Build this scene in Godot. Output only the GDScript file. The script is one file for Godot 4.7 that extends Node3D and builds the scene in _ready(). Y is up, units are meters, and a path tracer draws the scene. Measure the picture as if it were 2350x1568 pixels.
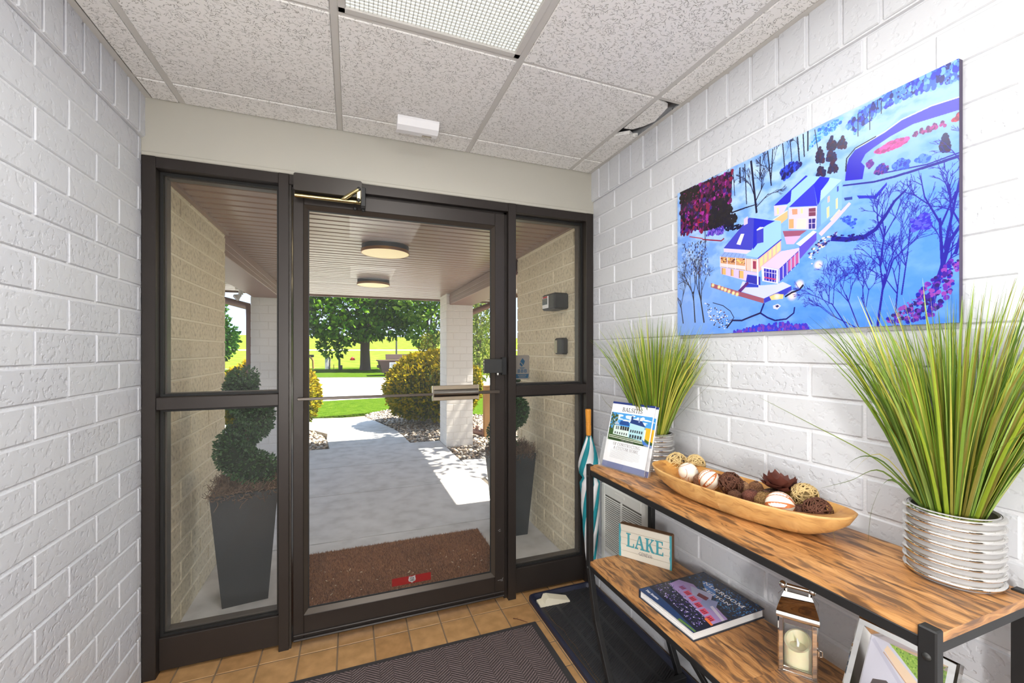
extends Node3D
# Entrance vestibule: painted block walls, a bronze storefront with a glass door, the covered porch beyond.
# World: x right along the door wall, y up, z towards the room; the storefront face is z = 0, floor y = 0.

const XL := -0.793      # left wall face
const XR := 1.3134      # right wall face
const CEIL := 2.371
const TY := 0.86        # console table top
const LY := 0.461       # its lower shelf
const COURSE := 0.1006
const BRICK := 0.2933

var M := {}
var X := Transform3D()
var rng := RandomNumberGenerator.new()
var cache := {}

# ---------------------------------------------------------------- build
const LAMP := 3.9
const GLOBE := 3.3
const SUN := 7.0
const SKY := 1.75
const EXPOSURE := 1.0

func _ready() -> void:
	# camera: shift lens, level
	var cam := Camera3D.new()
	add(cam, "camera")
	cam.projection = Camera3D.PROJECTION_FRUSTUM
	cam.keep_aspect = Camera3D.KEEP_HEIGHT
	cam.near = 0.05
	cam.far = 600.0
	cam.size = 2.0 * 0.05 * 784.0 / 969.612
	cam.frustum_offset = Vector2(0.0, 0.05 * 20.81 / 969.612)
	cam.position = Vector3(0.0, 1.344, 2.127)
	cam.rotation.y = -0.3632
	cam.current = true
	# sky, exposure
	var we := WorldEnvironment.new()
	add(we, "environment")
	var env := Environment.new()
	we.environment = env
	env.background_mode = Environment.BG_SKY
	env.tonemap_mode = Environment.TONE_MAPPER_LINEAR
	env.tonemap_exposure = EXPOSURE
	env.sdfgi_enabled = true
	env.ssao_enabled = true
	env.ssil_enabled = true
	var sm := ProceduralSkyMaterial.new()
	sm.sky_top_color = rgb(178, 204, 240)
	sm.sky_horizon_color = rgb(204, 220, 244)
	sm.sky_curve = 0.22
	sm.ground_horizon_color = rgb(150, 156, 130)
	sm.ground_bottom_color = rgb(120, 126, 100)
	sm.sun_angle_max = 3.0
	sm.energy_multiplier = SKY
	var sky := Sky.new()
	sky.sky_material = sm
	env.sky = sky
	# sun from the right, high
	var sun := DirectionalLight3D.new()
	add(sun, "sun")
	sun.transform = Transform3D(Basis.looking_at(-Vector3(1.0, 1.55, 0.10).normalized()), Vector3.ZERO)
	sun.light_energy = SUN
	sun.light_color = Color(1.0, 0.965, 0.90)
	sun.light_angular_distance = 0.6
	sun.shadow_enabled = true
	make_materials()
	# large structure
	build_room()
	build_storefront()
	build_porch()
	build_grounds()
	# things
	ceiling_light("prismatic ceiling troffer in the suspended ceiling, in front of the door", 0.7485, 1.9455)
	ceiling_light("second prismatic ceiling troffer at the back of the vestibule", 3.1885, 4.18)
	inner_doorway()
	floor_lamp()
	build_outdoor_things()
	console_table()
	dough_bowl()
	brochure_stand()
	var g0 := rgb(120, 140, 40)
	grass_plant("tall artificial grass in a ribbed chrome pot behind the leaflets at the table end", Vector3(1.172, TY, 0.700), 0.078, 0.147, 51, [
		[[Vector3(-0.03, 0.14, -0.03), Vector3(-0.10, 0.26, -0.22), Vector3(0.04, 0.34, -0.45), Vector3(0.10, 0.38, -0.66)], 0.002, rgb(110, 110, 50)],
		[[Vector3(0.0, 0.14, 0.03), Vector3(0.08, 0.30, 0.11), Vector3(0.12, 0.46, 0.18), Vector3(0.13, 0.52, 0.20)], 0.003, rgb(90, 100, 40)],
		[[Vector3(0.0, 0.14, 0.03), Vector3(0.07, 0.28, 0.13), Vector3(0.12, 0.40, 0.22), Vector3(0.13, 0.50, 0.24)], 0.003, rgb(80, 90, 40)]])
	grass_plant("tall artificial grass in a ribbed chrome pot at the near end of the table", Vector3(1.210, TY, 1.613), 0.078, 0.147, 52, [
		[[Vector3(-0.02, 0.14, -0.04), Vector3(0.03, 0.21, -0.16), Vector3(0.07, 0.27, -0.36), Vector3(0.095, 0.325, -0.54)], 0.004, g0],
		[[Vector3(-0.02, 0.14, -0.04), Vector3(-0.02, 0.22, -0.12), Vector3(-0.01, 0.20, -0.19), Vector3(0.0, 0.09, -0.25)], 0.005, rgb(70, 96, 30)],
		[[Vector3(-0.03, 0.14, -0.04), Vector3(-0.04, 0.20, -0.11), Vector3(-0.05, 0.16, -0.17), Vector3(-0.05, 0.12, -0.24)], 0.005, rgb(86, 104, 36)],
		[[Vector3(-0.04, 0.14, -0.03), Vector3(-0.06, 0.19, -0.08), Vector3(-0.07, 0.12, -0.11), Vector3(-0.07, 0.03, -0.12)], 0.006, rgb(70, 92, 30)],
		[[Vector3(-0.03, 0.14, -0.03), Vector3(0.0, 0.23, -0.14), Vector3(-0.06, 0.10, -0.20), Vector3(-0.12, 0.01, -0.16)], 0.0025, rgb(190, 180, 70)],
		[[Vector3(0.0, 0.20, 0.02), Vector3(-0.06, 0.24, 0.05), Vector3(-0.06, 0.33, 0.12), Vector3(-0.04, 0.40, 0.20)], 0.006, rgb(104, 116, 30)]])
	lake_sign()
	coffee_book()
	candle_lantern()
	photo_frame()
	umbrella()
	wall_heater()
	wall_picture()
	floor_things()
	ceiling_sensor()

# ---------------------------------------------------------------- mesh helpers
func mb() -> SurfaceTool:
	var st := SurfaceTool.new()
	st.begin(Mesh.PRIMITIVE_TRIANGLES)
	return st

func vtx(st: SurfaceTool, p: Vector3, n: Vector3, uv := Vector2.ZERO) -> void:
	st.set_normal((X.basis * n).normalized())
	st.set_uv(uv)
	st.add_vertex(X * p)

# corners counter-clockwise as seen from outside
func tri(st: SurfaceTool, a: Vector3, b: Vector3, c: Vector3) -> void:
	var n := (b - a).cross(c - a).normalized()
	vtx(st, a, n); vtx(st, c, n); vtx(st, b, n)

func quad(st: SurfaceTool, a: Vector3, b: Vector3, c: Vector3, d: Vector3, u0 := Vector2(0, 1), u1 := Vector2(1, 0)) -> void:
	var n := (b - a).cross(c - a)
	if n.length_squared() < 1e-14:
		n = (c - a).cross(d - a)
	n = n.normalized()
	var ua := u0
	var ub := Vector2(u1.x, u0.y)
	var uc := u1
	var ud := Vector2(u0.x, u1.y)
	vtx(st, a, n, ua); vtx(st, c, n, uc); vtx(st, b, n, ub)
	vtx(st, a, n, ua); vtx(st, d, n, ud); vtx(st, c, n, uc)

func quadn(st: SurfaceTool, a: Vector3, b: Vector3, c: Vector3, d: Vector3, na: Vector3, nb: Vector3, nc: Vector3, nd: Vector3) -> void:
	vtx(st, a, na); vtx(st, c, nc); vtx(st, b, nb)
	vtx(st, a, na); vtx(st, d, nd); vtx(st, c, nc)

# box between two corners, its edges chamfered by b
func box(st: SurfaceTool, lo: Vector3, hi: Vector3, b := 0.0) -> void:
	var c := (lo + hi) * 0.5
	var h := (hi - lo) * 0.5
	b = minf(b, minf(h.x, minf(h.y, h.z)) * 0.9)
	var k := h - Vector3(b, b, b)
	for ax in 3:
		var u := (ax + 1) % 3
		var v := (ax + 2) % 3
		for s in [-1.0, 1.0]:
			var q := []
			for e in [[-1.0, -1.0], [1.0, -1.0], [1.0, 1.0], [-1.0, 1.0]]:
				var p := Vector3.ZERO
				p[ax] = s * h[ax]; p[u] = e[0] * k[u]; p[v] = e[1] * k[v]
				q.append(c + p)
			if s > 0: quad(st, q[0], q[1], q[2], q[3])
			else: quad(st, q[3], q[2], q[1], q[0])
	if b <= 0.0: return
	for ax in 3:
		var u := (ax + 1) % 3
		var v := (ax + 2) % 3
		for su in [-1.0, 1.0]:
			for sv in [-1.0, 1.0]:
				var q := []
				for e in [[-1.0, 0], [1.0, 0], [1.0, 1], [-1.0, 1]]:
					var p := Vector3.ZERO
					p[ax] = e[0] * k[ax]
					p[u] = su * (h[u] if e[1] == 0 else k[u])
					p[v] = sv * (k[v] if e[1] == 0 else h[v])
					q.append(c + p)
				if su * sv > 0: quad(st, q[3], q[2], q[1], q[0])
				else: quad(st, q[0], q[1], q[2], q[3])
	for sx in [-1.0, 1.0]:
		for sy in [-1.0, 1.0]:
			for sz in [-1.0, 1.0]:
				var pa := c + Vector3(sx * h.x, sy * k.y, sz * k.z)
				var pb := c + Vector3(sx * k.x, sy * h.y, sz * k.z)
				var pc := c + Vector3(sx * k.x, sy * k.y, sz * h.z)
				if sx * sy * sz > 0: tri(st, pa, pb, pc)
				else: tri(st, pa, pc, pb)

func tube(st: SurfaceTool, pts: Array, rad, sides := 8, caps := true) -> void:
	var n := pts.size()
	var t0: Vector3 = (pts[1] - pts[0]).normalized()
	var up := Vector3.UP if absf(t0.y) < 0.9 else Vector3.RIGHT
	var nx := t0.cross(up).normalized()
	var rings := []
	var norms := []
	for i in n:
		var t: Vector3
		if i == 0: t = pts[1] - pts[0]
		elif i == n - 1: t = pts[n - 1] - pts[n - 2]
		else: t = pts[i + 1] - pts[i - 1]
		t = t.normalized()
		nx = (nx - t * nx.dot(t)).normalized()
		var ny := t.cross(nx)
		var r: float = rad[i] if rad is Array else rad
		var ring := []
		var nr := []
		for k in sides:
			var a := TAU * k / sides
			var d := nx * cos(a) + ny * sin(a)
			ring.append(pts[i] + d * r)
			nr.append(d)
		rings.append(ring); norms.append(nr)
	for i in n - 1:
		for k in sides:
			var k2 := (k + 1) % sides
			quadn(st, rings[i][k], rings[i][k2], rings[i + 1][k2], rings[i + 1][k], norms[i][k], norms[i][k2], norms[i + 1][k2], norms[i + 1][k])
	if caps:
		for k in range(1, sides - 1):
			tri(st, rings[0][0], rings[0][k + 1], rings[0][k])
			tri(st, rings[n - 1][0], rings[n - 1][k], rings[n - 1][k + 1])

# profile of Vector2(radius, height) from bottom to top, turned round y
func lathe(st: SurfaceTool, prof: Array, segs := 32, smooth := false) -> void:
	var m := prof.size()
	var ns := []
	for i in m - 1:
		var d: Vector2 = prof[i + 1] - prof[i]
		ns.append(Vector2(d.y, -d.x).normalized() if d.length() > 1e-9 else Vector2(1, 0))
	for i in m - 1:
		var na: Vector2 = ns[i]
		var nb: Vector2 = ns[i]
		if smooth:
			if i > 0: na = (ns[i - 1] + ns[i]).normalized()
			if i < m - 2: nb = (ns[i] + ns[i + 1]).normalized()
		for k in segs:
			var a := TAU * k / segs
			var b := TAU * (k + 1) / segs
			var ca := Vector3(cos(a), 0, -sin(a))
			var cb := Vector3(cos(b), 0, -sin(b))
			var p: Vector2 = prof[i]
			var q: Vector2 = prof[i + 1]
			quadn(st, ca * p.x + Vector3.UP * p.y, cb * p.x + Vector3.UP * p.y, cb * q.x + Vector3.UP * q.y, ca * q.x + Vector3.UP * q.y,
				ca * na.x + Vector3.UP * na.y, cb * na.x + Vector3.UP * na.y, cb * nb.x + Vector3.UP * nb.y, ca * nb.x + Vector3.UP * nb.y)

# outline in x,y pushed from z0 to z1
func prism(st: SurfaceTool, poly: Array, z0: float, z1: float) -> void:
	var pv := PackedVector2Array(poly)
	var area := 0.0
	for i in pv.size(): area += pv[i].cross(pv[(i + 1) % pv.size()])
	if area < 0.0: pv.reverse()
	var idx := Geometry2D.triangulate_polygon(pv)
	for i in range(0, idx.size(), 3):
		var t := [pv[idx[i]], pv[idx[i + 1]], pv[idx[i + 2]]]
		if (t[1] - t[0]).cross(t[2] - t[0]) < 0: t = [t[0], t[2], t[1]]
		tri(st, Vector3(t[0].x, t[0].y, z1), Vector3(t[1].x, t[1].y, z1), Vector3(t[2].x, t[2].y, z1))
		tri(st, Vector3(t[0].x, t[0].y, z0), Vector3(t[2].x, t[2].y, z0), Vector3(t[1].x, t[1].y, z0))
	for i in pv.size():
		var a := pv[i]
		var b := pv[(i + 1) % pv.size()]
		quad(st, Vector3(a.x, a.y, z0), Vector3(b.x, b.y, z0), Vector3(b.x, b.y, z1), Vector3(a.x, a.y, z1))

func ball(st: SurfaceTool, c: Vector3, r: Vector3, seg := 16, rings := 10) -> void:
	var f := func(i, k): 
		var th: float = PI * i / rings
		var ph: float = TAU * k / seg
		return Vector3(sin(th) * cos(ph), cos(th), -sin(th) * sin(ph))
	for i in rings:
		for k in seg:
			var a: Vector3 = f.call(i, k)
			var b: Vector3 = f.call(i + 1, k)
			var d: Vector3 = f.call(i + 1, k + 1)
			var e: Vector3 = f.call(i, k + 1)
			quadn(st, c + b * r, c + d * r, c + e * r, c + a * r, b / r, d / r, e / r, a / r)

# ---------------------------------------------------------------- object helpers
func add(o: Node, called: String, parent: Node = null) -> Node:
	o.name = called
	(parent if parent else self).add_child(o, true)
	return o

func obj(called: String, st, material: Material, parent: Node = null) -> MeshInstance3D:
	var o := MeshInstance3D.new()
	o.mesh = st.commit() if st is SurfaceTool else st
	o.material_override = material
	add(o, called, parent)
	return o

func tag(o: Node, label: String, category := "", group := "", kind := "") -> Node:
	if label: o.set_meta("label", label)
	if category: o.set_meta("category", category)
	if group: o.set_meta("group", group)
	if kind: o.set_meta("kind", kind)
	return o

func thing(called: String, label: String, category: String, at := Vector3.ZERO, turn := 0.0, group := "", kind := "") -> Node3D:
	var o := Node3D.new()
	add(o, called)
	o.position = at
	o.rotation.y = turn
	tag(o, label, category, group, kind)
	return o

func bxo(called: String, lo: Vector3, hi: Vector3, material: Material, parent: Node = null, b := 0.0) -> MeshInstance3D:
	var st := mb()
	box(st, lo, hi, b)
	return obj(called, st, material, parent)

func multi(called: String, mesh: Mesh, material: Material, xs: Array, cols, parent: Node = null) -> MultiMeshInstance3D:
	var mm := MultiMesh.new()
	mm.transform_format = MultiMesh.TRANSFORM_3D
	mm.use_colors = cols != null
	mm.mesh = mesh
	mm.instance_count = xs.size()
	for i in xs.size():
		mm.set_instance_transform(i, xs[i])
		if cols != null: mm.set_instance_color(i, cols[i])
	var o := MultiMeshInstance3D.new()
	o.multimesh = mm
	o.material_override = material
	add(o, called, parent)
	o.set_meta("kind", "stuff")
	return o

func lettering(text: String, h: float, material: Material, parent: Node, xf: Transform3D, serif := true, bold := false, w := 0.0) -> MeshInstance3D:
	var f := SystemFont.new()
	f.font_names = PackedStringArray(["Droid Serif" if serif else "Droid Sans"])
	f.font_weight = 700 if bold else 400
	var t := TextMesh.new()
	t.font = f
	t.text = text
	t.font_size = 64
	t.pixel_size = h / 46.0
	t.depth = 0.0006
	t.curve_step = 2.0
	var o := obj("lettering", t, material, parent)
	if w > 0.0:
		var s: float = w / maxf(t.get_aabb().size.x, 1e-6)
		xf = xf * Transform3D(Basis.from_scale(Vector3(s, 1, 1)), Vector3.ZERO)
	o.transform = xf
	return o

# ---------------------------------------------------------------- materials
func noise_tex(seed_: int, freq: float, oct := 4, ramp: Gradient = null, normal := false, kind := FastNoiseLite.TYPE_SIMPLEX_SMOOTH, size := 512) -> NoiseTexture2D:
	var n := FastNoiseLite.new()
	n.seed = seed_
	n.noise_type = kind
	n.frequency = freq
	n.fractal_octaves = oct
	var t := NoiseTexture2D.new()
	t.width = size; t.height = size
	t.seamless = true
	t.noise = n
	if ramp: t.color_ramp = ramp
	if normal: t.as_normal_map = true
	return t

func ramp(a: Array) -> Gradient:
	var g := Gradient.new()
	var o := PackedFloat32Array()
	var c := PackedColorArray()
	for e in a:
		o.append(e[0]); c.append(e[1])
	g.offsets = o
	g.colors = c
	return g

func rgb(r: int, g: int, b: int) -> Color:
	return Color8(r, g, b)

func mat(called: String, c: Color, rough := 0.6, metal := 0.0) -> StandardMaterial3D:
	var m := StandardMaterial3D.new()
	m.resource_name = called
	m.albedo_color = c
	m.roughness = rough
	m.metallic = metal
	M[called] = m
	return m

func triplanar(m: StandardMaterial3D, period: float, world := true, sharp := 4.0) -> void:
	m.uv1_triplanar = true
	m.uv1_world_triplanar = world
	m.uv1_triplanar_sharpness = sharp
	m.uv1_scale = Vector3.ONE / period

func relief(m: StandardMaterial3D, t: Texture2D, cm: float) -> void:
	m.heightmap_enabled = true
	m.heightmap_texture = t
	m.heightmap_scale = cm

# ---------------------------------------------------------------- painting flat prints and surface grain
func poly(im: Image, pts: Array, c: Color) -> void:
	var w := im.get_width()
	var y0 := 1e9
	var y1 := -1e9
	for p in pts:
		y0 = minf(y0, p.y); y1 = maxf(y1, p.y)
	for y in range(maxi(0, int(floor(y0))), mini(im.get_height() - 1, int(ceil(y1))) + 1):
		var xs := []
		var yc := y + 0.5
		for i in pts.size():
			var a: Vector2 = pts[i]
			var b: Vector2 = pts[(i + 1) % pts.size()]
			if (a.y <= yc) != (b.y <= yc): xs.append(a.x + (b.x - a.x) * (yc - a.y) / (b.y - a.y))
		xs.sort()
		for k in range(0, xs.size() - 1, 2):
			var xa := clampi(int(round(xs[k])), 0, w)
			var xb := clampi(int(round(xs[k + 1])), 0, w)
			if xb > xa: im.fill_rect(Rect2i(xa, y, xb - xa, 1), c)

func stroke(im: Image, pts: Array, wa: float, c: Color, wb := -1.0) -> void:
	if wb < 0.0: wb = wa
	for i in pts.size() - 1:
		var a: Vector2 = pts[i]
		var b: Vector2 = pts[i + 1]
		var ta := lerpf(wa, wb, float(i) / (pts.size() - 1)) * 0.5
		var tb := lerpf(wa, wb, float(i + 1) / (pts.size() - 1)) * 0.5
		var d := (b - a).normalized()
		var n := Vector2(-d.y, d.x)
		ta = maxf(ta, 0.55); tb = maxf(tb, 0.55)
		poly(im, [a - d * ta * 0.5 + n * ta, b + d * tb * 0.5 + n * tb, b + d * tb * 0.5 - n * tb, a - d * ta * 0.5 - n * ta], c)

func dab(im: Image, x: float, y: float, rx: float, ry: float, c: Color) -> void:
	for j in range(int(-ry), int(ry) + 1):
		var h := rx * sqrt(maxf(0.0, 1.0 - (j / maxf(ry, 0.5)) ** 2))
		im.fill_rect(Rect2i(int(x - h), int(y) + j, maxi(1, int(2.0 * h)), 1).intersection(Rect2i(0, 0, im.get_width(), im.get_height())), c)

func scatter(im: Image, area: Array, n: int, r0: float, r1: float, cols: Array, tall := 1.0) -> void:
	var pv := PackedVector2Array(area)
	var lo: Vector2 = pv[0]
	var hi: Vector2 = pv[0]
	for p in pv:
		lo = lo.min(p); hi = hi.max(p)
	for k in n:
		var p := Vector2(rng.randf_range(lo.x, hi.x), rng.randf_range(lo.y, hi.y))
		if Geometry2D.is_point_in_polygon(p, pv):
			var r := rng.randf_range(r0, r1)
			dab(im, p.x, p.y, r, r * tall, cols[rng.randi() % cols.size()])

func winter_tree(im: Image, a: Vector2, ang: float, ln: float, w: float, depth: int, c: Color) -> void:
	var b := a + Vector2(cos(ang), -sin(ang)) * ln
	stroke(im, [a, b], w, c, w * 0.7)
	if depth <= 0: return
	for k in 2 + (rng.randi() % 2):
		winter_tree(im, a.lerp(b, rng.randf_range(0.55, 1.0)), ang + rng.randf_range(-0.65, 0.65), ln * rng.randf_range(0.5, 0.78), w * 0.62, depth - 1, c)

func tex(im: Image) -> ImageTexture:
	return ImageTexture.create_from_image(im)

# rustic boards: grain along x
func wood_image(w: int, h: int, seed_: int, light: Color, mid: Color, dark: Color, contrast := 1.0, blotch := 0.6) -> Image:
	var n1 := FastNoiseLite.new()
	n1.seed = seed_; n1.frequency = 0.01; n1.fractal_octaves = 4
	var n2 := FastNoiseLite.new()
	n2.seed = seed_ + 7; n2.frequency = 0.012; n2.fractal_octaves = 3
	var data := PackedByteArray()
	data.resize(w * h * 3)
	var i := 0
	for y in h:
		var board := int(y * 3.0 / h)
		for x in w:
			var warp := n2.get_noise_2d(x * 0.5, y * 1.2) * 26.0
			var g := n1.get_noise_2d(x * 0.22 + board * 371.0, (y + warp) * 2.6)
			var f := n1.get_noise_2d(x * 0.9 + board * 91.0, (y + warp * 0.6) * 17.0)
			var b := n2.get_noise_2d(x * 0.42 + board * 517.0 + 900.0, (y + warp * 0.4) * 1.7) + 0.22 * f
			var t := clampf(0.53 + contrast * (g * 0.75 + f * 0.42), 0.0, 1.0)
			var c := mid.lerp(light, clampf((t - 0.45) * 2.2, 0.0, 1.0)).lerp(dark, clampf((0.40 - t) * 2.6, 0.0, 0.8))
			c = c.lerp(dark, clampf((b - 0.16) * 3.2, 0.0, 1.0) * blotch * (0.6 + 0.4 * t))
			data[i] = int(c.r * 255.0); data[i + 1] = int(c.g * 255.0); data[i + 2] = int(c.b * 255.0)
			i += 3
	return Image.create_from_data(w, h, false, Image.FORMAT_RGB8, data)

# mineral-fibre ceiling tile: short worm fissures
func fissure_image(size: int, base: Color, dark: Color, n: int, seed_: int) -> Image:
	var im := Image.create(size, size, false, Image.FORMAT_RGB8)
	im.fill(base)
	rng.seed = seed_
	for k in n:
		var p := Vector2(rng.randf() * size, rng.randf() * size)
		var a := rng.randf_range(-0.9, 0.9) + (PI / 2 if rng.randf() < 0.2 else 0.0)
		var pts := [p]
		for j in 2 + rng.randi() % 3:
			a += rng.randf_range(-0.8, 0.8)
			p += Vector2(cos(a), sin(a)) * rng.randf_range(2.0, 5.0)
			pts.append(p)
		stroke(im, pts, rng.randf_range(0.6, 2.0), base.lerp(dark, rng.randf_range(0.25, 1.0)))
	return im

func speckle_image(w: int, h: int, base: Color, cols: Array, n: int, r0: float, r1: float, seed_: int) -> Image:
	var im := Image.create(w, h, false, Image.FORMAT_RGB8)
	im.fill(base)
	rng.seed = seed_
	for k in n:
		var r := rng.randf_range(r0, r1)
		dab(im, rng.randf() * w, rng.randf() * h, r, r * rng.randf_range(0.5, 1.0), cols[rng.randi() % cols.size()])
	return im

# woven entrance carpet: blocks of slanted ribs set in a herringbone
func carpet_images() -> Array:
	var s := 512
	var a := Image.create(s, s, false, Image.FORMAT_RGB8)
	var hgt := Image.create(s, s, false, Image.FORMAT_RGB8)
	rng.seed = 41
	for y in s:
		for x in s:
			var bx := int(x / 64.0)
			var d := 1.0 if bx % 2 == 0 else -1.0
			var ph := (y + d * (x % 64) * 0.75 + (8.0 if bx % 2 else 0.0)) / 16.0
			var rib := 0.5 + 0.5 * sin(ph * TAU)
			var blk := 0.5 + 0.5 * signf(sin((y * 0.5 + d * x * 0.5) / 64.0 * TAU))
			var k := rng.randf()
			var v := 0.10 + 0.26 * rib + 0.18 * k
			a.set_pixel(x, y, Color(v * 1.0 + 0.05, v * 0.88 + 0.04, v * 0.86 + 0.045))
			hgt.set_pixel(x, y, Color(rib * 0.8 + 0.2 * k, 0, 0))
	return [a, hgt]

func make_materials() -> void:
	var m: StandardMaterial3D
	var fine := noise_tex(3, 0.045, 4)
	var pits := noise_tex(5, 0.02, 5, ramp([[0.0, Color.BLACK], [0.3, Color(0.55, 0.55, 0.55)], [0.42, Color(0.9, 0.9, 0.9)], [1.0, Color.WHITE]]))
	m = mat("painted_block", rgb(212, 214, 219), 0.5); triplanar(m, 0.34); relief(m, pits, 0.14)
	m = mat("painted_block_b", rgb(208, 210, 216), 0.5); triplanar(m, 0.29); relief(m, pits, 0.2)
	m = mat("painted_mortar", rgb(224, 225, 229), 0.55); triplanar(m, 0.2); relief(m, fine, 0.1)
	m = mat("header_paint", rgb(184, 181, 170), 0.55)
	m = mat("smooth_wall", rgb(212, 213, 216), 0.6)
	var fis := tex(fissure_image(512, rgb(243, 241, 238), rgb(150, 146, 140), 2300, 11))
	m = mat("ceiling_tile", Color.WHITE, 0.95); m.albedo_texture = fis; triplanar(m, 0.42); relief(m, fis, 0.35)
	m = mat("grid_metal", rgb(206, 203, 198), 0.45)
	m = mat("dark_void", rgb(40, 37, 34), 0.9)
	m = mat("tile_clay", rgb(190, 148, 100), 0.42); triplanar(m, 0.5); relief(m, fine, 0.02)
	m.albedo_texture = noise_tex(8, 0.012, 4, ramp([[0.0, Color(0.84, 0.83, 0.80)], [1.0, Color.WHITE]]))
	m = mat("tile_clay_b", rgb(182, 139, 92), 0.42); triplanar(m, 0.4); m.albedo_texture = M.tile_clay.albedo_texture
	m = mat("grout", rgb(120, 100, 78), 0.9)
	m = mat("bronze_metal", rgb(47, 41, 38), 0.42, 0.3)
	m = mat("bronze_light", rgb(78, 70, 63), 0.35, 0.4)
	m = mat("bronze_box", rgb(56, 51, 47), 0.38, 0.3)
	m = mat("gasket", rgb(22, 22, 22), 0.6)
	m = mat("black_metal", rgb(32, 32, 33), 0.5, 0.2)
	m = mat("black_plastic", rgb(40, 40, 39), 0.5)
	m = mat("steel", rgb(200, 196, 188), 0.22, 1.0)
	m = mat("brass_steel", rgb(190, 176, 130), 0.25, 1.0)
	m = mat("chrome", rgb(226, 224, 220), 0.05, 1.0)
	m = mat("matte_grey", rgb(160, 159, 159), 0.6)
	m = mat("glass", Color(0.95, 0.97, 0.96, 0.03), 0.0)
	m.metallic_specular = 0.22
	m.transparency = BaseMaterial3D.TRANSPARENCY_ALPHA
	m = mat("acrylic", Color(0.96, 0.97, 0.98, 0.08), 0.02)
	m.transparency = BaseMaterial3D.TRANSPARENCY_ALPHA
	# wood
	var shelf := tex(wood_image(1600, 460, 21, rgb(206, 154, 98), rgb(172, 120, 70), rgb(84, 60, 44), 0.9, 0.85))
	m = mat("rustic_wood", Color.WHITE, 0.42); m.albedo_texture = shelf
	m = mat("rustic_edge", rgb(214, 196, 176), 0.5); m.albedo_texture = shelf; triplanar(m, 0.5)
	var bowl := tex(wood_image(512, 256, 33, rgb(226, 188, 128), rgb(206, 160, 98), rgb(150, 104, 58), 0.8, 0.3))
	m = mat("bowl_wood", Color.WHITE, 0.5); m.albedo_texture = bowl; triplanar(m, 0.35, false)
	m = mat("bowl_inside", rgb(236, 214, 172), 0.55); m.albedo_texture = bowl; triplanar(m, 0.5, false)
	# floor coverings
	var cp := carpet_images()
	m = mat("runner_carpet", Color.WHITE, 0.95); m.albedo_texture = tex(cp[0]); relief(m, tex(cp[1]), 0.6); triplanar(m, 0.44)
	m = mat("rubber_edge", rgb(50, 48, 50), 0.7)
	m = mat("tray_rubber", rgb(44, 44, 47), 0.55)
	m = mat("tray_edge", rgb(34, 37, 56), 0.45)
	m = mat("tray_worn", rgb(176, 120, 40), 0.8)
	m = mat("coir", rgb(138, 92, 62), 1.0)
	m = mat("fibre", Color.WHITE, 1.0); m.vertex_color_use_as_albedo = true
	# outside
	m = mat("porch_block", rgb(232, 221, 194), 0.85); triplanar(m, 0.3); relief(m, pits, 0.22)
	m.albedo_texture = noise_tex(17, 0.02, 5, ramp([[0.0, Color(0.74, 0.72, 0.70)], [0.35, Color(0.93, 0.92, 0.90)], [1.0, Color.WHITE]]))
	m = mat("porch_mortar", rgb(236, 227, 203), 0.9)
	m = mat("column_block", rgb(232, 228, 222), 0.7); triplanar(m, 0.3); relief(m, pits, 0.12)
	m = mat("column_mortar", rgb(224, 219, 212), 0.8)
	m = mat("soffit_brown", rgb(146, 118, 100), 0.3, 0.1)
	m.rim_enabled = false
	m = mat("fascia_brown", rgb(128, 92, 78), 0.45)
	m = mat("pipe_brown", rgb(126, 92, 80), 0.5)
	m = mat("lamp_bronze", rgb(150, 104, 48), 0.35, 0.8)
	m = mat("lamp_glass", rgb(240, 228, 190), 0.5)
	m.emission_enabled = true; m.emission = Color(1.0, 0.90, 0.66); m.emission_energy_multiplier = 0.45
	m = mat("concrete", rgb(212, 210, 207), 0.85); triplanar(m, 2.2); relief(m, fine, 0.05)
	m.albedo_texture = noise_tex(23, 0.02, 6, ramp([[0.0, Color(0.86, 0.855, 0.85)], [0.5, Color(0.95, 0.95, 0.95)], [1.0, Color.WHITE]]))
	m = mat("joint", rgb(84, 78, 70), 0.95)
	m = mat("asphalt", rgb(190, 188, 188), 0.9); triplanar(m, 2.0); relief(m, fine, 0.1)
	m = mat("soil", rgb(116, 104, 92), 1.0)
	m = mat("stone", Color.WHITE, 0.85); m.vertex_color_use_as_albedo = true
	m = mat("lawn", Color.WHITE, 1.0); m.specular_mode = BaseMaterial3D.SPECULAR_DISABLED; triplanar(m, 2.4)
	m.albedo_texture = noise_tex(29, 0.02, 5, ramp([[0.0, rgb(50, 78, 16)], [0.5, rgb(66, 92, 22)], [1.0, rgb(88, 106, 36)]]))
	relief(m, noise_tex(31, 0.09, 3), 1.5)
	m = mat("far_lawn", Color.WHITE, 1.0); m.specular_mode = BaseMaterial3D.SPECULAR_DISABLED; triplanar(m, 14.0)
	m.albedo_texture = noise_tex(37, 0.015, 4, ramp([[0.0, rgb(82, 100, 34)], [0.6, rgb(106, 118, 48)], [1.0, rgb(126, 132, 66)]]))
	m = mat("leaf", Color.WHITE, 0.7); m.metallic_specular = 0.2; m.vertex_color_use_as_albedo = true
	m.backlight_enabled = true; m.backlight = Color(0.75, 0.8, 0.4); m.cull_mode = BaseMaterial3D.CULL_DISABLED
	m = mat("waxy_leaf", Color.WHITE, 0.45); m.vertex_color_use_as_albedo = true; m.cull_mode = BaseMaterial3D.CULL_DISABLED
	m = mat("bark", rgb(112, 96, 84), 0.95); triplanar(m, 0.5, false); relief(m, noise_tex(43, 0.04, 4), 3.0)
	m = mat("planter", rgb(46, 50, 54), 0.42); triplanar(m, 0.3); relief(m, fine, 0.03)
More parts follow.
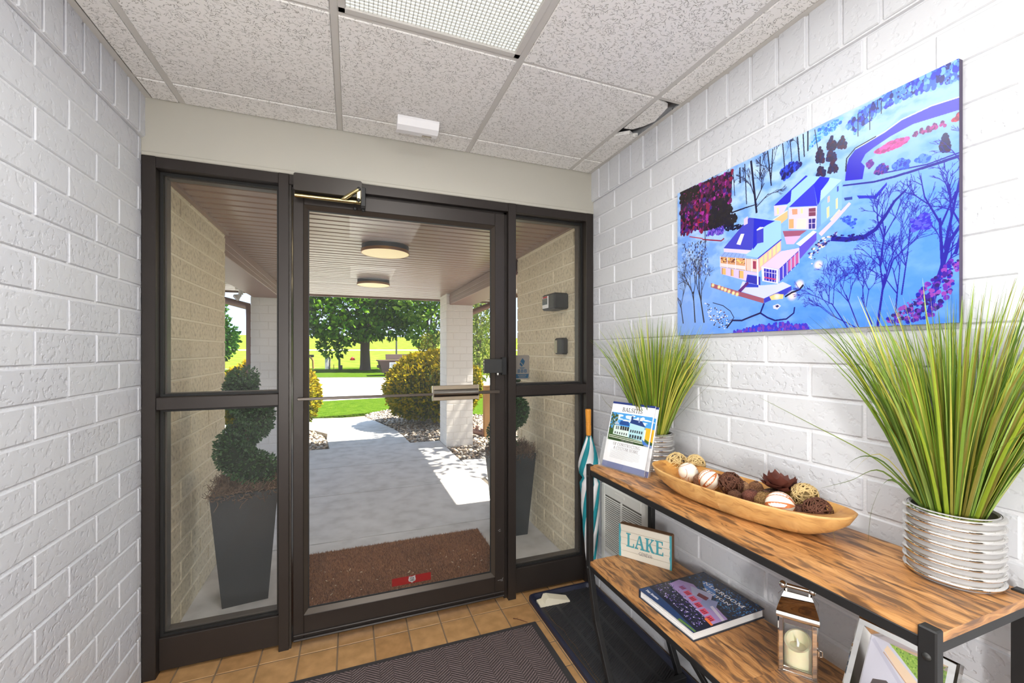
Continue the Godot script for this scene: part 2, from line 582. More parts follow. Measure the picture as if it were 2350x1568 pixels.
	m = mat("moss", Color.WHITE, 1.0); m.vertex_color_use_as_albedo = true
	m = mat("dumpster_brown", rgb(70, 50, 44), 0.6)
	m = mat("red_paint", rgb(190, 34, 40), 0.5)
	m = mat("white_paint", rgb(238, 238, 238), 0.5)
	m = mat("post_wood", rgb(150, 112, 66), 0.85)
	m = mat("grey_pole", rgb(86, 84, 82), 0.6)
	m = mat("green_paint", rgb(70, 110, 74), 0.6)
	m = mat("bin_dark", rgb(56, 58, 74), 0.6)
	m = mat("ink_black", rgb(44, 42, 44), 0.7)
	m = mat("ink_white", rgb(232, 232, 236), 0.6)
	m = mat("paper_white", rgb(238, 238, 240), 0.6)
	m = mat("page_edge", rgb(226, 224, 220), 0.8)
	m = mat("navy", rgb(46, 62, 122), 0.5)
	m = mat("candle_wax", rgb(240, 232, 196), 0.5); m.subsurf_scatter_enabled = true; m.subsurf_scatter_strength = 0.3
	m = mat("heater_paint", rgb(222, 221, 215), 0.45)
	m = mat("cream_plastic", rgb(228, 220, 198), 0.5)
	m = mat("white_plastic", rgb(244, 244, 246), 0.4)
	m = mat("teal_cloth", rgb(22, 140, 152), 0.75)
	m = mat("white_cloth", rgb(232, 232, 234), 0.75)
	m = mat("orange_wood", rgb(222, 148, 48), 0.4)
	m = mat("straw", rgb(206, 178, 124), 0.8)
	m = mat("brown_vine", rgb(92, 54, 36), 0.8)
	m = mat("dry_petal", rgb(96, 46, 34), 0.7); m.cull_mode = BaseMaterial3D.CULL_DISABLED
	m = mat("pod_brown", rgb(150, 112, 78), 0.75); triplanar(m, 0.08, false); relief(m, fine, 0.3)
	m.albedo_texture = noise_tex(51, 0.03, 4, ramp([[0.0, Color(0.5, 0.4, 0.36)], [1.0, Color.WHITE]]))
	m = mat("ivory_ball", rgb(238, 230, 214), 0.6)
	m = mat("rust_stripe", rgb(190, 108, 58), 0.7)
	m = mat("sign_edge", rgb(118, 84, 54), 0.8)
	m = mat("teal_paint", rgb(72, 160, 172), 0.7)
	m = mat("lens", rgb(226, 232, 230), 0.25)
	m.emission_enabled = true; m.emission = Color(0.95, 1.0, 0.98); m.emission_energy_multiplier = 0.8
	m = mat("moss_dark", rgb(58, 52, 34), 1.0)
	m = mat("grass_blade", Color.WHITE, 0.5); m.vertex_color_use_as_albedo = true; m.cull_mode = BaseMaterial3D.CULL_DISABLED
	m.backlight_enabled = true; m.backlight = Color(0.3, 0.34, 0.14)
	m = mat("ink_grey", rgb(120, 116, 118), 0.7)
	m = mat("heater_dark", rgb(96, 94, 88), 0.8)
	m = mat("lamp_globe", rgb(246, 244, 238), 0.4)
	m.emission_enabled = true; m.emission = Color(1.0, 0.99, 0.96); m.emission_energy_multiplier = 1.2

# ---------------------------------------------------------------- the room
func brick_mesh(w: float, h: float, d: float, bev: float) -> Mesh:
	var key := "brick%.3f_%.3f_%.3f_%.4f" % [w, h, d, bev]
	if not cache.has(key):
		var st := mb()
		box(st, Vector3(-w / 2, -h / 2, -d), Vector3(w / 2, h / 2, 0), bev)
		cache[key] = st.commit()
	return cache[key]

# one course of bricks on a face: run along axis (x or z), face pushed out along n
func course(parent: Node, along_z: bool, face: float, n: float, a: float, b: float, y: float, h: float, ln: float, phase: float, mats: Array, proud := 0.0045, gap := 0.009, bev := 0.003) -> void:
	var k := floorf((a - phase) / ln)
	while phase + k * ln < b - 0.001:
		var s := maxf(a, phase + k * ln + gap / 2)
		var e := minf(b, phase + (k + 1) * ln - gap / 2)
		k += 1
		if e - s < 0.012: continue
		var mi := MeshInstance3D.new()
		mi.mesh = brick_mesh(snappedf(e - s, 0.001), snappedf(h - gap, 0.001), 0.012, bev)
		mi.material_override = mats[rng.randi() % mats.size()]
		var o := proud + rng.randf_range(-0.0007, 0.0007)
		if along_z:
			mi.transform = Transform3D(Basis(Vector3(0, 0, -n), Vector3.UP, Vector3(n, 0, 0)), Vector3(face + n * o, y + h / 2, (s + e) / 2))
		else:
			mi.transform = Transform3D(Basis(Vector3(n, 0, 0), Vector3.UP, Vector3(0, 0, n)), Vector3((s + e) / 2, y + h / 2, face + n * o))
		add(mi, "brick", parent)

func build_room() -> void:
	rng.seed = 100
	var wm := [M.painted_block, M.painted_block, M.painted_block_b]
	# left and right walls: a mortar core and one mesh per brick
	var wl := bxo("wall_left", Vector3(XL - 0.3, -0.2, -0.115), Vector3(XL - 0.0045, 2.62, 4.3), M.painted_mortar)
	tag(wl, "white painted concrete brick wall on the left of the vestibule", "wall", "", "structure")
	var wr := bxo("wall_right", Vector3(XR + 0.0045, -0.2, -0.115), Vector3(XR + 0.3, 2.62, 4.3), M.painted_mortar)
	tag(wr, "white painted concrete brick wall behind the console table", "wall", "", "structure")
	for c in 22:
		var y := -0.0075 + c * COURSE
		course(wl, true, XL - 0.0045, 1.0, 0.0, 1.75, y, COURSE, BRICK, 0.03 if c % 2 == 1 else 0.177, wm)
		course(wr, true, XR + 0.0045, -1.0, 0.0, 2.45, y, COURSE, BRICK, 0.067 if c % 2 == 0 else 0.214, wm)
	# the top course stands proud and shows brick ends
	var yt := -0.0075 + 22 * COURSE
	course(wl, true, XL + 0.007, 1.0, -0.02, 1.75, yt, CEIL - yt + 0.03, 0.0928, 0.05, wm, 0.006, 0.009)
	course(wr, true, XR - 0.007, -1.0, -0.02, 2.45, yt, CEIL - yt + 0.03, 0.0965, 0.082, wm, 0.006, 0.009)
	bxo("mortar_bed", Vector3(XL - 0.005, yt, -0.02), Vector3(XL + 0.007, CEIL + 0.02, 1.75), M.painted_mortar, wl)
	bxo("mortar_bed", Vector3(XR - 0.007, yt, -0.02), Vector3(XR + 0.005, CEIL + 0.02, 2.45), M.painted_mortar, wr)
	# plain walls beyond what the photograph shows, and the wall behind the camera with its doorway
	bxo("wall_face", Vector3(XL - 0.01, 0, 1.75), Vector3(XL, CEIL, 4.2), M.smooth_wall, wl)
	bxo("wall_face", Vector3(XR, 0, 2.45), Vector3(XR + 0.01, CEIL, 4.2), M.smooth_wall, wr)
	var wb := bxo("wall_back", Vector3(XL - 0.3, -0.2, 4.2), Vector3(XR + 0.3, 2.62, 4.4), M.smooth_wall)
	tag(wb, "plain white wall closing the vestibule behind the viewer", "wall", "", "structure")
	# header above the storefront
	var st := mb()
	box(st, Vector3(XL - 0.02, 2.136, -0.115), Vector3(XR + 0.02, CEIL + 0.24, 0.0), 0.001)
	box(st, Vector3(XL, 2.136, 0.0), Vector3(XR, 2.152, 0.006), 0.003)
	var wf := obj("wall_front", st, M.header_paint)
	tag(wf, "cream painted header panel above the bronze door frame", "wall", "", "structure")
	# floor: grout bed and clay tiles
	var fl := bxo("floor", Vector3(XL - 0.02, -0.2, -0.115), Vector3(XR + 0.02, -0.002, 4.25), M.grout)
	tag(fl, "tan quarry tile floor of the vestibule", "floor", "", "structure")
	var t := 0.157
	for i in range(-4, 11):
		for k in range(-1, 16):
			var x0: float = maxf(-0.215 + i * t, XL)
			var x1: float = minf(-0.215 + (i + 1) * t, XR)
			var z0: float = maxf(0.055 + k * t, -0.10)
			var z1: float = 0.055 + (k + 1) * t
			if x1 - x0 < 0.02: continue
			var mi := MeshInstance3D.new()
			var key := "tile%.3f_%.3f" % [x1 - x0, z1 - z0]
			if not cache.has(key):
				st = mb()
				box(st, Vector3(-(x1 - x0) / 2 + 0.003, -0.012, -(z1 - z0) / 2 + 0.003), Vector3((x1 - x0) / 2 - 0.003, 0, (z1 - z0) / 2 - 0.003), 0.0015)
				cache[key] = st.commit()
			mi.mesh = cache[key]
			mi.material_override = M.tile_clay if rng.randf() < 0.6 else M.tile_clay_b
			mi.position = Vector3((x0 + x1) / 2, rng.randf_range(-0.0004, 0.0004), (z0 + z1) / 2)
			add(mi, "tile", fl)
	build_ceiling()

func build_ceiling() -> void:
	var ce := bxo("ceiling", Vector3(XL - 0.3, CEIL + 0.18, -0.115), Vector3(XR + 0.3, CEIL + 0.3, 4.4), M.dark_void)
	tag(ce, "suspended ceiling of fissured white tiles in a metal grid", "ceiling", "", "structure")
	var xs := [XL + 0.012, -0.655, -0.05, 0.56, 1.16, XR - 0.012]
	var zs := [0.0, 0.153, 0.737, 1.347, 1.957, 2.567, 3.177, 3.787, 4.2]
	# tees and wall angles
	for i in [1, 2, 3, 4]:
		bxo("grid_bar", Vector3(xs[i] - 0.0115, CEIL, 0.0), Vector3(xs[i] + 0.0115, CEIL + 0.004, 4.2), M.grid_metal, ce, 0.001)
	for k in range(1, 8):
		bxo("grid_bar", Vector3(xs[0], CEIL + 0.0005, zs[k] - 0.0115), Vector3(xs[5], CEIL + 0.0045, zs[k] + 0.0115), M.grid_metal, ce, 0.001)
	bxo("wall_angle", Vector3(xs[0] - 0.02, CEIL - 0.001, 0), Vector3(xs[0] + 0.022, CEIL + 0.003, 4.2), M.grid_metal, ce, 0.001)
	bxo("wall_angle", Vector3(xs[5] - 0.020, CEIL - 0.001, 0), Vector3(xs[5] + 0.02, CEIL + 0.003, 4.2), M.grid_metal, ce, 0.001)
	# tiles hang a few millimetres through the grid
	for i in 5:
		for k in 8:
			if i == 2 and (k in [2, 3, 6, 7]): continue
			var lo := Vector3(xs[i] + 0.0122, CEIL - 0.0035, zs[k] + 0.0065)
			var hi := Vector3(xs[i + 1] - 0.0122, CEIL + 0.012, zs[k + 1] - 0.0065)
			if i == 0: lo.x += 0.014
			if i == 4: hi.x -= 0.012
			if i == 4 and k == 1:
				# this one is broken: a far piece, and a tilted near piece with a gap
				rng.seed = 9
				var far := [Vector2(lo.x, -lo.z), Vector2(hi.x, -lo.z), Vector2(hi.x, -0.455), Vector2(hi.x - 0.02, -0.445), Vector2(hi.x - 0.05, -0.462), Vector2(hi.x - 0.09, -0.428), Vector2(lo.x, -0.415)]
				var near := [Vector2(lo.x + 0.012, -0.475), Vector2(lo.x + 0.05, -0.488), Vector2(hi.x - 0.03, -0.532), Vector2(hi.x - 0.012, -0.59), Vector2(hi.x - 0.035, -0.70), Vector2(lo.x, -0.725)]
				var st := mb()
				X = Transform3D(Basis(Vector3.RIGHT, Vector3(0, 0, -1), Vector3.UP), Vector3.ZERO)
				prism(st, far, lo.y, hi.y)
				obj("ceiling_tile", st, M.ceiling_tile, ce)
				st = mb()
				X = Transform3D(Basis(Vector3(1, -0.10, 0).normalized(), Vector3(0, 0.03, -1).normalized(), Vector3(0.1, 1, 0).normalized()), Vector3(-0.230, 0.150, 0))
				prism(st, near, lo.y + 0.004, hi.y + 0.006)
				obj("ceiling_tile", st, M.ceiling_tile, ce)
				X = Transform3D()
				continue
			bxo("ceiling_tile", lo, hi, M.ceiling_tile, ce, 0.002)

func ceiling_light(label: String, z0: float, z1: float) -> void:
	var x0 := -0.0385
	var x1 := 0.5485
	var o := thing("ceiling_light", label, "light fixture", Vector3((x0 + x1) / 2, CEIL, (z0 + z1) / 2), 0.0, "recessed troffers of the vestibule")
	var hx := (x1 - x0) / 2
	var hz := (z1 - z0) / 2
	var st := mb()
	for s in [-1.0, 1.0]:
		box(st, Vector3(-hx, -0.004, s * hz - 0.011 * (1 + s) - (0.0 if s > 0 else 0.0)), Vector3(hx, 0.012, s * hz + 0.011 * (1 - s)), 0.002)
		box(st, Vector3(s * hx - 0.011 * (1 + s), -0.004, -hz), Vector3(s * hx + 0.011 * (1 - s), 0.012, hz), 0.002)
	obj("frame", st, M.grid_metal, o)
	# prismatic lens: a sheet of small pyramids pointing down
	st = mb()
	var step := 0.0128
	var nx := int((2 * hx - 0.044) / step)
	var nz := int((2 * hz - 0.044) / step)
	var sx := (2 * hx - 0.044) / nx
	var sz := (2 * hz - 0.044) / nz
	for i in nx:
		for k in nz:
			var a := Vector3(-hx + 0.022 + i * sx, 0.006, -hz + 0.022 + k * sz)
			var p := a + Vector3(sx / 2, -0.0035, sz / 2)
			var b := a + Vector3(sx, 0, 0)
			var c := a + Vector3(sx, 0, sz)
			var d := a + Vector3(0, 0, sz)
			tri(st, a, b, p); tri(st, b, c, p); tri(st, c, d, p); tri(st, d, a, p)
	obj("lens", st, M.lens, o)
	st = mb()
	for i in nx + 1:
		var xx := -hx + 0.022 + i * sx
		box(st, Vector3(xx - 0.0009, 0.0012, -hz + 0.02), Vector3(xx + 0.0009, 0.008, hz - 0.02))
	for k in nz + 1:
		var zz := -hz + 0.022 + k * sz
		box(st, Vector3(-hx + 0.02, 0.0012, zz - 0.0009), Vector3(hx - 0.02, 0.008, zz + 0.0009))
	tag(obj("lens_grid", st, M.grid_metal, o), "", "", "", "stuff")
	var l := AreaLight3D.new()
	add(l, "troffer_light", o)
	l.position = Vector3(0, -0.008, 0)
	l.rotation.x = -PI / 2
	l.area_size = Vector2(2 * hx - 0.05, 2 * hz - 0.05)
	l.area_normalize_energy = false
	l.light_color = Color(1.0, 0.995, 0.98)
	l.light_energy = LAMP
	l.area_range = 12.0
	l.shadow_enabled = true

# ---------------------------------------------------------------- the storefront
func build_storefront() -> void:
	var br: Material = M.bronze_metal
	var zb := -0.115
	# frame: jambs, mullions, head
	var fr := thing("trim_1", "dark bronze aluminium storefront frame between the white walls", "frame", Vector3.ZERO, 0, "", "structure")
	for e in [[XL, -0.747], [-0.304, -0.262], [0.788, 0.832], [1.268, XR]]:
		var st := mb()
		box(st, Vector3(e[0], 0.0, zb), Vector3(e[1], 2.14, 0.0), 0.0015)
		obj("jamb" if e[0] < -0.5 or e[0] > 1.0 else "mullion", st, br, fr)
	for e in [[-0.747, -0.304], [-0.262, 0.788], [0.832, 1.268]]:
		bxo("head", Vector3(e[0], 2.091, zb), Vector3(e[1], 2.138, -0.001), br, fr, 0.0015)
	# door stops on the mullions
	bxo("door_stop", Vector3(-0.262, 0.0, zb), Vector3(-0.2535, 2.091, -0.008), M.bronze_box, fr)
	bxo("door_stop", Vector3(0.772, 0.0, zb), Vector3(0.788, 2.091, -0.03), br, fr)
	bxo("door_stop", Vector3(-0.262, 2.078, zb), Vector3(0.788, 2.091, -0.03), br, fr)
	bxo("threshold", Vector3(-0.262, 0.0, -0.115), Vector3(0.788, 0.012, -0.052), M.bronze_light, fr, 0.003)
	# sidelights
	sidelight("window_1", "left sidelight beside the door, topiary planter behind it", -0.747, -0.304)
	var w2 := sidelight("window_2", "right sidelight beside the door, card readers seen through it", 0.832, 1.268)
	bbb_sticker(w2)
	build_door()

func sidelight(called: String, label: String, xa: float, xb: float) -> Node3D:
	var o := thing(called, label, "window", Vector3.ZERO, 0, "", "structure")
	var br: Material = M.bronze_metal
	bxo("rail", Vector3(xa, 1.099, -0.10), Vector3(xb, 1.151, -0.002), br, o, 0.002)
	bxo("rail", Vector3(xa, 0.012, -0.10), Vector3(xb, 0.146, -0.03), br, o, 0.002)
	for e in [[0.146, 1.099], [1.151, 2.091]]:
		var ya: float = e[0]
		var yb: float = e[1]
		var st := mb()
		# gasket ring in front of the pane, glazing bead behind it
		for s in [[xa, xa + 0.011, ya, yb], [xb - 0.011, xb, ya, yb]]:
			box(st, Vector3(s[0], s[2], -0.058), Vector3(s[1], s[3], -0.046))
		box(st, Vector3(xa + 0.011, ya, -0.058), Vector3(xb - 0.011, ya + 0.010, -0.046))
		box(st, Vector3(xa + 0.011, yb - 0.012, -0.058), Vector3(xb - 0.011, yb, -0.046))
		obj("gasket", st, M.gasket, o)
		st = mb()
		box(st, Vector3(xa, ya, -0.11), Vector3(xa + 0.016, yb, -0.068), 0.001)
		box(st, Vector3(xb - 0.016, ya, -0.11), Vector3(xb, yb, -0.068), 0.001)
		box(st, Vector3(xa + 0.016, ya, -0.11), Vector3(xb - 0.016, ya + 0.012, -0.068), 0.001)
		box(st, Vector3(xa + 0.016, yb - 0.014, -0.11), Vector3(xb - 0.016, yb, -0.068), 0.001)
		obj("glazing_bead", st, M.bronze_light, o)
		st = mb()
		quad(st, Vector3(xa + 0.004, ya + 0.003, -0.062), Vector3(xb - 0.004, ya + 0.003, -0.062), Vector3(xb - 0.004, yb - 0.003, -0.062), Vector3(xa + 0.004, yb - 0.003, -0.062))
		obj("pane", st, M.glass, o)
	return o

func bbb_sticker(win: Node3D) -> void:
	# window decal on the outside of the upper right pane
	var x0 := 0.842
	var x1 := 0.936
	var st := mb()
	var pl := []
	var r := 0.008
	for c in [[x1 - r, 1.318 - r, 0.0], [x0 + r, 1.318 - r, PI / 2], [x0 + r, 1.183 + r, PI], [x1 - r, 1.183 + r, 1.5 * PI]]:
		for k in 5:
			var a: float = c[2] + k * PI / 8
			pl.append(Vector2(c[0] + r * cos(a), c[1] + r * sin(a)))
	prism(st, pl, -0.061, -0.0605)
	var s := obj("decal", st, mat("decal_grey", rgb(112, 106, 98), 0.6), win)
	s.set_meta("label", "grey window decal with a blue torch emblem")
	var blue := mat("decal_blue", rgb(14, 62, 88), 0.6)
	st = mb()
	var cx := 0.892
	prism(st, [Vector2(cx + 0.002, 1.302), Vector2(cx + 0.016, 1.285), Vector2(cx + 0.008, 1.262), Vector2(cx + 0.002, 1.271), Vector2(cx - 0.012, 1.283), Vector2(cx - 0.006, 1.290)], -0.0604, -0.060)
	prism(st, [Vector2(cx - 0.012, 1.278), Vector2(cx + 0.004, 1.262), Vector2(cx - 0.002, 1.253), Vector2(cx - 0.016, 1.266)], -0.0604, -0.060)
	prism(st, [Vector2(cx - 0.020, 1.249), Vector2(cx + 0.020, 1.249), Vector2(cx + 0.008, 1.244), Vector2(cx - 0.008, 1.244)], -0.0604, -0.060)
	prism(st, [Vector2(x0 + 0.005, 1.213), Vector2(x1 - 0.005, 1.213), Vector2(x1 - 0.009, 1.190), Vector2(x0 + 0.009, 1.190)], -0.0604, -0.060)
	obj("emblem", st, blue, s)
	lettering("BBB", 0.019, blue, s, Transform3D(Basis(), Vector3(cx, 1.2295, -0.060)), false, true, 0.054)
	lettering("ACCREDITED", 0.006, M.decal_grey, s, Transform3D(Basis(), Vector3(cx, 1.2055, -0.0597)), false, true, 0.05)
	lettering("BUSINESS", 0.006, M.decal_grey, s, Transform3D(Basis(), Vector3(cx, 1.1965, -0.0597)), false, true, 0.04)

func build_door() -> void:
	var br: Material = M.bronze_metal
	var d := thing("door_1", "glass entrance door in a dark bronze frame with push bar", "door", Vector3.ZERO, 0, "", "structure")
	var z0 := -0.052
	var z1 := -0.006
	var st := mb()
	bxo("stile", Vector3(-0.2465, 0.03, z0), Vector3(-0.203, 2.075, z1), br, d, 0.0025)
	bxo("stile", Vector3(0.714, 0.03, z0), Vector3(0.770, 2.075, z1), br, d, 0.0025)
	bxo("rail", Vector3(-0.203, 2.008, z0), Vector3(0.714, 2.075, z1), br, d, 0.0025)
	bxo("rail", Vector3(-0.203, 0.03, z0), Vector3(0.714, 0.139, z1), br, d, 0.0025)
	st = mb()
	box(st, Vector3(-0.246, 0.05, z1), Vector3(0.766, 0.058, z1 + 0.008), 0.003)
	box(st, Vector3(-0.246, 0.031, z1), Vector3(0.766, 0.040, z1 + 0.014), 0.004)
	obj("door_sweep", st, br, d)
	# inner bead, sloping to the glass
	st = mb()
	var A := [Vector3(-0.203, 0.139, z1), Vector3(0.714, 0.139, z1), Vector3(0.714, 2.008, z1), Vector3(-0.203, 2.008, z1)]
	var B := [Vector3(-0.186, 0.156, -0.026), Vector3(0.698, 0.156, -0.026), Vector3(0.698, 1.992, -0.026), Vector3(-0.186, 1.992, -0.026)]
	for k in 4:
		quad(st, A[k], A[(k + 1) % 4], B[(k + 1) % 4], B[k])
	obj("glazing_bead", st, M.bronze_light, d)
	st = mb()
	for s in [[-0.190, -0.182, 0.150, 1.996], [0.694, 0.702, 0.150, 1.996]]:
		box(st, Vector3(s[0], s[2], -0.034), Vector3(s[1], s[3], -0.026))
	box(st, Vector3(-0.182, 0.150, -0.034), Vector3(0.694, 0.160, -0.026))
	box(st, Vector3(-0.182, 1.988, -0.034), Vector3(0.694, 1.996, -0.026))
	obj("gasket", st, M.gasket, d)
	st = mb()
	quad(st, Vector3(-0.195, 0.146, -0.0315), Vector3(0.706, 0.146, -0.0315), Vector3(0.706, 2.0, -0.0315), Vector3(-0.195, 2.0, -0.0315))
	obj("pane", st, M.glass, d)
	# push bar and its touch pad
	st = mb()
	box(st, Vector3(-0.226, 1.120, 0.020), Vector3(0.380, 1.133, 0.034), 0.002)
	box(st, Vector3(0.612, 1.120, 0.020), Vector3(0.728, 1.136, 0.034), 0.002)
	box(st, Vector3(-0.226, 1.122, z1), Vector3(-0.212, 1.132, 0.02))
	box(st, Vector3(0.714, 1.122, z1), Vector3(0.728, 1.132, 0.02))
	obj("push_bar", st, M.bronze_light, d)
	st = mb()
	box(st, Vector3(0.377, 1.094, 0.012), Vector3(0.612, 1.168, 0.032), 0.002)
	var pad := obj("push_pad", st, mat("anodised", rgb(158, 145, 126), 0.3, 0.6), d)
	st = mb()
	X = Transform3D(Basis(), Vector3(0, 1.131, 0.030))
	var pr := []
	for k in 9:
		var a := PI * k / 8
		pr.append(Vector2(-0.019 * cos(a), 0.013 * sin(a)))
	X = Transform3D(Basis(Vector3(0, 1, 0), Vector3(0, 0, 1), Vector3(1, 0, 0)), Vector3(0, 1.131, 0.031))
	prism(st, pr, 0.381, 0.610)
	X = Transform3D()
	obj("touch_bar", st, mat("dark_chrome", rgb(120, 116, 110), 0.16, 1.0), pad)
	st = mb()
	box(st, Vector3(0.3755, 1.0925, 0.010), Vector3(0.379, 1.1695, 0.035), 0.001)
	box(st, Vector3(0.610, 1.0925, 0.010), Vector3(0.6135, 1.1695, 0.035), 0.001)
	obj("end_cap", st, M.steel, pad)
	# lock box on the right stile
	st = mb()
	box(st, Vector3(0.647, 1.226, z1), Vector3(0.742, 1.300, 0.030), 0.002)
	var lb := obj("lock_box", st, M.black_plastic, d)
	bxo("strike_plate", Vector3(0.745, 1.215, z1), Vector3(0.770, 1.308, 0.018), M.black_metal, lb, 0.001)
	st = mb()
	X = Transform3D(Basis(), Vector3(0.724, 1.221, 0.012))
	lathe(st, [Vector2(0.0, -0.006), Vector2(0.006, -0.006), Vector2(0.006, 0.006), Vector2(0, 0.006)], 12)
	for k in 4:
		X = Transform3D(Basis(), Vector3(0.6465, 1.238 + k * 0.018, 0.012))
		box(st, Vector3(-0.002, -0.004, -0.006), Vector3(0.001, 0.004, 0.004))
	X = Transform3D()
	obj("screw", st, M.steel, lb)
	# security decal low on the glass
	st = mb()
	box(st, Vector3(0.187, 0.178, -0.0312), Vector3(0.378, 0.2165, -0.0305))
	var rs := obj("decal", st, mat("decal_red", rgb(128, 18, 16), 0.5), d)
	rs.set_meta("label", "dark red strip decal with a white shield")
	st = mb()
	var cx := 0.284
	var sh := [Vector2(-0.016, 0.016), Vector2(0, 0.0135), Vector2(0.016, 0.0185), Vector2(0.0155, 0.010), Vector2(0.0185, 0.001), Vector2(0.016, -0.008), Vector2(0.006, -0.012), Vector2(0, -0.0175), Vector2(-0.006, -0.012), Vector2(-0.016, -0.008), Vector2(-0.0185, 0.001), Vector2(-0.0155, 0.010)]
	X = Transform3D(Basis(), Vector3(cx, 0.1975, 0))
	prism(st, sh, -0.0304, -0.0300)
	X = Transform3D()
	obj("shield", st, M.matte_grey, rs)
	lettering("PSR", 0.008, M.ink_black, rs, Transform3D(Basis(), Vector3(cx, 0.2035, -0.0298)), false, true, 0.019)
	lettering("1980", 0.008, M.ink_black, rs, Transform3D(Basis(), Vector3(cx, 0.1935, -0.0298)), false, true, 0.022)
	# pale scuffs on the right stile
	st = mb()
	for e in [[0.741, 0.118, 0.024, 0.1], [0.757, 0.122, 0.012, 1.3], [0.752, 0.112, 0.013, -0.1], [0.738, 0.386, 0.014, 0.5], [0.741, 0.379, 0.011, 0.2]]:
		X = Transform3D(Basis(Vector3(0, 0, 1), e[3]), Vector3(e[0], e[1], z1 + 0.0003))
		box(st, Vector3(-e[2] / 2, -0.0008, -0.0002), Vector3(e[2] / 2, 0.0008, 0.0002))
	X = Transform3D()
	obj("scuff", st, M.matte_grey, d)
	# closer on the head
	var c := thing("door_closer", "dark bronze door closer with folding arm above the glass door", "door closer", Vector3(-0.1, 2.08, 0.0))
	var pl := []
	for e in [[0.141, 0.0385, 0.0], [-0.141, 0.0385, PI / 2], [-0.141, -0.037, PI], [0.141, -0.037, 1.5 * PI]]:
		for k in 4:
			var a: float = e[2] + k * PI / 6
			pl.append(Vector2(e[0] - signf(e[0]) * 0.008 + 0.008 * cos(a), e[1] - signf(e[1]) * 0.008 + 0.008 * sin(a)))
	var st2 := mb()
	X = Transform3D(Basis(), Vector3(-0.096, 2.0865, 0) - c.position)
	prism(st2, pl, 0.0, 0.060)
	obj("cover", st2, M.bronze_box, c)
	st = mb()
	X = Transform3D(Basis(), -c.position)
	tube(st, [Vector3(-0.235, 2.036, 0.030), Vector3(0.045, 2.036, 0.030)], 0.011, 12)
	obj("cylinder", st, M.brass_steel, c)
	st = mb()
	tube(st, [Vector3(0.030, 2.083, 0.066), Vector3(-0.025, 2.040, 0.062), Vector3(-0.040, 2.036, 0.05)], [0.008, 0.010, 0.006], 8)
	box(st, Vector3(0.022, 2.022, 0.060), Vector3(0.041, 2.083, 0.066), 0.003)
	obj("arm", st, M.brass_steel, c)
	st = mb()
	for p in [Vector3(0.032, 2.085, 0.066), Vector3(0.031, 2.034, 0.066), Vector3(0.016, 2.011, 0.01), Vector3(0.052, 2.008, 0.01)]:
		X = Transform3D(Basis(Vector3.RIGHT, PI / 2), p - c.position)
		lathe(st, [Vector2(0, -0.004), Vector2(0.009, -0.004), Vector2(0.009, 0.003), Vector2(0.006, 0.007), Vector2(0, 0.008)], 12)
	X = Transform3D(Basis(), -c.position)
	box(st, Vector3(0.040, 2.010, 0.0), Vector3(0.062, 2.10, 0.058), 0.003)
	obj("bracket", st, M.black_metal, c)
	X = Transform3D()

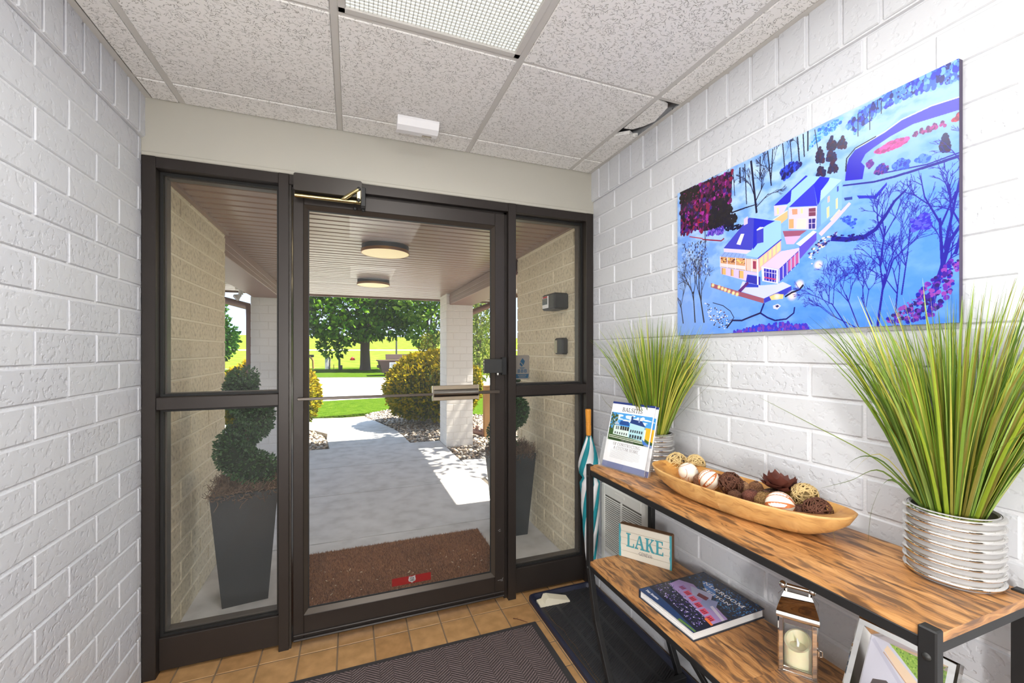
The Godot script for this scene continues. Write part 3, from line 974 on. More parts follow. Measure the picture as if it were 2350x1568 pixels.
# ---------------------------------------------------------------- the covered porch
func build_porch() -> void:
	rng.seed = 200
	var bm := [M.porch_block]
	var pl := bxo("wall_porch_left", Vector3(XL - 0.6, -0.2, -1.205), Vector3(XL - 0.008, 2.62, -0.1151), M.porch_mortar)
	tag(pl, "tan concrete brick porch wall behind the left topiary", "wall", "", "structure")
	var prr := bxo("wall_porch_right", Vector3(XR + 0.008, -0.2, -1.195), Vector3(XR + 0.6, 2.62, -0.1151), M.porch_mortar)
	tag(prr, "tan concrete brick porch wall carrying two card readers", "wall", "", "structure")
	for c in 22:
		var y := -0.0075 + c * COURSE
		var h: float = minf(COURSE, 2.14 - y)
		course(pl, true, XL - 0.008, 1.0, -1.205, -0.116, y, h, BRICK, 0.02 if c % 2 == 1 else 0.166, bm, 0.008, 0.011, 0.003)
		course(prr, true, XR + 0.008, -1.0, -1.195, -0.116, y, h, BRICK, 0.067 if c % 2 == 0 else 0.214, bm, 0.008, 0.011, 0.003)
		course(pl, false, -1.205, -1.0, XL - 0.6, XL, y, h, BRICK, 0.02, bm, 0.008, 0.011, 0.003)
		course(prr, false, -1.195, -1.0, XR, XR + 0.6, y, h, BRICK, 0.02, bm, 0.008, 0.011, 0.003)
	for c in range(1, 22):
		var y := -0.0075 + c * COURSE
		bxo("mortar", Vector3(XL - 0.01, y - 0.006, -1.206), Vector3(XL - 0.0025, y + 0.006, -0.1155), M.porch_mortar, pl, 0.002)
		bxo("mortar", Vector3(XR + 0.0025, y - 0.006, -1.196), Vector3(XR + 0.01, y + 0.006, -0.1155), M.porch_mortar, prr, 0.002)
	# ceiling of brown metal planks running across
	var so := bxo("ceiling_porch", Vector3(-1.72, 2.152, -4.46), Vector3(2.20, 2.26, -0.1151), M.dark_void)
	tag(so, "brown metal plank soffit over the porch", "soffit", "", "structure")
	var n := 46
	for k in n:
		var z := -0.105 - k * 0.0942
		var inside := z > -1.20
		var xa: float = (XL + 0.001) if inside else -1.70
		var xb: float = (XR - 0.001) if inside else 2.18
		var mi := MeshInstance3D.new()
		var key := "plank%s" % inside
		if not cache.has(key):
			var st := mb()
			box(st, Vector3(-(xb - xa) / 2, 0, -0.0405), Vector3((xb - xa) / 2, 0.016, 0.0405), 0.005)
			cache[key] = st.commit()
		mi.mesh = cache[key]
		mi.material_override = M.soffit_brown
		mi.position = Vector3((xa + xb) / 2, 2.137 + rng.randf_range(-0.0008, 0.0008), z - 0.0471)
		mi.rotation.x = rng.randf_range(-0.012, 0.012)
		add(mi, "plank", so)
	# J-trim against the alcove walls and across its mouth
	bxo("edge_trim", Vector3(XL, 2.118, -1.205), Vector3(XL + 0.022, 2.138, -0.1151), M.soffit_brown, so)
	bxo("edge_trim", Vector3(XR - 0.022, 2.118, -1.195), Vector3(XR, 2.138, -0.1151), M.soffit_brown, so)
	# roof over porch and building
	var st := mb()
	box(st, Vector3(-1.75, 2.26, -4.50), Vector3(2.24, 2.42, -1.2), 0.0)
	box(st, Vector3(-5.0, 2.26, -1.32), Vector3(6.0, 2.62, -0.1), 0.0)
	box(st, Vector3(-5.0, 2.62, -0.12), Vector3(6.0, 2.8, 4.6), 0.0)
	var rf := obj("roof", st, M.fascia_brown)
	tag(rf, "flat brown roof edge over the porch", "roof", "", "structure")
	for e in [[-1.75, -1.72], [2.19, 2.22]]:
		bxo("fascia", Vector3(e[0], 2.10, -4.5), Vector3(e[1], 2.26, -1.2), M.fascia_brown, rf)
	bxo("fascia", Vector3(-1.72, 2.12, -4.50), Vector3(2.19, 2.26, -4.46), M.fascia_brown, rf)
	# boxed beams from the walls to the columns
	for e in [["trim_2", XL - 0.31, XL - 0.005, "left"], ["trim_3", XR - 0.03, XR + 0.29, "right"]]:
		st = mb()
		var xa: float = e[1]
		var xb: float = e[2]
		box(st, Vector3(xa, 1.985, -3.72), Vector3(xb, 2.137, -1.21), 0.004)
		var b := obj(e[0], st, M.fascia_brown)
		tag(b, "boxed brown porch beam running to the %s white column" % e[3], "beam", "", "structure")
		for y in [2.028, 2.072]:
			bxo("lap_board", Vector3(xa - 0.003, y, -3.72), Vector3(xb + 0.003, y + 0.036, -1.21), M.fascia_brown, b, 0.002)
	column("left", -1.145, -0.795, -3.80)
	column("right", 1.238, 1.618, -3.70)
	porch_lamp("round bronze rimmed porch lamp nearer the glass door", Vector3(0.243, 2.137, -1.22))
	porch_lamp("round bronze rimmed porch lamp farther from the door", Vector3(0.233, 2.137, -2.88))

func column(side: String, xa: float, xb: float, zf: float) -> void:
	var w := xb - xa
	var zb := zf - (0.46 if side == "right" else 0.40)
	var c := bxo("column_%s" % side, Vector3(xa + 0.003, -0.2, zb + 0.003), Vector3(xb - 0.003, 2.152, zf - 0.003), M.column_mortar)
	c.name = "column"
	tag(c, "white painted brick porch column on the %s of the walkway" % side, "column", "", "structure")
	for k in 22:
		var y := -0.0075 + k * COURSE
		var h: float = minf(COURSE, 2.15 - y)
		var ph := 0.0 if k % 2 == 0 else 0.096
		course(c, false, zf - 0.003, 1.0, xa, xb, y, h, 0.193, xa + ph, [M.column_block], 0.003, 0.008, 0.003)
		course(c, true, xa + 0.003, -1.0, zb, zf, y, h, 0.193, zf + ph, [M.column_block], 0.003, 0.008, 0.003)
		course(c, true, xb - 0.003, 1.0, zb, zf, y, h, 0.193, zf + ph, [M.column_block], 0.003, 0.008, 0.003)

func porch_lamp(label: String, at: Vector3) -> void:
	var o := thing("porch_lamp", label, "lamp", at, 0.0, "flush porch lamps on the soffit")
	var st := mb()
	lathe(st, [Vector2(0.172, -0.058), Vector2(0.178, -0.058), Vector2(0.178, -0.036), Vector2(0.172, -0.036)], 48)
	obj("rim", st, M.lamp_bronze, o)
	st = mb()
	lathe(st, [Vector2(0.160, -0.036), Vector2(0.172, -0.036), Vector2(0.172, 0.0)], 48)
	obj("base", st, M.black_metal, o)
	st = mb()
	lathe(st, [Vector2(0.0, -0.064), Vector2(0.10, -0.063), Vector2(0.150, -0.060), Vector2(0.1725, -0.056)], 48, true)
	obj("diffuser", st, M.lamp_glass, o)
	var l := AreaLight3D.new()
	add(l, "lamp_light", o)
	l.position = Vector3(0, -0.068, 0)
	l.rotation.x = -PI / 2
	l.area_size = Vector2(0.30, 0.30)
	l.area_normalize_energy = false
	l.light_color = Color(1.0, 0.90, 0.70)
	l.light_energy = 2.6
	l.area_range = 10.0
	l.shadow_enabled = true

# ---------------------------------------------------------------- leaves
func leaf_mesh(l: float, w: float, bend := 0.25) -> Mesh:
	var st := mb()
	var a := Vector3.ZERO
	var b := Vector3(-w / 2, l * 0.45, -l * bend * 0.3)
	var c := Vector3(w / 2, l * 0.45, -l * bend * 0.3)
	var m := Vector3(0, l * 0.5, 0)
	var t := Vector3(0, l, -l * bend)
	tri(st, a, m, b); tri(st, a, c, m); tri(st, b, m, t); tri(st, m, c, t)
	return st.commit()

func rand_dir() -> Vector3:
	while true:
		var v := Vector3(rng.randf_range(-1, 1), rng.randf_range(-1, 1), rng.randf_range(-1, 1))
		if v.length_squared() < 1.0 and v.length_squared() > 0.01: return v.normalized()
	return Vector3.UP

func leaf_xf(p: Vector3, out: Vector3, s: float, loose := 0.7) -> Transform3D:
	var d := (out + rand_dir() * loose).normalized()
	var side := d.cross(rand_dir()).normalized()
	return Transform3D(Basis(side, d, side.cross(d)).scaled_local(Vector3(s, s, s)), p)

func lin(c: Color) -> Color:
	return c.srgb_to_linear()

func mixcol(a: Color, b: Color) -> Color:
	return lin(a.lerp(b, rng.randf()))

# clumps: [centre, radius]; leaves near the skin of every clump
func foliage(parent: Node, called: String, clumps: Array, n: int, mesh: Mesh, material: Material, c0: Color, c1: Color, skin := 0.45, squash := 1.0) -> void:
	var xs := []
	var cs := []
	var total := 0.0
	for c in clumps: total += c[1] * c[1]
	for c in clumps:
		var k := int(n * c[1] * c[1] / total)
		for i in k:
			var d := rand_dir()
			var r: float = c[1] * (1.0 - skin * rng.randf() * rng.randf())
			xs.append(leaf_xf(c[0] + Vector3(d.x, d.y * squash, d.z) * r, d, rng.randf_range(0.7, 1.25)))
			cs.append(mixcol(c0, c1))
	multi(called, mesh, material, xs, cs, parent)

func topiary(label: String, at: Vector3, turn: float, start: float, seed_: int) -> void:
	rng.seed = seed_
	var o := thing("topiary_planter", label, "potted topiary", at, turn, "")
	# tall square planter, wider at the top
	var st := mb()
	var a := 0.104
	var b := 0.152
	var h := 0.60
	var t := 0.014
	var lo := [Vector3(-a, 0, a), Vector3(a, 0, a), Vector3(a, 0, -a), Vector3(-a, 0, -a)]
	var hi := [Vector3(-b, h, b), Vector3(b, h, b), Vector3(b, h, -b), Vector3(-b, h, -b)]
	var hin := [Vector3(-b + t, h, b - t), Vector3(b - t, h, b - t), Vector3(b - t, h, -b + t), Vector3(-b + t, h, -b + t)]
	for k in 4:
		var j := (k + 1) % 4
		quad(st, lo[k], lo[j], hi[j], hi[k])
		quad(st, hi[k], hi[j], hin[j], hin[k])
		quad(st, hin[k], hin[j], hin[j] * Vector3(0.97, 0.88, 0.97), hin[k] * Vector3(0.97, 0.88, 0.97))
	quad(st, lo[3], lo[2], lo[1], lo[0])
	obj("planter", st, M.planter, o)
	# dried moss on top
	var xs := []
	var cs := []
	st = mb()
	tube(st, [Vector3(0, 0, 0), Vector3(0.3, 0.35, 0.1), Vector3(0.1, 0.7, 0.3), Vector3(0.4, 1.0, 0.2)], 0.03, 4)
	var strand := st.commit()
	for i in 1500:
		var p := Vector3(rng.randf_range(-b, b), h + rng.randf_range(-0.015, 0.03), rng.randf_range(-b, b)) * Vector3(1.04, 1, 1.04)
		var e := maxf(absf(p.x), absf(p.z)) / b
		p.y -= maxf(0.0, e - 0.95) * 0.25
		xs.append(Transform3D(Basis(rand_dir(), rng.randf() * TAU).scaled(Vector3.ONE * rng.randf_range(0.025, 0.055)), p))
		cs.append(mixcol(rgb(92, 74, 62), rgb(156, 130, 110)))
	multi("moss", strand, M.moss, xs, cs, o)
	st = mb()
	box(st, Vector3(-b + 0.01, h - 0.05, -b + 0.01), Vector3(b - 0.01, h - 0.012, b - 0.01), 0.0)
	obj("soil", st, M.soil, o)
	st = mb()
	tube(st, [Vector3(0, h - 0.02, 0), Vector3(0.0, 1.12, 0)], 0.012, 8)
	obj("trunk", st, M.bark, o)
	# clipped spiral of small leaves
	xs = []; cs = []
	var cone := []
	var steps := 150
	st = mb()
	var core := []
	var cr := []
	for i in steps + 1:
		var f := float(i) / steps
		var ang := start + f * TAU * 1.62
		var R: float = lerpf(0.082, 0.028, f)
		var th: float = lerpf(0.088, 0.070, f)
		var y: float = lerpf(h + 0.07, 1.19, f)
		cone.append([Vector3(cos(ang) * R, y, sin(ang) * R), th])
		core.append(Vector3(cos(ang) * R, y, sin(ang) * R)); cr.append(th * 0.84)
	tube(st, core, cr, 10)
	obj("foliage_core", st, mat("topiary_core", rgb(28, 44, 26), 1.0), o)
	for i in 9000:
		var c = cone[rng.randi() % cone.size()]
		var d := rand_dir()
		xs.append(leaf_xf(c[0] + d * c[1] * rng.randf_range(0.86, 1.06), d, rng.randf_range(0.7, 1.3)))
		cs.append(mixcol(rgb(32, 62, 34), rgb(74, 112, 62)))
	multi("foliage", leaf_mesh(0.018, 0.012), M.waxy_leaf, xs, cs, o)

func bush(label: String, at: Vector3, r: Vector3, seed_: int) -> void:
	rng.seed = seed_
	var o := thing("bush", label, "bush", at, 0.0, "clipped golden bushes flanking the walkway")
	var st := mb()
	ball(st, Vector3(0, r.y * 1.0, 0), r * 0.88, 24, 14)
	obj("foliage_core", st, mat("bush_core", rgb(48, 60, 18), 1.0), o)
	st = mb()
	for k in 5:
		var a := TAU * k / 5.0
		tube(st, [Vector3(0, -0.02, 0), Vector3(cos(a) * 0.12, r.y * 0.5, sin(a) * 0.12), Vector3(cos(a) * 0.4, r.y, sin(a) * 0.4)], [0.025, 0.02, 0.01], 6)
	obj("stem", st, M.bark, o)
	var xs := []
	var cs := []
	var n1 := FastNoiseLite.new()
	n1.seed = seed_; n1.frequency = 1.6
	for i in 15000:
		var d := rand_dir()
		if d.y < -0.82: continue
		var lump := 1.0 + 0.16 * n1.get_noise_3dv(d * 2.0 * r.x)
		var k := 1.0 - 0.20 * rng.randf() * rng.randf()
		var p := Vector3(0, r.y, 0) + d * r * lump * k
		xs.append(leaf_xf(p, (d + Vector3.UP * 0.5).normalized(), rng.randf_range(0.7, 1.4), 0.8))
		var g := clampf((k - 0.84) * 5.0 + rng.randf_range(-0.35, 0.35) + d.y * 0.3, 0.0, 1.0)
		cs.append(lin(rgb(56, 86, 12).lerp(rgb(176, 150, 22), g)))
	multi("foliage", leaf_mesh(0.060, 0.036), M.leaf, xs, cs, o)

func tree(called: String, label: String, at: Vector3, trunk_r: float, fork: float, clumps: Array, n: int, lw: float, c0: Color, c1: Color, seed_: int, category := "tree") -> void:
	rng.seed = seed_
	var o := thing(called, label, category, at)
	var st := mb()
	tube(st, [Vector3(0, -0.3, 0), Vector3(0.02, fork * 0.15, 0), Vector3(0, fork * 0.6, 0), Vector3(0.02, fork, 0)], [trunk_r * 1.25, trunk_r, trunk_r * 0.88, trunk_r * 0.9], 12)
	for c in clumps:
		var e: Vector3 = c[0]
		var m := Vector3(e.x * 0.35, lerpf(fork, e.y, 0.55), e.z * 0.35)
		tube(st, [Vector3(0, fork * 0.8, 0), m, e + Vector3(0, c[1] * 0.3, 0)], [trunk_r * 0.45, trunk_r * 0.22, trunk_r * 0.07], 6)
	obj("trunk", st, M.bark, o)
	foliage(o, "foliage", clumps, n, leaf_mesh(lw, lw * 0.72), M.leaf, c0, c1, 0.9, 0.8)

# ---------------------------------------------------------------- the grounds
func slab(parent: Node, called: String, pts: Array, y0: float, y1: float, material: Material) -> MeshInstance3D:
	var st := mb()
	X = Transform3D(Basis(Vector3.RIGHT, Vector3(0, 0, -1), Vector3.UP), Vector3.ZERO)
	prism(st, pts.map(func(p): return Vector2(p[0], -p[1])), y0, y1)
	X = Transform3D()
	return obj(called, st, material, parent)

func height(x: float, z: float) -> float:
	var d := -z
	var y := 0.0
	y += smoothstep(38.0, 95.0, d) * 1.55
	y += smoothstep(100.0, 230.0, d) * (9.0 + 2.0 * sin(x * 0.02 + 1.0))
	return y

func ground_strip(called: String, label: String, category: String, x0: float, x1: float, za: float, zb: float, nx: int, nz: int, material: Material, lift := 0.0) -> void:
	var st := mb()
	for i in nx:
		for k in nz:
			var f := func(u, v):
				var x := lerpf(x0, x1, u / nx)
				var z := lerpf(za, zb, v / nz)
				return Vector3(x, height(x, z) + lift, z)
			quad(st, f.call(i, k), f.call(i + 1, k), f.call(i + 1, k + 1), f.call(i, k + 1))
	tag(obj(called, st, material), label, category, "", "structure")

func build_grounds() -> void:
	rng.seed = 300
	# walkway of concrete slabs
	var wk := slab(self, "walkway", [[XL, -0.115], [XR, -0.115], [XR, -1.15], [2.0, -1.2], [1.25, -3.2], [1.23, -4.2], [-1.1, -4.2], [-1.25, -1.2], [XL, -1.2]], -0.2, -0.012, M.joint)
	tag(wk, "grey concrete walkway from the door under the porch roof", "walkway", "", "structure")
	var j := 0.006
	slab(wk, "slab", [[XL, -0.117], [XR, -0.117], [XR, -1.093 + j], [XL, -1.093 + j]], -0.1, 0.0, M.concrete)
	slab(wk, "slab", [[XL - 0.1, -1.093 - j], [XR, -1.093 - j], [1.30, -1.25], [1.27, -2.128 + j], [-1.0, -2.128 + j], [-1.0, -1.215], [XL - 0.1, -1.215]], -0.1, 0.0, M.concrete)
	slab(wk, "slab", [[-1.0, -2.128 - j], [1.27, -2.128 - j], [1.245, -3.135 + j], [-0.9, -3.135 + j]], -0.1, 0.0, M.concrete)
	slab(wk, "slab", [[-0.9, -3.135 - j], [1.245, -3.135 - j], [1.228, -4.16 + j], [-0.79, -4.16 + j]], -0.1, 0.0, M.concrete)
	slab(wk, "slab", [[1.33, -1.22], [2.1, -1.22], [2.1, -2.5], [1.33, -2.15]], -0.1, 0.0, M.concrete)
	slab(wk, "slab", [[1.265, -2.15], [1.33, -2.19], [2.1, -2.54], [2.1, -2.85], [1.262, -2.95]], -0.1, 0.0, M.concrete)
	# the path beyond curves off to the left
	slab(wk, "slab", [[-0.28, -4.16 - j], [0.80, -4.16 - j], [0.76, -4.75], [0.69, -5.3], [-0.36, -5.3], [-0.35, -4.9]], -0.1, -0.001, M.concrete)
	slab(wk, "slab", [[-0.36, -5.3 - j], [0.69, -5.3 - j], [0.44, -6.3], [0.25, -6.9], [-1.2, -7.15], [-2.6, -7.1], [-2.6, -5.95], [-1.1, -5.95], [-0.6, -5.75]], -0.1, -0.001, M.concrete)
	# ground under everything
	ground_strip("ground_soil", "bare soil of the planting beds by the porch", "ground", -9.0, 9.0, -0.1, -9.0, 1, 1, M.soil, -0.06)
	# lawns, drive, street
	var ln := slab(self, "lawn_near", [[-14, -7.3], [-0.7, -7.22], [0.3, -7.5], [0.8, -7.95], [1.3, -8.15], [2.2, -7.0], [2.9, -5.6], [14, -5.2], [14, -10.9], [1.0, -10.45], [-0.95, -10.1], [-14, -9.6]], -0.15, 0.0, M.lawn)
	tag(ln, "bright green lawn strip between walkway and driveway", "lawn", "", "structure")
	var dr := slab(self, "driveway", [[-30, -9.0], [-0.95, -10.1], [1.0, -10.45], [30, -11.6], [30, -19.0], [1.5, -20.3], [-1.8, -21.3], [-30, -22.5]], -0.2, -0.02, M.asphalt)
	tag(dr, "sunlit pale driveway beyond the near lawn", "driveway", "", "structure")
	var lm := slab(self, "lawn_middle", [[-30, -22.5], [-1.8, -21.3], [1.5, -20.3], [30, -19.0], [40, -35.0], [0.4, -34.5], [-40, -31.0]], -0.2, 0.0, M.lawn)
	tag(lm, "lawn under the big maple beyond the driveway", "lawn", "", "structure")
	var sr := slab(self, "side_drive", [[-40, -30.5], [0.4, -34.2], [5.0, -35.0], [5.0, -41.0], [-40, -41.0]], -0.2, 0.012, M.asphalt)
	tag(sr, "pale side drive behind the maple trunk", "driveway", "", "structure")
	ground_strip("lawn_far", "sunlit far lawn rising toward the road", "lawn", -90, 90, -33.0, -82.0, 12, 16, M.far_lawn, -0.015)
	ground_strip("road", "pale distant road crossing the far lawn", "road", -90, 90, -82.0, -100.0, 12, 4, M.asphalt)
	ground_strip("hill", "green hillside beyond the distant road", "hill", -160, 160, -100.0, -235.0, 16, 20, M.far_lawn)
	# gravel beds: stones as one heap each
	var st := mb()
	ball(st, Vector3.ZERO, Vector3(1, 0.55, 0.8), 6, 4)
	var pebble := st.commit()
	gravel("gravel_bed", "river stone bed around the right bush and column", [Vector2(0.80, -4.2), Vector2(1.24, -4.18), Vector2(1.26, -3.0), Vector2(2.3, -2.75), Vector2(3.0, -4.2), Vector2(2.8, -5.7), Vector2(2.2, -7.0), Vector2(1.3, -8.1), Vector2(0.8, -7.9), Vector2(0.28, -7.3), Vector2(0.27, -6.9), Vector2(0.46, -6.3), Vector2(0.71, -5.3), Vector2(0.78, -4.75)], 9000, pebble)
	gravel("gravel_bed", "river stone bed around the left column and left bush", [Vector2(-0.30, -4.18), Vector2(-0.37, -4.9), Vector2(-0.6, -5.7), Vector2(-2.6, -5.9), Vector2(-3.0, -3.0), Vector2(-0.98, -2.9), Vector2(-0.92, -4.18)], 6500, pebble)

func gravel(called: String, label: String, area: Array, n: int, pebble: Mesh) -> void:
	var pv := PackedVector2Array(area)
	var lo: Vector2 = pv[0]
	var hi: Vector2 = pv[0]
	for p in pv:
		lo = lo.min(p); hi = hi.max(p)
	var xs := []
	var cs := []
	var cols := [rgb(176, 168, 158), rgb(140, 132, 124), rgb(206, 200, 190), rgb(160, 140, 120), rgb(112, 104, 98), rgb(190, 172, 150)]
	while xs.size() < n:
		var p := Vector2(rng.randf_range(lo.x, hi.x), rng.randf_range(lo.y, hi.y))
		if not Geometry2D.is_point_in_polygon(p, pv): continue
		var s := rng.randf_range(0.014, 0.032)
		xs.append(Transform3D(Basis(rand_dir(), rng.randf() * 0.7) * Basis(Vector3.UP, rng.randf() * TAU) * Basis.from_scale(Vector3(s, s, s)), Vector3(p.x, rng.randf_range(-0.045, 0.006), p.y)))
		cs.append(lin(cols[rng.randi() % cols.size()]))
	tag(multi(called, pebble, M.stone, xs, cs), label, "gravel")

func build_outdoor_things() -> void:
	topiary("spiral topiary in a tall charcoal planter seen through the left sidelight", Vector3(-0.538, 0.0, -0.575), 0.12, 0.3, 71)
	topiary("spiral topiary in a tall charcoal planter seen through the right sidelight", Vector3(1.105, 0.0, -0.83), -0.04, 2.2, 72)
	doormat()
	card_reader("black card reader box with a lit screen on the porch wall", Vector3(XR - 0.001, 1.664, -0.386), Vector3(0.105, 0.105, 0.188), true)
	card_reader("small dark bell box below the card reader", Vector3(XR - 0.001, 1.373, -0.356), Vector3(0.045, 0.108, 0.115), false)
	flood_light()
	downspout("brown downspout bending down beside the left column", [Vector3(-2.3, 2.12, -4.40), Vector3(-1.62, 2.02, -4.36), Vector3(-1.215, 1.90, -4.05), Vector3(-1.20, 1.75, -4.0), Vector3(-1.20, 0.16, -4.0), Vector3(-1.23, 0.06, -3.96), Vector3(-1.42, 0.01, -3.90)])
	downspout("brown downspout bending down behind the right column", [Vector3(2.6, 2.28, -4.40), Vector3(2.15, 2.10, -4.36), Vector3(1.74, 1.93, -4.32), Vector3(1.70, 1.80, -4.30), Vector3(1.70, 0.2, -4.30), Vector3(1.74, 0.10, -4.25), Vector3(1.95, 0.04, -4.20)])
	bush("rounded golden bush to the right of the walkway beside the white column", Vector3(1.46, 0.0, -5.75), Vector3(0.86, 0.66, 0.8), 81)
	bush("rounded golden bush to the left of the walkway behind the brown downspout", Vector3(-1.16, 0.0, -5.3), Vector3(0.66, 0.62, 0.7), 82)
	var st := mb()
	# square wooden post
	var pw := thing("wood_post", "square brown wooden post beyond the right column", "post", Vector3(1.985, 0, -4.16))
	st = mb()
	box(st, Vector3(-0.065, -0.05, -0.05), Vector3(0.065, 0.78, 0.05), 0.006)
	obj("post", st, M.post_wood, pw)
	bxo("cap", Vector3(-0.072, 0.78, -0.057), Vector3(0.072, 0.80, 0.057), M.post_wood, pw, 0.006)
	# black utility box at the foot of the bush
	var ub := thing("landscape_light", "small dark ground light at the foot of the right bush", "light", Vector3(0.93, 0.0, -6.9))
	st = mb()
	X = Transform3D(Basis(Vector3.RIGHT, -0.3), Vector3(0, 0.07, 0))
	box(st, Vector3(-0.10, -0.09, -0.08), Vector3(0.10, 0.07, 0.06), 0.015)
	X = Transform3D()
	obj("housing", st, M.black_metal, ub)
	# trees
	var cl := []
	rng.seed = 88
	for e in [[-3.2, 5.6, 0.3, 1.9], [-4.6, 4.6, 0.5, 1.8], [-4.2, 3.0, 1.2, 1.3], [-2.6, 3.4, 1.5, 1.3], [-1.4, 2.6, 1.8, 1.2], [-2.0, 1.75, 1.2, 0.9], [-0.8, 4.4, 1.2, 1.8], [0.9, 4.6, 0.8, 1.7], [1.3, 3.1, 1.2, 1.25], [2.4, 4.2, 0.6, 1.6], [0.0, 6.4, 0.0, 2.3], [2.6, 6.2, 0, 2.0], [-2.2, 7.4, 0, 2.2], [3.0, 3.0, 0.9, 0.9], [-4.9, 6.8, 0, 1.8], [0.2, 2.8, 1.8, 1.0]]:
		cl.append([Vector3(e[0], e[1], e[2]), e[3]])
	tree("maple_tree", "large green maple with a thick grey trunk across the driveway", Vector3(0.87, 0, -28.6), 0.34, 2.3, cl, 11000, 0.34, rgb(28, 70, 12), rgb(104, 142, 34), 91)
	cl = []
	for e in [[-1.0, 4.4, 0.4, 1.3], [0.4, 3.4, 0.8, 1.3], [-0.6, 2.4, 0.6, 0.9], [1.2, 4.8, 0, 1.6], [0.2, 6.2, 0, 1.5], [1.8, 3.2, 0.3, 1.2], [-0.9, 6.6, 0, 1.0], [1.2, 2.2, 0.6, 0.9]]:
		cl.append([Vector3(e[0], e[1], e[2]), e[3]])
	tree("young_maple", "smaller light green maple behind the dumpster", Vector3(4.9, 0.0, -26.0), 0.24, 1.7, cl, 3200, 0.30, rgb(48, 90, 18), rgb(134, 160, 60), 92)
	cl = []
	for k in 8:
		cl.append([Vector3(rng.randf_range(-0.5, 0.5) * (8 - k) * 0.22, 1.4 + k * 0.62, rng.randf_range(-0.4, 0.4)), 1.5 - k * 0.13])
	tree("conical_tree", "conical green tree seen between the porch wall and left column", Vector3(-12.0, 0.3, -45.0), 0.15, 1.2, cl, 2200, 0.34, rgb(24, 66, 22), rgb(70, 114, 38), 93)
	cl = []
	for k in 9:
		cl.append([Vector3(rng.randf_range(-0.5, 0.5), 0.8 + k * 0.42, rng.randf_range(-0.4, 0.4)), 0.95 - k * 0.06])
	tree("pale_tree", "pale yellow green tree with drooping twigs right of the column", Vector3(4.3, 0.0, -12.6), 0.07, 1.0, cl, 3000, 0.13, rgb(78, 100, 38), rgb(150, 152, 88), 94)
	cl = []
	for k in 9:
		cl.append([Vector3(rng.randf_range(-0.5, 0.5), 3.5 + rng.randf_range(0, 1.3), -0.2 - k * 0.36), 0.55])
	tree("ornamental_tree", "sparse ornamental tree beside the porch that dapples the sunlit slab", Vector3(3.7, 0.0, -2.2), 0.06, 1.8, cl, 800, 0.16, rgb(60, 96, 20), rgb(120, 150, 46), 97)
	cl = [[Vector3(0, 0.9, 0), 0.6], [Vector3(0, 1.5, 0), 0.4], [Vector3(0, 2.0, 0), 0.22]]
	tree("small_conifer", "small yellow green conifer peeping over the right bush", Vector3(3.6, 0.0, -19.5), 0.06, 0.8, cl, 700, 0.14, rgb(70, 78, 14), rgb(116, 112, 30), 95, "conifer")
	cl = []
	for k in 7:
		cl.append([Vector3(rng.randf_range(-1.2, 1.2), 1.0 + k * 0.55, 0), 1.2 - k * 0.1])
	tree("light_maple", "sunlit pale leaved tree between the dumpster and column", Vector3(5.6, 0.0, -19.0), 0.09, 1.0, cl, 2000, 0.17, rgb(84, 106, 32), rgb(140, 142, 66), 96)
	# shrubs along the hill foot
	# dumpster
	var du := thing("dumpster", "brown metal dumpster with open lids beyond the driveway", "dumpster", Vector3(2.35, 0.0, -21.6), 0.05)
	st = mb()
	prism(st, [Vector2(-0.85, 0.16), Vector2(0.85, 0.16), Vector2(1.0, 0.80), Vector2(-1.0, 0.80)], -0.55, 0.55)
	obj("body", st, M.dumpster_brown, du)
	st = mb()
	box(st, Vector3(-1.06, 0.78, -0.6), Vector3(1.06, 0.84, 0.6), 0.01)
	for s in [-1.0, 1.0]: box(st, Vector3(s * 1.0 - 0.05, 0.42, -0.3), Vector3(s * 1.0 + 0.05, 0.56, 0.3), 0.01)
	obj("rim", st, M.dumpster_brown, du)
	st = mb()
	X = Transform3D(Basis(Vector3.RIGHT, -0.30), Vector3(0, 0.85, -0.6))
	box(st, Vector3(-0.55, 0.0, -0.02), Vector3(0.98, 0.30, 0.02), 0.01)
	X = Transform3D()
	obj("lid", st, mat("lid_dark", rgb(70, 50, 44), 0.6), du)
	bxo("sign_plate", Vector3(-0.50, 0.42, 0.55), Vector3(-0.14, 0.72, 0.556), M.white_paint, du)
	for y in [0.52, 0.58, 0.64]:
		bxo("printed_line", Vector3(-0.46, y, 0.556), Vector3(-0.18, y + 0.022, 0.5575), M.navy, du)
	bxo("sign_plate", Vector3(0.12, 0.60, 0.55), Vector3(0.30, 0.72, 0.556), M.white_paint, du)
	for e in [-0.7, 0.7]:
		st = mb()
		X = Transform3D(Basis(Vector3.FORWARD, PI / 2), Vector3(e, 0.08, 0.4))
		lathe(st, [Vector2(0, -0.03), Vector2(0.08, -0.03), Vector2(0.08, 0.03), Vector2(0, 0.03)], 14)
		X = Transform3D()
		box(st, Vector3(e - 0.05, 0.08, 0.36), Vector3(e + 0.05, 0.18, 0.44))
		obj("caster", st, M.black_metal, du)
	# fire hydrant
	var hy := thing("fire_hydrant", "red fire hydrant on the far lawn left of the maple trunk", "hydrant", Vector3(0.11, height(0, -45.5), -45.5))
	st = mb()
	lathe(st, [Vector2(0.20, 0.0), Vector2(0.20, 0.06), Vector2(0.13, 0.07), Vector2(0.13, 0.42), Vector2(0.19, 0.44), Vector2(0.19, 0.49), Vector2(0.14, 0.52), Vector2(0.06, 0.60), Vector2(0, 0.62)], 16)
	obj("barrel", st, M.red_paint, hy)
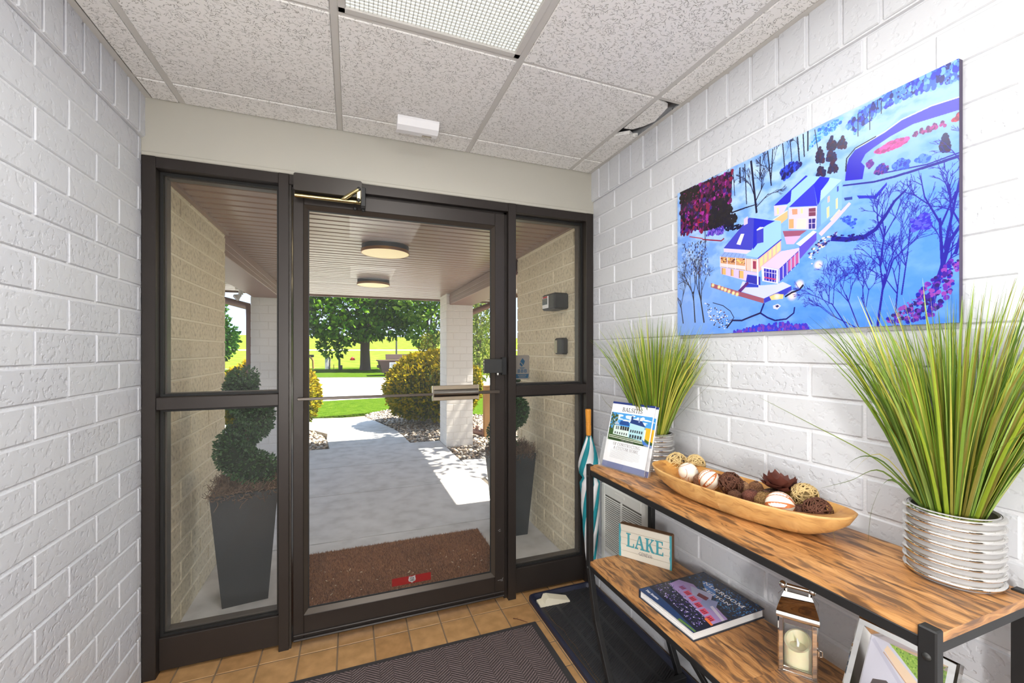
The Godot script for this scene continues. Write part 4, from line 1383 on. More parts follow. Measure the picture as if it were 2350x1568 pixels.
	for a in [0.0, PI / 2, PI * 1.5]:
		st = mb()
		X = Transform3D(Basis(Vector3.UP, a) * Basis(Vector3.RIGHT, PI / 2), Vector3(0, 0.34, 0))
		lathe(st, [Vector2(0.07, 0.0), Vector2(0.07, 0.20), Vector2(0.09, 0.20), Vector2(0.09, 0.25), Vector2(0, 0.25)], 12)
		X = Transform3D()
		obj("outlet", st, M.red_paint, hy)
	# light pole
	var lp := thing("light_pole", "slim dark light pole behind the dumpster", "pole", Vector3(4.55, height(4, -45), -45.0))
	st = mb()
	tube(st, [Vector3(0, 0, 0), Vector3(0, 6.4, 0)], [0.10, 0.07], 10)
	lathe(st, [Vector2(0.22, 0), Vector2(0.22, 0.3), Vector2(0.10, 0.35)], 12)
	obj("pole", st, M.grey_pole, lp)
	st = mb()
	box(st, Vector3(-0.5, 6.3, -0.15), Vector3(0.1, 6.45, 0.15), 0.03)
	obj("lamp_head", st, M.grey_pole, lp)
	# marker posts by the side drive
	var p1 := thing("mailbox_post", "weathered post with a curved dark mailbox bracket", "post", Vector3(-2.73, 0, -32.0))
	st = mb()
	tube(st, [Vector3(-0.12, 0.95, 0), Vector3(0.10, 0.62, 0), Vector3(0.12, 0, 0)], 0.07, 8)
	obj("post", st, M.post_wood, p1)
	bxo("bracket", Vector3(-0.30, 0.86, -0.06), Vector3(0.16, 1.04, 0.06), M.black_metal, p1, 0.02)
	var p2 := thing("white_post", "white post with a dark hooked top beside the side drive", "post", Vector3(-1.60, 0, -31.0))
	st = mb()
	box(st, Vector3(-0.17, 0, -0.08), Vector3(0.06, 0.86, 0.08), 0.02)
	obj("post", st, M.white_paint, p2)
	st = mb()
	tube(st, [Vector3(0.12, 0, 0), Vector3(0.13, 0.5, 0), Vector3(0.16, 0.75, 0), Vector3(0.06, 0.9, 0)], 0.06, 8)
	obj("hook", st, M.grey_pole, p2)
	var p3 := thing("utility_post", "green utility post with a small box by the side drive", "post", Vector3(-0.78, 0, -29.6))
	bxo("post", Vector3(-0.07, 0, -0.07), Vector3(0.07, 0.8, 0.07), M.green_paint, p3, 0.02)
	bxo("meter_box", Vector3(-0.02, 0.0, 0.07), Vector3(0.20, 0.33, 0.2), M.grey_pole, p3, 0.02)
	var p4 := thing("marker_stake", "thin wooden marker stake between the white and green posts", "stake", Vector3(-1.18, 0, -30.6))
	bxo("stake", Vector3(-0.02, 0, -0.02), Vector3(0.02, 0.34, 0.02), M.post_wood, p4)
	# dark bins in a row far left
	var bin := thing("wheeled_bin", "", "bin")
	bin.set_meta("group", "row of dark bins by the far drive")
	st = mb()
	prism(st, [Vector2(-0.26, 0.05), Vector2(0.26, 0.05), Vector2(0.32, 0.74), Vector2(-0.32, 0.74)], -0.28, 0.28)
	obj("body", st, M.bin_dark, bin)
	bxo("lid", Vector3(-0.34, 0.74, -0.32), Vector3(0.34, 0.82, 0.34), M.bin_dark, bin, 0.02)
	var names := ["leftmost dark bin in the far row beyond the bush", "second dark bin from the left in the far row", "middle dark bin in the far row beyond the bush", "fourth dark bin from the left in the far row", "rightmost dark bin in the far row by the downspout"]
	for k in 5:
		var b: Node3D = bin if k == 0 else bin.duplicate()
		if k > 0: add(b, "wheeled_bin")
		b.position = Vector3(-18.9 + k * 0.80, height(-18, -65.0), -65.0)
		b.set_meta("label", names[k])

func card_reader(label: String, at: Vector3, s: Vector3, screen: bool) -> void:
	# hangs on the right porch wall, facing the walkway
	var o := thing("card_reader" if screen else "bell_box", label, "card reader" if screen else "box", at)
	var st := mb()
	box(st, Vector3(-s.x, -s.y / 2, -s.z / 2), Vector3(0, s.y / 2, s.z / 2), 0.010)
	obj("housing", st, M.black_plastic, o)
	if screen:
		bxo("bezel", Vector3(-s.x * 0.92, -s.y * 0.40, -s.z / 2 - 0.004), Vector3(-s.x * 0.08, s.y * 0.42, -s.z / 2 + 0.001), M.black_metal, o, 0.002)
		st = mb()
		box(st, Vector3(-s.x - 0.003, -s.y * 0.38, -s.z * 0.43), Vector3(-s.x + 0.001, s.y * 0.38, s.z * 0.05), 0.002)
		var f := obj("front_plate", st, M.white_plastic, o)
		bxo("screen", Vector3(-s.x - 0.005, -s.y * 0.15, -s.z * 0.40), Vector3(-s.x - 0.002, s.y * 0.24, -s.z * 0.02), mat("screen_dark", rgb(34, 52, 48), 0.2), f)
		bxo("red_light", Vector3(-s.x - 0.005, s.y * 0.26, -s.z * 0.36), Vector3(-s.x - 0.002, s.y * 0.36, -s.z * 0.02), M.red_paint, f)
	else:
		bxo("front_plate", Vector3(-s.x - 0.003, -s.y * 0.42, -s.z * 0.44), Vector3(-s.x + 0.001, s.y * 0.36, -s.z * 0.10), M.anodised, o, 0.002)

func flood_light() -> void:
	var o := thing("flood_light", "white flood light under the soffit left of the column", "light", Vector3(-1.30, 2.137, -4.05))
	var st := mb()
	lathe(st, [Vector2(0.0, -0.035), Vector2(0.055, -0.035), Vector2(0.062, -0.02), Vector2(0.062, 0)], 20)
	obj("base", st, M.white_plastic, o)
	st = mb()
	tube(st, [Vector3(0, -0.03, 0), Vector3(0.0, -0.09, 0.0)], 0.026, 12)
	obj("socket", st, M.white_plastic, o)
	st = mb()
	X = Transform3D(Basis(Vector3.FORWARD, 0.9), Vector3(0, -0.09, 0))
	lathe(st, [Vector2(0.0, -0.085), Vector2(0.036, -0.080), Vector2(0.045, -0.06), Vector2(0.022, -0.02), Vector2(0.02, 0.0)], 18)
	X = Transform3D()
	obj("bulb", st, M.white_plastic, o)

func downspout(label: String, pts: Array) -> void:
	var o := thing("downspout", label, "downspout", pts[4])
	var st := mb()
	X = Transform3D(Basis(), -pts[4])
	tube(st, pts, 0.045, 4)
	obj("pipe", st, M.pipe_brown, o)
	for k in 3:
		st = mb()
		var c: Vector3 = pts[4].lerp(pts[6], 0.25 + 0.3 * k)
		box(st, c - Vector3(0.012, 0.055, 0.055), c + Vector3(0.012, 0.055, 0.055), 0.004)
		obj("elbow_rib", st, M.pipe_brown, o)
	X = Transform3D()

func doormat() -> void:
	rng.seed = 60
	var x0 := -0.30
	var x1 := 0.878
	var z0 := -0.905
	var z1 := -0.17
	var o := thing("doormat", "brown coir doormat on the concrete outside the glass door", "doormat", Vector3((x0 + x1) / 2, 0, (z0 + z1) / 2))
	var hx := (x1 - x0) / 2
	var hz := (z1 - z0) / 2
	bxo("backing", Vector3(-hx - 0.008, 0.0, -hz), Vector3(hx + 0.008, 0.006, hz), M.white_plastic, o)
	bxo("pile_base", Vector3(-hx, 0.004, -hz), Vector3(hx, 0.016, hz), M.coir, o)
	var st := mb()
	tri(st, Vector3(-0.0012, 0, 0), Vector3(0.0012, 0, 0), Vector3(0.001, 0.014, 0.002))
	tri(st, Vector3(0, 0, -0.0012), Vector3(0.001, 0.014, 0.002), Vector3(0, 0, 0.0012))
	var fib := st.commit()
	var xs := []
	var cs := []
	for i in 42000:
		var t := Vector3(rng.randf_range(-0.7, 0.7), 1, rng.randf_range(-0.7, 0.7)).normalized()
		var s := t.cross(Vector3.FORWARD).normalized()
		xs.append(Transform3D(Basis(s, t, s.cross(t)) * Basis.from_scale(Vector3.ONE * rng.randf_range(0.7, 1.5)), Vector3(rng.randf_range(-hx, hx), 0.013, rng.randf_range(-hz, hz))))
		cs.append(mixcol(rgb(88, 54, 36), rgb(176, 122, 80)))
	multi("pile", fib, M.fibre, xs, cs, o)
	# bits of wood chip and dry leaf caught in the pile
	st = mb()
	for i in 60:
		X = leaf_xf(Vector3(rng.randf_range(-hx, hx), 0.030, rng.randf_range(-0.1, hz)), Vector3(rng.randf_range(-1, 1), 0.1, rng.randf_range(-1, 1)), 1.0, 0.2)
		box(st, Vector3(-0.002, -0.004, -0.0007), Vector3(0.002, rng.randf_range(0.003, 0.010), 0.0007))
	X = Transform3D()
	tag(obj("wood_chips", st, mat("chip", rgb(206, 176, 140), 0.9), o), "", "", "", "stuff")

# ---------------------------------------------------------------- things in the room
func board(called: String, x0: float, x1: float, y0: float, y1: float, z0: float, z1: float, parent: Node, off: float) -> void:
	# a rustic plank: grain along z on the top and the edges
	var st := mb()
	quad(st, Vector3(x0, y1, z0), Vector3(x0, y1, z1), Vector3(x1, y1, z1), Vector3(x1, y1, z0), Vector2(off, 1), Vector2(off + 1, 0))
	quad(st, Vector3(x0, y0, z0), Vector3(x1, y0, z0), Vector3(x1, y0, z1), Vector3(x0, y0, z1))
	quad(st, Vector3(x0, y0, z0), Vector3(x0, y0, z1), Vector3(x0, y1, z1), Vector3(x0, y1, z0), Vector2(off, 0.06), Vector2(off + 1, 0.0))
	quad(st, Vector3(x1, y0, z1), Vector3(x1, y0, z0), Vector3(x1, y1, z0), Vector3(x1, y1, z1), Vector2(off, 0.5), Vector2(off + 1, 0.46))
	quad(st, Vector3(x0, y0, z1), Vector3(x1, y0, z1), Vector3(x1, y1, z1), Vector3(x0, y1, z1), Vector2(off + 0.3, 0.56), Vector2(off + 0.55, 0.50))
	quad(st, Vector3(x1, y0, z0), Vector3(x0, y0, z0), Vector3(x0, y1, z0), Vector3(x1, y1, z0), Vector2(off + 0.1, 0.36), Vector2(off + 0.4, 0.30))
	obj(called, st, M.rustic_wood, parent)

func bar(st: SurfaceTool, a: Vector3, b: Vector3, w: float, d: float) -> void:
	# square steel bar from a to b, lying in a plane of constant x: w along the plane, d along x
	var t := (b - a).normalized()
	var s := Vector3.RIGHT
	var n := s.cross(t).normalized()
	var keep := X
	X = keep * Transform3D(Basis(s, t, s.cross(t)), (a + b) * 0.5)
	var l := (b - a).length() / 2
	box(st, Vector3(-d / 2, -l, -w / 2), Vector3(d / 2, l, w / 2), 0.002)
	X = keep

func console_table() -> void:
	var xa := 0.930
	var xb := 1.268
	var z0 := 0.567
	var z1 := 1.712
	var o := thing("console_table", "long rustic wood console table with black metal frame and lower shelf", "console table", Vector3((xa + xb) / 2, 0, (z0 + z1) / 2))
	X = Transform3D(Basis(), -o.position)
	board("tabletop", xa + 0.004, xb, TY - 0.017, TY, z0 + 0.010, z1, o, 0.0)
	board("shelf", xa + 0.004, xb, LY - 0.017, LY, z0 + 0.016, z1, o, 0.37)
	for e in [[TY - 0.017, "apron_bar"], [LY - 0.017, "shelf_bar"]]:
		var y: float = e[0]
		for x in [xa + 0.014, xb - 0.014]:
			bxo(e[1], Vector3(x - 0.011, y - 0.022, z0 + 0.02), Vector3(x + 0.011, y, z1 - 0.02), M.black_metal, o, 0.002)
		for z in [z0 + 0.013, z1 - 0.013]:
			bxo(e[1], Vector3(xa + 0.02, y - 0.022, z - 0.011), Vector3(xb - 0.02, y, z + 0.011), M.black_metal, o, 0.002)
	for x in [xa + 0.010, xb - 0.010]:
		for s in [-1.0, 1.0]:
			var z := z0 + 0.011 if s < 0 else z1 - 0.013
			var st := mb()
			box(st, Vector3(x - 0.011, LY - 0.03, z - 0.0135), Vector3(x + 0.011, TY + 0.004, z + 0.0135), 0.0025)
			bar(st, Vector3(x, LY - 0.025, z), Vector3(x, 0.23, z - s * 0.052), 0.025, 0.022)
			bar(st, Vector3(x, 0.237, z - s * 0.050), Vector3(x, 0.006, z - s * 0.175), 0.025, 0.022)
			obj("leg", st, M.black_metal, o)
			for y in [TY - 0.045, LY - 0.03]:
				st = mb()
				var keep := X
				X = keep * Transform3D(Basis(Vector3.FORWARD, -PI / 2 if x < 1.1 else PI / 2), Vector3(x + (-0.011 if x < 1.1 else 0.011), y, z))
				lathe(st, [Vector2(0.0065, 0), Vector2(0.005, 0.0025), Vector2(0, 0.0035)], 12, true)
				X = keep
				obj("bolt", st, M.black_plastic, o)
	var st := mb()
	bar(st, Vector3(1.11, 0.43, 0.70), Vector3(1.11, 0.026, 1.36), 0.022, 0.012)
	bar(st, Vector3(1.125, 0.43, 1.44), Vector3(1.125, 0.03, 0.78), 0.022, 0.012)
	for z in [0.70, 1.44]:
		box(st, Vector3(xa + 0.01, 0.425, z - 0.012), Vector3(xb - 0.01, 0.443, z + 0.012), 0.002)
	for z in [0.78, 1.36]:
		box(st, Vector3(xa + 0.01, 0.010, z - 0.012), Vector3(xb - 0.01, 0.034, z + 0.012), 0.002)
	obj("cross_brace", st, M.black_metal, o)
	X = Transform3D()

func grass_plant(label: String, at: Vector3, r: float, h: float, seed_: int, strays: Array) -> void:
	rng.seed = seed_
	var o := thing("grass_plant", label, "potted plant", at)
	# silvered pot with stacked ribs
	var st := mb()
	lathe(st, [Vector2(0, 0.0), Vector2(r * 0.90, 0.0), Vector2(r * 0.93, 0.006), Vector2(r * 0.93, h - 0.004), Vector2(r * 0.88, h), Vector2(r * 0.84, h - 0.004), Vector2(r * 0.84, h - 0.03)], 64)
	obj("pot", st, M.matte_grey, o)
	var n := 8
	for k in n:
		var y := 0.009 + (h - 0.016) * k / (n - 1)
		st = mb()
		var pr := []
		for j in 11:
			var a := -PI / 2 + PI * j / 10
			pr.append(Vector2(r * 0.925 + 0.0075 * cos(a) * (r / 0.078), y + 0.0052 * sin(a)))
		lathe(st, pr, 64, true)
		obj("rib", st, M.chrome, o)
	st = mb()
	lathe(st, [Vector2(r * 0.85, h - 0.022), Vector2(0, h - 0.010)], 24)
	obj("filler", st, M.moss_dark, o)
	# blades: tapered folded ribbons, one joined part
	st = mb()
	var tones := [rgb(96, 128, 26), rgb(140, 160, 40), rgb(112, 142, 44), rgb(166, 172, 66), rgb(74, 104, 28), rgb(124, 116, 44), rgb(150, 176, 84), rgb(196, 190, 84)]
	var blades := []
	for i in 640:
		var a := rng.randf() * TAU
		var q := sqrt(rng.randf())
		var lean := q * 0.34 + rng.randf_range(-0.04, 0.05)
		var ln := rng.randf_range(0.33, 0.53) * (1.0 - 0.10 * q)
		blades.append([Vector3(cos(a), 0, sin(a)), r * 0.62 * q, lean, ln, rng.randf_range(0.0026, 0.0074), rng.randf_range(0.0, 0.24) * q, tones[rng.randi() % 8]])
	for b in blades:
		var out: Vector3 = b[0]
		var base: Vector3 = out * b[1] + Vector3(0, h - 0.012, 0)
		var side := out.cross(Vector3.UP).rotated(Vector3.UP, rng.randf_range(-1.4, 1.4)).normalized()
		var prev := []
		var c: Color = lin(b[6])
		for j in 7:
			var f := j / 6.0
			var lean: float = b[2] + b[5] * f * f
			var p: Vector3 = base + (out * sin(lean) + Vector3.UP * cos(lean)) * (b[3] * f)
			# keep clear of the wall behind
			if p.x + at.x > XR - 0.012: p.x = XR - 0.012 - at.x
			var w: float = b[4] * (1.0 - f * f) + 0.0004
			var ring := [p - side * w * 0.5, p + out * w * 0.12, p + side * w * 0.5]
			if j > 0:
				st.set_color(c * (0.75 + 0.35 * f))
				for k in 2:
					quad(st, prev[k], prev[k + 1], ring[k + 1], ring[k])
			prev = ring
	for s in strays:
		var cv := Curve3D.new()
		for p in s[0]: cv.add_point(p)
		var w: float = s[1]
		st.set_color(lin(s[2]))
		var pts: Array = s[0]
		var pv = null
		for j in 17:
			var f := j / 16.0 * (pts.size() - 1)
			var i := mini(int(f), pts.size() - 2)
			var p0: Vector3 = pts[maxi(i - 1, 0)]
			var p3: Vector3 = pts[mini(i + 2, pts.size() - 1)]
			var p: Vector3 = (pts[i] as Vector3).cubic_interpolate(pts[i + 1], p0, p3, f - i)
			var ww := w * (1.0 - 0.9 * j / 16.0)
			var ring := [p - Vector3(0, ww / 2, 0) - Vector3(0, 0, ww / 4), p + Vector3(0, ww / 2, 0) + Vector3(0, 0, ww / 4)]
			if pv != null: quad(st, pv[0], ring[0], ring[1], pv[1])
			pv = ring
	tag(obj("grass_blades", st, M.grass_blade, o), "", "", "", "stuff")

func twig_ball(label: String, at: Vector3, r: float, material: Material, seed_: int, group: String) -> void:
	rng.seed = seed_
	var o := thing("twig_ball", label, "decorative ball", at, 0.0, group)
	var st := mb()
	for k in 30:
		var ax := rand_dir()
		var u := ax.cross(rand_dir()).normalized()
		var v := ax.cross(u)
		var off := ax * rng.randf_range(-0.45, 0.45) * r
		var rr := sqrt(maxf(0.0, r * r - off.length_squared())) * rng.randf_range(0.94, 1.0)
		var pts := []
		for j in 15:
			var a := TAU * j / 14.0
			pts.append(off + (u * cos(a) + v * sin(a)) * rr + rand_dir() * 0.0008)
		tube(st, pts, rng.randf_range(0.0010, 0.0019), 5, false)
	obj("vines", st, material, o)
	st = mb()
	ball(st, Vector3.ZERO, Vector3.ONE * r * 0.6, 10, 8)
	obj("core", st, material, o)

func striped_ball(label: String, at: Vector3, r: float, tilt: Basis, wavy: bool) -> void:
	var o := thing("striped_ball", label, "decorative ball", at)
	var st := mb()
	ball(st, Vector3.ZERO, Vector3.ONE * r, 28, 18)
	obj("ball", st, M.ivory_ball, o)
	st = mb()
	X = Transform3D(tilt, Vector3.ZERO)
	if wavy:
		rng.seed = 77
		for k in 9:
			var c := rand_dir()
			var u := c.cross(Vector3.UP).normalized()
			var v := c.cross(u)
			var pts := []
			for j in 13:
				var a := PI * 1.3 * j / 12.0 + k
				pts.append((c * 0.82 + (u * cos(a) + v * sin(a)) * 0.57).normalized() * r * 1.002)
			tube(st, pts, 0.0008, 5, false)
		obj("line", st, M.rust_stripe, o)
	else:
		var seg := 6
		for k in seg:
			var a0 := TAU * k / seg
			for j in 14:
				var t0 := PI * (j + 0.3) / 14.6
				var t1 := PI * (j + 1.3) / 14.6
				var hw := 0.24
				var f := func(t, a): return Vector3(sin(t) * cos(a), cos(t), -sin(t) * sin(a)) * r * 1.015
				quad(st, f.call(t1, a0 - hw), f.call(t1, a0 + hw), f.call(t0, a0 + hw), f.call(t0, a0 - hw))
		obj("stripe", st, M.rust_stripe, o)
	X = Transform3D()

func pole_to(d: Vector3) -> Basis:
	d = d.normalized()
	var s := d.cross(Vector3(0.3, 0.9, 0.1)).normalized()
	return Basis(s, d, s.cross(d))

func pod(label: String, at: Vector3, r: Vector3, turn: float, c: Color, seed_: int) -> void:
	rng.seed = seed_
	var o := thing("seed_pod", label, "seed pod", at, turn, "dried pods heaped in the wooden bowl")
	var n1 := FastNoiseLite.new()
	n1.seed = seed_; n1.frequency = 40.0
	var st := mb()
	var prof := []
	for j in 13:
		var a := -PI / 2 + PI * j / 12
		prof.append(Vector2(cos(a) * r.x * (1.0 + 0.07 * sin(j * 2.1 + seed_)), sin(a) * r.y))
	lathe(st, prof, 18, true)
	var m: StandardMaterial3D = M.pod_brown.duplicate()
	m.resource_name = "pod_tint"
	m.albedo_color = c
	obj("shell", st, m, o)
	st = mb()
	for k in 7:
		var a := TAU * k / 7
		var d := Vector3(cos(a), 0, sin(a))
		tri(st, Vector3(0, r.y * 1.0, 0), d * r.x * 0.34 + Vector3(0, r.y * 0.99, 0), d.rotated(Vector3.UP, 0.6) * r.x * 0.30 + Vector3(0, r.y * 1.05, 0))
	obj("crown", st, M.brown_vine, o)

func dough_bowl() -> void:
	var at := Vector3(1.105, TY, 1.158)
	var turn := 0.155
	var o := thing("dough_bowl", "long pale carved wooden dough bowl filled with decorative balls", "bowl", at, turn)
	var A := 0.304
	var B := 0.104
	var H := 0.074
	var plan := func(a, k):
		var c := cos(a)
		var s := sin(a)
		var e := 0.62
		return Vector2(signf(s) * pow(absf(s), 0.74) * B, signf(c) * pow(absf(c), 0.84) * A) * k
	var N := 72
	var out := [[0.0, 0.0], [0.60, 0.0], [0.74, 0.008], [0.86, 0.026], [0.95, 0.048], [0.995, 0.068], [1.0, H - 0.002], [0.985, H]]
	var inn := [[0.985, H], [0.88, H - 0.003], [0.83, 0.058], [0.74, 0.036], [0.60, 0.020], [0.40, 0.013], [0.0, 0.012]]
	for part in [["body", out, M.bowl_wood], ["hollow", inn, M.bowl_inside]]:
		var st := mb()
		var L: Array = part[1]
		for i in L.size() - 1:
			for k in N:
				var q := []
				for e in [[i, k], [i, k + 1], [i + 1, k + 1], [i + 1, k]]:
					var a: float = TAU * e[1] / N
					var v: Vector2 = plan.call(a, L[e[0]][0])
					var lift := 0.0
					if L[e[0]][1] > 0.05: lift = 0.004 * pow(absf(cos(a)), 3.0) - 0.005 * pow(absf(sin(a)), 2.0)
					q.append(Vector3(v.x, L[e[0]][1] + lift, v.y))
				quad(st, q[0], q[1], q[2], q[3])
		st.index()
		st.generate_normals()
		obj(part[0], st, part[2], o)
	# what lies in it
	var sg := "straw coloured twig balls in the bowl"
	twig_ball("straw twig ball at the far end of the wooden bowl, the leftmost", Vector3(1.121, 0.930, 0.886), 0.038, M.straw, 1, sg)
	twig_ball("straw twig ball behind the ivory ball, next to the wall", Vector3(1.172, 0.930, 0.925), 0.034, M.straw, 2, sg)
	twig_ball("straw twig ball near the dried flower at the near end of the bowl", Vector3(1.196, 0.934, 1.306), 0.035, M.straw, 3, sg)
	var vg := "dark brown vine balls in the bowl"
	twig_ball("dark brown vine ball in the middle of the wooden bowl", Vector3(1.119, 0.924, 1.126), 0.036, M.brown_vine, 4, vg)
	twig_ball("dark brown vine ball at the near end of the wooden bowl", Vector3(1.140, 0.923, 1.377), 0.035, M.brown_vine, 5, vg)
	striped_ball("ivory ball with thin wavy brown lines at the far end of the bowl", Vector3(1.100, 0.918, 0.966), 0.033, Basis(), true)
	striped_ball("ivory ball with rust stripes left of the middle vine ball", Vector3(1.095, 0.920, 1.063), 0.033, pole_to(Vector3(-0.55, -0.75, -0.35)), false)
	striped_ball("ivory ball with rust stripes at the near end of the bowl", Vector3(1.086, 0.925, 1.314), 0.035, pole_to(Vector3(-0.45, -0.15, -0.88)), false)
	pod("tan seed pod behind the middle vine ball", Vector3(1.160, 0.905, 1.135), Vector3(0.026, 0.024, 0.026), 0.2, rgb(214, 172, 128), 11)
	pod("reddish brown seed pod in front of the dried flower", Vector3(1.120, 0.905, 1.200), Vector3(0.027, 0.023, 0.026), 1.0, rgb(150, 94, 76), 12)
	pod("golden brown seed pod left of the near striped ball", Vector3(1.108, 0.911, 1.252), Vector3(0.027, 0.029, 0.026), 2.0, rgb(190, 156, 96), 13)
	pod("dark crowned seed pod left of the dried flower", Vector3(1.178, 0.910, 1.166), Vector3(0.023, 0.026, 0.024), 0.7, rgb(178, 132, 92), 14)
	pod("wide brown seed pod between the near striped ball and vine ball", Vector3(1.140, 0.900, 1.332), Vector3(0.033, 0.024, 0.03), 1.7, rgb(140, 98, 78), 15)
	pod("small dark seed pod at the front edge below the vine ball", Vector3(1.092, 0.899, 1.165), Vector3(0.021, 0.020, 0.022), 0.1, rgb(134, 92, 62), 16)
	pod("brown seed pod right of the ivory lined ball", Vector3(1.112, 0.902, 1.012), Vector3(0.026, 0.024, 0.026), 2.6, rgb(182, 140, 106), 17)
	pod("flat brown seed pod behind the far striped ball", Vector3(1.165, 0.903, 1.03), Vector3(0.032, 0.020, 0.030), 0.9, rgb(146, 98, 78), 18)
	pod("smooth brown seed pod under the dried flower", Vector3(1.165, 0.909, 1.235), Vector3(0.036, 0.026, 0.034), 0.4, rgb(150, 118, 92), 19)
	# dried flower of curled dark petals
	rng.seed = 19
	var f := thing("dried_flower", "dark reddish brown dried flower of curled petals in the bowl", "dried flower", Vector3(1.178, 0.934, 1.245), 0.3)
	for k in 9:
		var st := mb()
		var a := TAU * k / 9.0 + rng.randf_range(-0.2, 0.2)
		X = Transform3D(Basis(Vector3.UP, a) * Basis(Vector3.RIGHT, rng.randf_range(-0.2, 0.5)), Vector3(0, rng.randf_range(-0.006, 0.008), 0))
		var W := rng.randf_range(0.024, 0.032)
		var L := rng.randf_range(0.036, 0.050)
		for i in 6:
			for j in 6:
				var g := func(u, v):
					var fu: float = u / 6.0
					var fv: float = v / 6.0 * 2.0 - 1.0
					var ww := W * pow(sin(PI * (0.14 + 0.78 * fu)), 0.6) * (1.0 + 0.08 * sin(11.0 * fu))
					return Vector3(fv * ww, 0.030 * fu * fu + 0.014 * fv * fv + 0.002 * sin(9.0 * fu + 3.0 * fv), L * fu)
				quad(st, g.call(i, j), g.call(i, j + 1), g.call(i + 1, j + 1), g.call(i + 1, j))
		st.index(); st.generate_normals()
		obj("petal", st, M.dry_petal, f)
	X = Transform3D()

func brochure_stand() -> void:
	# leaflets leaning back in a clear acrylic holder, facing the room
	var w := Vector3(0.276, 0, 0.961)
	var n := Vector3(-0.961, 0, 0.276)
	var th := 0.28
	var up := Vector3(0, cos(th), 0) - n * sin(th)
	var nn := w.cross(up).normalized()
	var b := Basis(w, up, nn)
	var at := Vector3(0.977, TY + 0.006, 0.607)
	var im := Image.create(420, 552, false, Image.FORMAT_RGB8)
	paint_brochure(im)
	var bm := mat("brochure_print", Color.WHITE, 0.35)
	bm.albedo_texture = tex(im)
	var W := 0.208
	var H := 0.272
	for k in 2:
		var o := thing("brochure", ["front leaflet with a blue roofed house picture in the clear holder", "rear leaflet with a navy top edge behind the front one"][k], "brochure", at)
		o.basis = b
		o.position = at - nn * (0.004 + k * 0.009) + w * (0.0 if k == 0 else 0.010) + up * (0.0 if k == 0 else -0.002)
		var st := mb()
		box(st, Vector3(0, 0, -0.0025), Vector3(W, H, 0.0))
		obj("pages", st, M.paper_white, o)
		st = mb()
		quad(st, Vector3(0, 0, 0.0003), Vector3(W, 0, 0.0003), Vector3(W, H, 0.0003), Vector3(0, H, 0.0003), Vector2(0, 1), Vector2(1, 0))
		var pr := obj("print", st, bm, o)
		if k == 0:
			lettering("BALSITIS", 0.017, M.ink_black, pr, Transform3D(Basis(), Vector3(W * 0.5, H - 0.0295, 0.0007)), true, false, 0.098)
			lettering("THE PROCESS", 0.0075, M.ink_grey, pr, Transform3D(Basis(), Vector3(W * 0.5, 0.1145, 0.0007)), true, false, 0.062)
			lettering("OF CONSTRUCTING", 0.0125, M.ink_grey, pr, Transform3D(Basis(), Vector3(W * 0.5, 0.0985, 0.0007)), true, false, 0.132)
			lettering("A CUSTOM HOME", 0.0125, M.ink_grey, pr, Transform3D(Basis(), Vector3(W * 0.5, 0.0825, 0.0007)), true, false, 0.122)
	var h := thing("brochure_holder", "clear acrylic leaflet holder standing on the table", "holder", at)
	h.basis = b
	var st := mb()
	var pw := W + 0.012
	box(st, Vector3(-0.007, -0.004, -0.030), Vector3(pw - 0.005, 0.20, -0.028))     # back
	obj("back", st, M.acrylic, h)
	st = mb()
	# front panel with a scooped top edge
	var pl := [Vector2(-0.007, -0.004), Vector2(pw - 0.005, -0.004), Vector2(pw - 0.005, 0.118), Vector2(pw - 0.024, 0.118), Vector2(pw - 0.030, 0.112), Vector2(pw - 0.034, 0.104), Vector2(0.030, 0.062), Vector2(0.022, 0.068), Vector2(0.020, 0.108), Vector2(0.014, 0.118), Vector2(-0.007, 0.118)]
	prism(st, pl, 0.006, 0.008)
	obj("front", st, M.acrylic, h)
	st = mb()
	box(st, Vector3(-0.009, -0.004, -0.030), Vector3(-0.007, 0.118, 0.008))
	box(st, Vector3(pw - 0.005, -0.004, -0.030), Vector3(pw - 0.003, 0.118, 0.008))
	box(st, Vector3(-0.007, -0.006, -0.030), Vector3(pw - 0.005, -0.004, 0.008))
	obj("side", st, M.acrylic, h)
	st = mb()
	# foot reaching down and back to the table
	X = Transform3D(b.inverse(), Vector3.ZERO)
	var bl := b * Vector3(0, 0.10, -0.032)
	for e in [0.02, pw - 0.034]:
		var p: Vector3 = w * e + bl
		quad(st, p, p + w * 0.02, p + w * 0.02 - n * 0.03 - Vector3(0, p.y + 0.006, 0), p - n * 0.03 - Vector3(0, p.y + 0.006, 0))
	X = Transform3D()
	obj("foot", st, M.acrylic, h)

